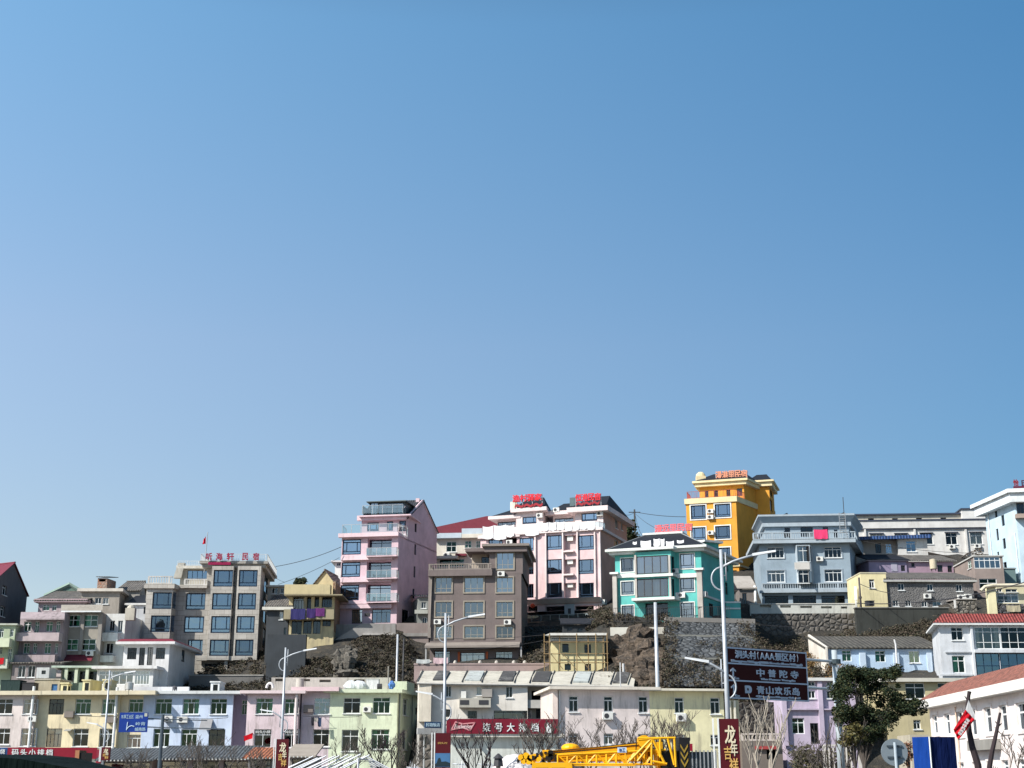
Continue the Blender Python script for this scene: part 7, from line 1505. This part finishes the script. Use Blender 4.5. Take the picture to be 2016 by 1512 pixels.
if 0: T.part('roof_mat', MB().hexa([(a.x,90.2,a.z-.35),(m.x,90.2,m.z-.45),(m.x,95.4,m.z-.45),(a.x,95.4,a.z-.35)], [(a.x,90.2,a.z-.3),(m.x,90.2,m.z-.4),(m.x,95.4,m.z-.4),(a.x,95.4,a.z-.3)]).hexa([(m.x,90.2,m.z-.45),(b.x,90.2,b.z-.35),(b.x,95.4,b.z-.35),(m.x,95.4,m.z-.45)], [(m.x,90.2,m.z-.4),(b.x,90.2,b.z-.3),(b.x,95.4,b.z-.3),(m.x,95.4,m.z-.4)]), plaster((0.22,0.20,0.19), .6))
# low lattice arches
for i, (v, x0, x1, y, Y) in enumerate((('G',1400,1560,1435,80),('I',380,560,1400,82),('I',640,860,1405,84))):
    a, b = PV(v, x0, 1560, Y), PV(v, x1, 1560, Y); top = PV(v, x0, y, Y).z; mb = MB(); m = (a.x+b.x)/2
    for k in range(4):
        dx = (b.x-a.x)*k/4; mb.tube([(a.x+dx, Y, .05), (a.x+dx*.6+(m-a.x)*.5, Y+.3, top-.1*k), (b.x-dx*.4, Y+.1*k, .05)], .035, 4)
    mb.tube([(a.x,Y+.35,top-.35),(b.x,Y+.35,top-.42)], .03, 4)
    single('garden_arch', mb, WS, ['white metal frame at the foot of the green house', 'left white frame in front of the restaurant wall', 'right white frame in front of the restaurant wall'][i], 'frame', group='white metal frames')
c = PV('I', 1050, 1500, 78); T = Thing('dome_tent', 'white dome tent in front of the restaurant beside the crane', 'tent', loc=(c.x, 78, 0)); mb = MB(); rx = 1.75; zt = PV('I', 1060, 1362, 78).z
for j in range(7):
    th = (math.pi/2)*j/6
    for k in range(16): ph = 2*math.pi*k/16; mb.v.append(Vector((c.x+rx*math.cos(th)*math.cos(ph), 78+rx*math.cos(th)*math.sin(ph), zt*math.sin(th)**.8)))
for j in range(6):
    for k in range(16): mb.f.append([j*16+k, j*16+(k+1) % 16, (j+1)*16+(k+1) % 16, (j+1)*16+k]); mb.m.append(0)
T.part('cover', mb, cloth((0.66,0.62,0.62)), smooth=True); T.part('frame_rod', MB().tube([(c.x-rx*.9,76.9,.4),(c.x-.4,76.5,zt*.62),(c.x+.5,76.6,zt*.5),(c.x+rx*.9,76.9,.3)], .03, 5), GFRAME)
p = PV('I', 870, 1410, 74); T = Thing('garden_lamp', 'dark lantern topped post in front of the restaurant wall', 'lamp post', loc=(p.x, 74, 0)); T.part('post', MB().tube([(p.x,74,0),(p.x,74,p.z-.4)], .12, 8), plaster((0.4,0.38,0.3))); T.part('lantern', MB().tube([(p.x,74,p.z-.4),(p.x,74,p.z)], .26, 8, .2).tube([(p.x,74,p.z),(p.x,74,p.z+.25)], .3, 8, .04), GFRAME)
# small red flag at the pink house
T = Thing('flag_pole', 'small red flag on a slanted wall pole beside the pink terraced house', 'flag'); a = PV('D', 1385, 1105, 140); T.at(PV('D', 1378, 1260, 140)); T.part('pole', MB().tube([PV('D', 1378, 1260, 140), a], .03, 6), GFRAME)
T.part('flag', flagmesh(PV('D',1380,1090,140), PV('D',1268,1135,140), PV('D',1272,1192,140), PV('D',1372,1160,140)), cloth((0.60,0.01,0.02)), smooth=True)

# ---------------------------------------------------------------- yellow crane truck
CY = plaster((0.80,0.41,0.010), .45, (0.22,0.10,0.012), .45); BLK = paint((0.012,0.012,0.013), .5); YC = 64.0
T = Thing('crane_truck', 'yellow lattice boom crane truck parked low in front of the street houses', 'crane truck', loc=(P(1200,1500,YC).x, YC, 0))
def Q(v, x, y, dy=0.0): 
    p = PV(v, x, y, YC); return Vector((p.x, YC + dy, p.z))
# main boom: telescopic box from hook end (left) to turntable (right)
A0, A1, B0, B1 = Q('I', 1395, 1330), Q('I', 1395, 1425), Q('J', 880, 1240), Q('J', 880, 1440)
def beam(name, a_t, a_b, b_t, b_b, y0, y1, mat=CY, parent=None):
    mk = lambda p, y: Vector((p.x, YC+y, p.z)); return T.part(name, MB().hexa([mk(a_b,y0), mk(b_b,y0), mk(b_b,y1), mk(a_b,y1)], [mk(a_t,y0), mk(b_t,y0), mk(b_t,y1), mk(a_t,y1)]), mat, parent)
bm = beam('boom', A0, Q('I', 1395, 1445), B0, Q('J', 880, 1440), .5, 1.3)
beam('boom_rib', Q('I', 1395, 1326), Q('I', 1395, 1338), Q('J', 880, 1236), Q('J', 880, 1250), .44, 1.36, CY, bm)
beam('boom_head', Q('I', 1345, 1318), Q('I', 1345, 1440), Q('I', 1440, 1318), Q('I', 1440, 1430), .4, 1.4, CY, bm)
mb = MB()
for x, y in ((1358,1372),(1425,1352),(1430,1395)): mb.tube([Q('I', x, y, .36), Q('I', x, y, .41)], .14, 10)
T.part('boom_holes', mb, BLK, bm)
# lattice jib in front
nL = 11; LT = []
def jl(t): return Q('I', 1500+ (1782+880-1500)*t, 0).x
tx = lambda t: (lambda xx: xx)(1500 + (2640-1500)*t)
for t in [i/nL for i in range(nL+1)]:
    xx = tx(t); yt_ = 1375 - 55*t; yb_ = 1470 + 5*t; LT.append((Q('I', xx, yt_), Q('I', xx, yb_)))
jb = MB()
for dy in (-.35, .25):
    for k in (0, 1): jb.tube([p[k] + Vector((0,dy,0)) for p in LT], .055, 6)
jo = T.part('lattice_jib', jb, CY); lb = MB()
for i in range(nL):
    (t0, b0), (t1, b1) = LT[i], LT[i+1]
    for dy in (-.35, .25):
        v_ = Vector((0,dy,0)); lb.tube([t0+v_, b0+v_], .03, 5); lb.tube(([b0+v_, t1+v_]) if i % 2 else ([t0+v_, b1+v_]), .03, 5)
    for q_ in (t0, b0): lb.tube([q_+Vector((0,-.35,0)), q_+Vector((0,.25,0))], .025, 5)
T.part('lattice_bracing', lb, CY, jo)
T.part('bottom_plate', MB().box(Q('I',1500,1480,0).x, YC-.4, Q('I',1500,1492).z, Q('J',700,1480).x, YC+.3, Q('I',1500,1478).z), CY, jo)
q = Q('J', 485, 1350, -.42); F_ = Face((Q('J', 482, 0).x, YC-.42), (Q('J', 575, 0).x, YC-.42)); zz = (Q('J', 480, 1350).z, Q('J', 480, 1295).z)
sg = T.part('name_plate', MB().fbox(F_, 0, zz[0], F_.len, zz[1], 0, .02), paint((0.50,0.62,0.75))); T.part('lettering', text_mb('徐工', F_, (.06, zz[0]+.04, F_.len-.06, zz[1]-.04), .022, .01, .02), paint((0.08,0.12,0.35)), sg)
# rear frame, winch, counterweight
rf = MB()
for (x0,y0,x1,y1) in ((720,1440,870,1250),(870,1200,870,1480),(880,1210,1010,1470),(960,1200,960,1400),(1110,1200,1125,1500),(720,1200,1120,1195),(730,1215,960,1200),(870,1440,1030,1470),(640,1435,860,1210),(1040,1200,1110,1480)): rf.tube([Q('J',x0,y0,-.45), Q('J',x1,y1,-.45)], .06, 6)
T.part('rear_frame', rf, CY)
hr = MB(); rr2 = random.Random(4)
for i in range(16):
    x = 720+i*24; a = Q('J', x, 1190+rr2.random()*20, rr2.random()*.6); hr.tube([a, a+Vector((rr2.uniform(-.3,.3), .1, -1.0-rr2.random()*.5))], .025, 5)
T.part('hoses', hr, BLK)
T.part('winch_drum', MB().tube([Q('J',800,1230,-.1), Q('J',800,1230,.9)], .28, 14), CY)
T.part('engine_cover', MB().box(Q('J',905,0).x, YC+.1, 1.6, Q('J',960,0).x, YC+1.2, Q('J',930,1235).z), CY)
T.part('machinery_deck', MB().box(Q('J',930,0).x, YC-.2, 1.3, Q('J',1118,0).x, YC+1.5, Q('J',1000,1330).z), BLK); cw = T.part('counterweight', MB().box(Q('J',1120,0).x, YC-.5, 1.3, Q('J',1228,0).x, YC+1.6, Q('J',1100,1190).z), BLK); st_ = MB(); xa, xb = Q('J',1130,0).x, Q('J',1205,0).x
for k in range(3):
    z = Q('J', 1130, 1260+k*75).z; st_.hexa([Vector((xa,YC-.53,z)), Vector(((xa+xb)/2,YC-.53,z-.28)), Vector(((xa+xb)/2,YC-.53,z-.40)), Vector((xa,YC-.53,z-.12))], [Vector((xa,YC-.505,z)), Vector(((xa+xb)/2,YC-.505,z-.28)), Vector(((xa+xb)/2,YC-.505,z-.40)), Vector((xa,YC-.505,z-.12))]); st_.hexa([Vector((xb,YC-.53,z)), Vector(((xa+xb)/2,YC-.53,z-.28)), Vector(((xa+xb)/2,YC-.53,z-.40)), Vector((xb,YC-.53,z-.12))], [Vector((xb,YC-.505,z)), Vector(((xa+xb)/2,YC-.505,z-.28)), Vector(((xa+xb)/2,YC-.505,z-.40)), Vector((xb,YC-.505,z-.12))])
T.part('warning_stripes', st_, paint((0.30,0.20,0.03)), cw)
# hook block, sheaves at the left
hb = MB()
for x, y, r_ in ((1110,1400,.14),(1165,1385,.16),(1210,1405,.15),(1255,1390,.13),(1290,1410,.16),(1140,1440,.13),(1190,1440,.15),(1240,1440,.12)): hb.tube([Q('I',x,y,-.2), Q('I',x,y,.3)], r_, 10)
T.part('hook_block', hb, CY); hk = MB(); r5 = random.Random(6)
for i in range(22): c_ = Q('I', r5.uniform(1085,1500), r5.uniform(1350,1470), r5.uniform(-.3,.4)); hk.box(c_.x-.07, c_.y-.05, c_.z-r5.uniform(.03,.14), c_.x+.05, c_.y+.08, c_.z+.06)
T.part('hook_fittings', hk, BLK); cb_ = MB()
for y_ in (1322,1345): cb_.tube([Q('I', 1400, y_+12, .3), Q('J', 300, 1290+(y_-1322), .3), Q('J', 880, 1228+(y_-1322), .3)], .02, 5)
T.part('boom_cable', cb_, BLK); T.part('boom_end', MB().hexa([Q('I',1290,1395,.3), Q('I',1400,1400,.3), Q('I',1400,1400,1.2), Q('I',1290,1395,1.2)], [Q('I',1320,1355,.3), Q('I',1400,1325,.3), Q('I',1400,1325,1.2), Q('I',1320,1355,1.2)]), CY)
# lift dome
p = Q('I', 1645, 1292, .9); T.part('cable_dome', MB().blob(p, .42, .35, .2, 1, 0, 14, 8), CY)
# cab, chassis, wheels (below the picture)
x0 = Q('I',1190,0).x; x1 = Q('J',1000,0).x; cb = T.part('cab', MB().hexa([(x0,YC-.9,.9),(x0+2.0,YC-.9,.9),(x0+2.0,YC+.1,.9),(x0,YC+.1,.9)], [(x0+.15,YC-.85,Q('I',1200,1455).z),(x0+1.9,YC-.85,Q('I',1200,1455).z),(x0+1.9,YC+.05,Q('I',1200,1455).z),(x0+.15,YC+.05,Q('I',1200,1455).z)]), CY)
T.part('cab_window', MB().box(x0+.3, YC-.93, 1.35, x0+.85, YC-.86, 2.0).box(x0+1.0, YC-.93, 1.35, x0+1.6, YC-.86, 2.0), GFRAME, cb)
T.part('chassis', MB().box(x0+.1, YC-1.1, .75, x1, YC+1.5, 1.15), CY); 
for i in range(4):
    xx = x0 + .9 + i*(x1-x0-1.8)/3
    for dy in (-1.15, 1.25): 
        w_ = T.part('wheel', MB().tube([(xx,YC+dy-.15,.55),(xx,YC+dy+.2,.55)], .55, 18), BLK); T.part('rim', MB().tube([(xx,YC+dy-.17,.55),(xx,YC+dy-.152,.55)], .28, 12), STEEL, w_)
T = Thing('site_fence', 'dark metal site fence with a red strip beside the crane counterweight', 'fence'); a, b = PV('J', 1225, 1340, 92), PV('J', 1560, 1340, 92); T.at(((a.x+b.x)/2, 92, 0)); T.part('panel', MB().box(a.x, 92, 0, b.x, 92.1, a.z), paint((0.05,0.07,0.08))); mb = MB()
for i in range(9): mb.box(a.x+(b.x-a.x)*i/8-.04, 91.9, 0, a.x+(b.x-a.x)*i/8+.04, 91.98, a.z+.1)
T.part('post', mb, STEEL); T.part('red_strip', MB().box(a.x, 91.6, a.z+.05, a.x+(b.x-a.x)*.25, 91.8, a.z+.5), paint((0.25,0.01,0.03)))

# ---------------------------------------------------------------- trees
BARK = plaster((0.10,0.085,0.075), .4, (0.05,0.045,0.04)); BARKL = plaster((0.34,0.30,0.25), .5, (0.15,0.13,0.1)); BARKD = plaster((0.035,0.025,0.028), .3, (0.02,0.02,0.02))
def branchy(mb, tw, p, d, L, r, depth, rnd, spread=.5, up=.35, minr=.016):
    n = 4; pts = [p]; dd = d.normalized()
    for i in range(n):
        dd = (dd + Vector((rnd.uniform(-1,1), rnd.uniform(-1,1), rnd.uniform(-.5,1)))*.13 + Vector((0,0,up*.12))).normalized(); pts.append(pts[-1] + dd * L / n)
    (mb if r > .03 else tw).tube(pts, r, 6 if r > .03 else 4, r*.62)
    if depth == 0: return
    k = rnd.choice((2,3)) if depth > 1 else 3
    for i in range(k):
        t = rnd.uniform(.45, 1.0) if i else 1.0; j = min(n, max(1, int(t*n))); q = pts[j]
        a = rnd.uniform(0, 2*math.pi); side = Vector((math.cos(a), math.sin(a), rnd.uniform(-.1,.5)))
        nd = (dd*(1-spread*.5) + side*spread + Vector((0,0,up))).normalized()
        branchy(mb, tw, q, nd, L*rnd.uniform(.55,.8), max(minr, r*.55), depth-1, rnd, spread, up, minr)
def baretree(label, x, ytop, Y, mat=BARK, seed=0, r=.11, stems=3, depth=4, spread=.5, group='bare winter trees along the street', name='bare_tree', trunk=.8, width=1.0):
    top = P(x, ytop, Y); H = top.z; T = Thing(name, label, 'tree', loc=(top.x, Y, 0), group=group); rnd = random.Random(seed)
    mb = MB(); tw = MB(); base_ = Vector((top.x, Y, 0)); f = base_ + Vector((rnd.uniform(-.1,.1),0,trunk)); T.part('trunk', MB().tube([base_, f], r*1.25, 8, r*1.05), mat)
    for i in range(stems):
        a = 2*math.pi*i/stems + rnd.random(); d = Vector((math.cos(a)*spread*.7*width, math.sin(a)*spread*.4, 1)); branchy(mb, tw, f, d, (H-trunk)*.48, r*.8, depth, rnd, spread)
    # scale the crown to reach the height
    zt = max(v.z for v in mb.v + tw.v); s = (H - trunk) / max(.1, zt - trunk)
    for m_ in (mb, tw):
        for v in m_.v: v.z = trunk + (v.z - trunk) * s; v.x = f.x + (v.x - f.x) * width
    T.part('limbs', mb, mat)
    if tw.f: T.part('twigs', tw, mat)
bt_ = [('bare twin stemmed tree before the white restaurant wall', 940, 1395, 76, BARKD, 11, .10, 3, 4, .5), ('bushy bare tree at the right of the restaurant wall', 1058, 1398, 80, BARK, 12, .13, 4, 5, .6),
       ('low bare tree spreading before the pale pink street house', 1152, 1412, 86, BARK, 13, .10, 4, 5, .75), ('thin bare tree behind the middle of the crane boom', 1232, 1402, 88, BARK, 14, .07, 3, 5, .55),
       ('tall bare tree behind the crane winch before the yellow house', 1318, 1392, 84, BARK, 15, .10, 4, 4, .55), ('slender bare tree between pink and yellow street houses', 1284, 1408, 90, BARK, 16, .06, 3, 4, .4),
       ('bare tree at the left foot of the pale green house', 684, 1448, 96, BARK, 17, .09, 4, 4, .6), ('tall bare tree at the right corner of the pale green house', 766, 1425, 92, BARKD, 18, .10, 3, 5, .55),
       ('leaning bare tree between green house and poster banner', 800, 1432, 96, BARK, 19, .08, 3, 4, .7), ('thin bare tree under the pale blue house beside the road sign pole', 372, 1446, 100, BARK, 20, .07, 3, 4, .55),
       ('thin bare tree before the middle window of the pale blue house', 428, 1440, 101, BARK, 21, .07, 3, 4, .6), ('scrubby bare tree under the cream house behind the blue road sign', 276, 1462, 98, BARK, 22, .08, 4, 4, .7),
       ('low bare tree at the left of the calligraphy banner on the pink house', 510, 1462, 99, BARK, 23, .07, 3, 4, .6), ('pale stemmed forked tree reaching over the brown road sign', 1502, 1366, 62, BARKL, 24, .09, 3, 3, .42),
       ('pale slender tree left of the forked tree under the road sign', 1474, 1392, 66, BARKL, 25, .06, 2, 3, .35), ('bare tree crossing the sign pole beside the green tree', 1642, 1398, 66, BARK, 26, .08, 3, 3, .5), ('bare shrubby tree in front of the lavender house door', 1596, 1436, 88, BARK, 27, .07, 4, 5, .7), ('fine twigged tree at the right edge before the pink building', 2003, 1430, 52, BARK, 28, .05, 3, 4, .6)]
for (l, x, yt_, Y, m_, sd, r_, st__, dp, sp) in bt_: baretree(l, x, yt_, Y, m_, sd, r_, st__, dp, sp)

def leaves(mb, c, rad, n, size, rnd, flat=.8):
    for _ in range(n):
        while True:
            v = Vector((rnd.uniform(-1,1), rnd.uniform(-1,1), rnd.uniform(-1,1)))
            if v.length < 1: break
        p = c + Vector((v.x*rad, v.y*rad, v.z*rad*flat)); a = Vector((rnd.uniform(-1,1), rnd.uniform(-1,1), rnd.uniform(-.6,.6))).normalized(); b = a.cross(Vector((rnd.uniform(-1,1), rnd.uniform(-1,1), rnd.uniform(-1,1)))).normalized(); s = size*rnd.uniform(.6,1.3)
        mb.add([p-a*s*.5, p+b*s*.28, p+a*s*.5, p-b*s*.28], [(0,1,2,3)])
LEAF = leafmat('leaf_green', [(0.006,0.014,0.006),(0.014,0.027,0.010),(0.024,0.038,0.013),(0.06,0.055,0.02)], .75)
def leaftree(label, pts, Y, zb, trunkx, mat, seed, n=60, size=.22, cs=.45, dep=1.6, name='broadleaf_tree', group=None, per=60, bark=BARK, r=.12):
    """pts: crown outline ellipses (x, y, rx, ry) in photo pixels"""
    rnd = random.Random(seed); b = P(trunkx, 1500, Y); T = Thing(name, label, 'tree', loc=(b.x, Y, zb), group=group); k = Y/FOC; lv = MB(); lm_ = MB(); base_ = Vector((b.x, Y, zb)); cl = []
    for (x, y, rx, ry) in pts:
        for _ in range(n):
            while True:
                u, w, q = rnd.uniform(-1,1), rnd.uniform(-1,1), rnd.uniform(-1,1)
                if u*u+w*w+q*q < 1: break
            c = P(x + u*rx, y + w*ry, Y); c.y += q*dep; cl.append(c); leaves(lv, c, cs*rnd.uniform(.5,1.2), per, size, rnd)
    fork = base_ + Vector((0,0,max(.8, (min(c.z for c in cl)-zb)*.6))); T.part('trunk', MB().tube([base_, fork], r*1.4, 8, r), bark)
    for c in rnd.sample(cl, min(14, len(cl))): m_ = fork.lerp(c, .5) + Vector((0,0,.3)); lm_.tube([fork, m_, c], r*.5, 5, .02)
    T.part('limbs', lm_, bark); T.part('crown', lv, mat)
leaftree('dense dark green tree between the road sign pole and the blue booth', [(1680,1375,34,45),(1735,1362,34,42),(1768,1395,40,30),(1705,1415,45,22),(1656,1350,10,30),(1795,1392,26,14),(1700,1332,14,14),(1752,1326,8,12),(1672,1325,8,12),(1690,1445,30,18),(1722,1438,22,14),(1660,1405,14,20)], 68, 0, 1702, LEAF, 5, n=36, size=.12, cs=.30, per=85, dep=1.7)
LEAFO = leafmat('leaf_olive', [(0.05,0.05,0.02),(0.09,0.08,0.025),(0.14,0.11,0.04)])
leaftree('small olive brown tree under the right side of the dense green tree', [(1685,1440,20,14),(1672,1455,14,12)], 66, 0, 1684, LEAFO, 6, n=12, size=.2, cs=.35, per=26, dep=.8, r=.05)
LEAFR = leafmat('leaf_brown', [(0.12,0.05,0.03),(0.18,0.08,0.04),(0.08,0.05,0.03)])
leaftree('reddish brown leaved shrub between the round sign and the blue booth', [(1788,1485,9,22)], 46, 0, 1788, LEAFR, 8, n=16, size=.09, cs=.16, per=26, dep=.2, r=.02, name='shrub')
leaftree('dark tree on the skyline right of the pink hotel', [(1236,1045,12,22),(1246,1060,10,12)], 205, 28, 1240, LEAF, 9, n=14, size=.5, cs=.9, per=40, dep=2)
leaftree('small round tree on the skyline behind the yellow loggia house', [(592,1146,12,6)], 192, 24, 592, LEAF, 10, n=14, size=.4, cs=.7, per=40, dep=1)
leaftree('bare brown tree on the ridge before the long white block', [(1925,1088,9,8),(1700,1075,12,8)], 198, 31, 1925, leafmat('twig', [(0.10,0.08,0.06),(0.16,0.13,0.10)]), 12, n=8, size=.3, cs=.6, per=16, dep=1)
# pruned dark trunks at lower right, one carrying the flag
def prunedtree(label, pts, Y, r, twigs):
    P0 = [P(x, y, Y) for x, y in pts]; b = Vector((P0[-1].x+.05, Y, 0)); T = Thing('pruned_tree', label, 'tree', loc=b, group='pruned dark trees by the pink building'); T.part('trunk', MB().tube([b] + P0[::-1], r*1.3, 8, r*.55), BARKD)
    mb = MB()
    for (a, c) in twigs: mb.tube([P(*a, Y), P(*c, Y)], .02, 5, .008)
    T.part('branch', mb, BARKD)
prunedtree('pruned dark trunk bearing the red flag', [(1908,1361),(1906,1380),(1904,1400),(1908,1440),(1914,1470),(1925,1505)], 30, .065, [((1906,1380),(1899,1370)),((1907,1375),(1912,1362))])
prunedtree('bare pruned dark trunk right of the red flag', [(1969,1403),(1965,1425),(1960,1450),(1953,1480),(1948,1510)], 30, .05, [((1966,1428),(1959,1420)),((1965,1430),(1972,1424))])
T = Thing('advertising_flag', 'red flag with white vertical characters tied to the pruned dark trunk', 'flag'); Yf = 29.8
tl, tr, br, bl = PV('O',1205,850,Yf), PV('O',1300,960,Yf), PV('O',1240,1195,Yf), PV('O',1065,1105,Yf); tr2 = PV('O',1290,1000,Yf); T.at(PV('O',1220,790,Yf))
tl2 = PV('O',1195,890,Yf); FL_ = flagmesh(tl2, tr2, PV('O',1115,1215,Yf), bl, 10, .02, .006); T.part('flag', FL_, cloth((0.50,0.01,0.02)), smooth=True)
T.part('white_hem', MB().hexa([PV('O',1225,790,Yf), PV('O',1240,830,Yf), PV('O',1302,965,Yf), PV('O',1290,1000,Yf), PV('O',1192,893,Yf)], [p + Vector((0,-.012,0)) for p in (PV('O',1225,790,Yf), PV('O',1240,830,Yf), PV('O',1302,965,Yf), PV('O',1290,1000,Yf), PV('O',1192,893,Yf))]), cloth((0.6,0.6,0.6)))
# writing runs along the slanted flag
mb = text_mb('海鲜排档酒楼', Face((0,0),(1,0)), (0,0,.085,.50), 0, .008, .03, vertical=True, fill=.85)
top = PV('O',1222,990,Yf-.05); bot = PV('O',1125,1160,Yf-.05); ax = (top-bot); LL = ax.length; ax.normalize(); sx = Vector((ax.z, 0, -ax.x))
for v in mb.v: u_, z_ = v.x, v.z; yv = v.y; v.x, v.y, v.z = (bot + sx*(u_-.042)*1.0 + ax*(z_/.5*LL) + Vector((0,yv,0)))[:]
T.part('lettering', mb, WFRAME)

# ---------------------------------------------------------------- undergrowth on the slopes
SCRUB = leafmat('scrub', [(0.025,0.023,0.016),(0.055,0.043,0.032),(0.085,0.066,0.05),(0.04,0.045,0.024),(0.12,0.095,0.07)], .9)
def scrub(label, regions, mat, seed, size=.22, per=56, cs=.5, off=.15):
    rnd = random.Random(seed); mb = MB()
    for (px0, px1, Y0, Y1, n) in regions:
        for _ in range(n):
            Y = rnd.uniform(Y0, Y1); px = rnd.uniform(px0, px1); x = (px-1008)/FOC*Y*1.03; z = gz(x, Y)
            if z < 3: continue
            leaves(mb, Vector((x, Y, z+off+rnd.random()*.3)), cs*rnd.uniform(.5,1.4), per, size, rnd, .7)
    single('undergrowth', mb, mat, label, 'undergrowth', kind='stuff')
scrub('brown dry undergrowth on the slope below the pink tower', [(390,560,156,175,260),(1150,1215,158,178,90),(560,840,154,165,440),(700,835,165,169.5,90),(520,640,156,166,130)], SCRUB, 3)
scrub('dry scrub on the bank right of the dirt slope', [(1190,1330,137,156,120),(1020,1200,158,171,220),(1200,1310,146,155,90),(1180,1300,156.8,161,60),(1300,1490,136,146,260)], SCRUB, 4)
scrub('dark creepers and bushes over the hillside below the grey blue house', [(1470,1680,138,160,430),(1640,1860,152,160,220),(1470,1560,160,168.5,50),(1600,1700,160,168.5,60),(1690,1870,153,162.5,420)], SCRUB, 5, cs=.7)
rnd = random.Random(14); mb = MB(); fa, fb, fc_, fd = FACEP
for _ in range(330):
    u_ = rnd.random(); w_ = rnd.random()
    if rnd.random() < .35: w_ *= .35
    elif rnd.random() < .6: u_ = rnd.choice((rnd.uniform(-.02,.12), rnd.uniform(.80,1.03)))
    elif mnoise.noise(Vector((u_*3, w_*3, 1))) < .1: continue
    leaves(mb, fa.lerp(fb, u_).lerp(fd.lerp(fc_, u_), w_) + Vector((0,-.7,.1)), rnd.uniform(.25,.75), 40, .2, rnd, .8)
single('undergrowth', mb, SCRUB, 'creepers and dry bushes clinging to the blue grey rubble wall', 'undergrowth', kind='stuff')
scrub('orange brown shrubs in the middle of the hillside', [(1550,1625,140,155,60)], leafmat('shrub_orange', [(0.14,0.08,0.03),(0.20,0.11,0.04),(0.09,0.08,0.03)]), 6, cs=.6, off=.8)
# hedge before the lavender house
rnd = random.Random(9); mb = MB()
for _ in range(160):
    px = rnd.uniform(1540, 1650); Y = rnd.uniform(104, 108); x = (px-1008)/FOC*Y; leaves(mb, Vector((x, Y, rnd.uniform(.4, 3.6))), .5, 22, .3, rnd)
single('hedge', mb, leafmat('hedge', [(0.04,0.045,0.02),(0.08,0.065,0.035),(0.03,0.03,0.02)]), 'dull green hedge in front of the lavender house', 'hedge', kind='stuff')
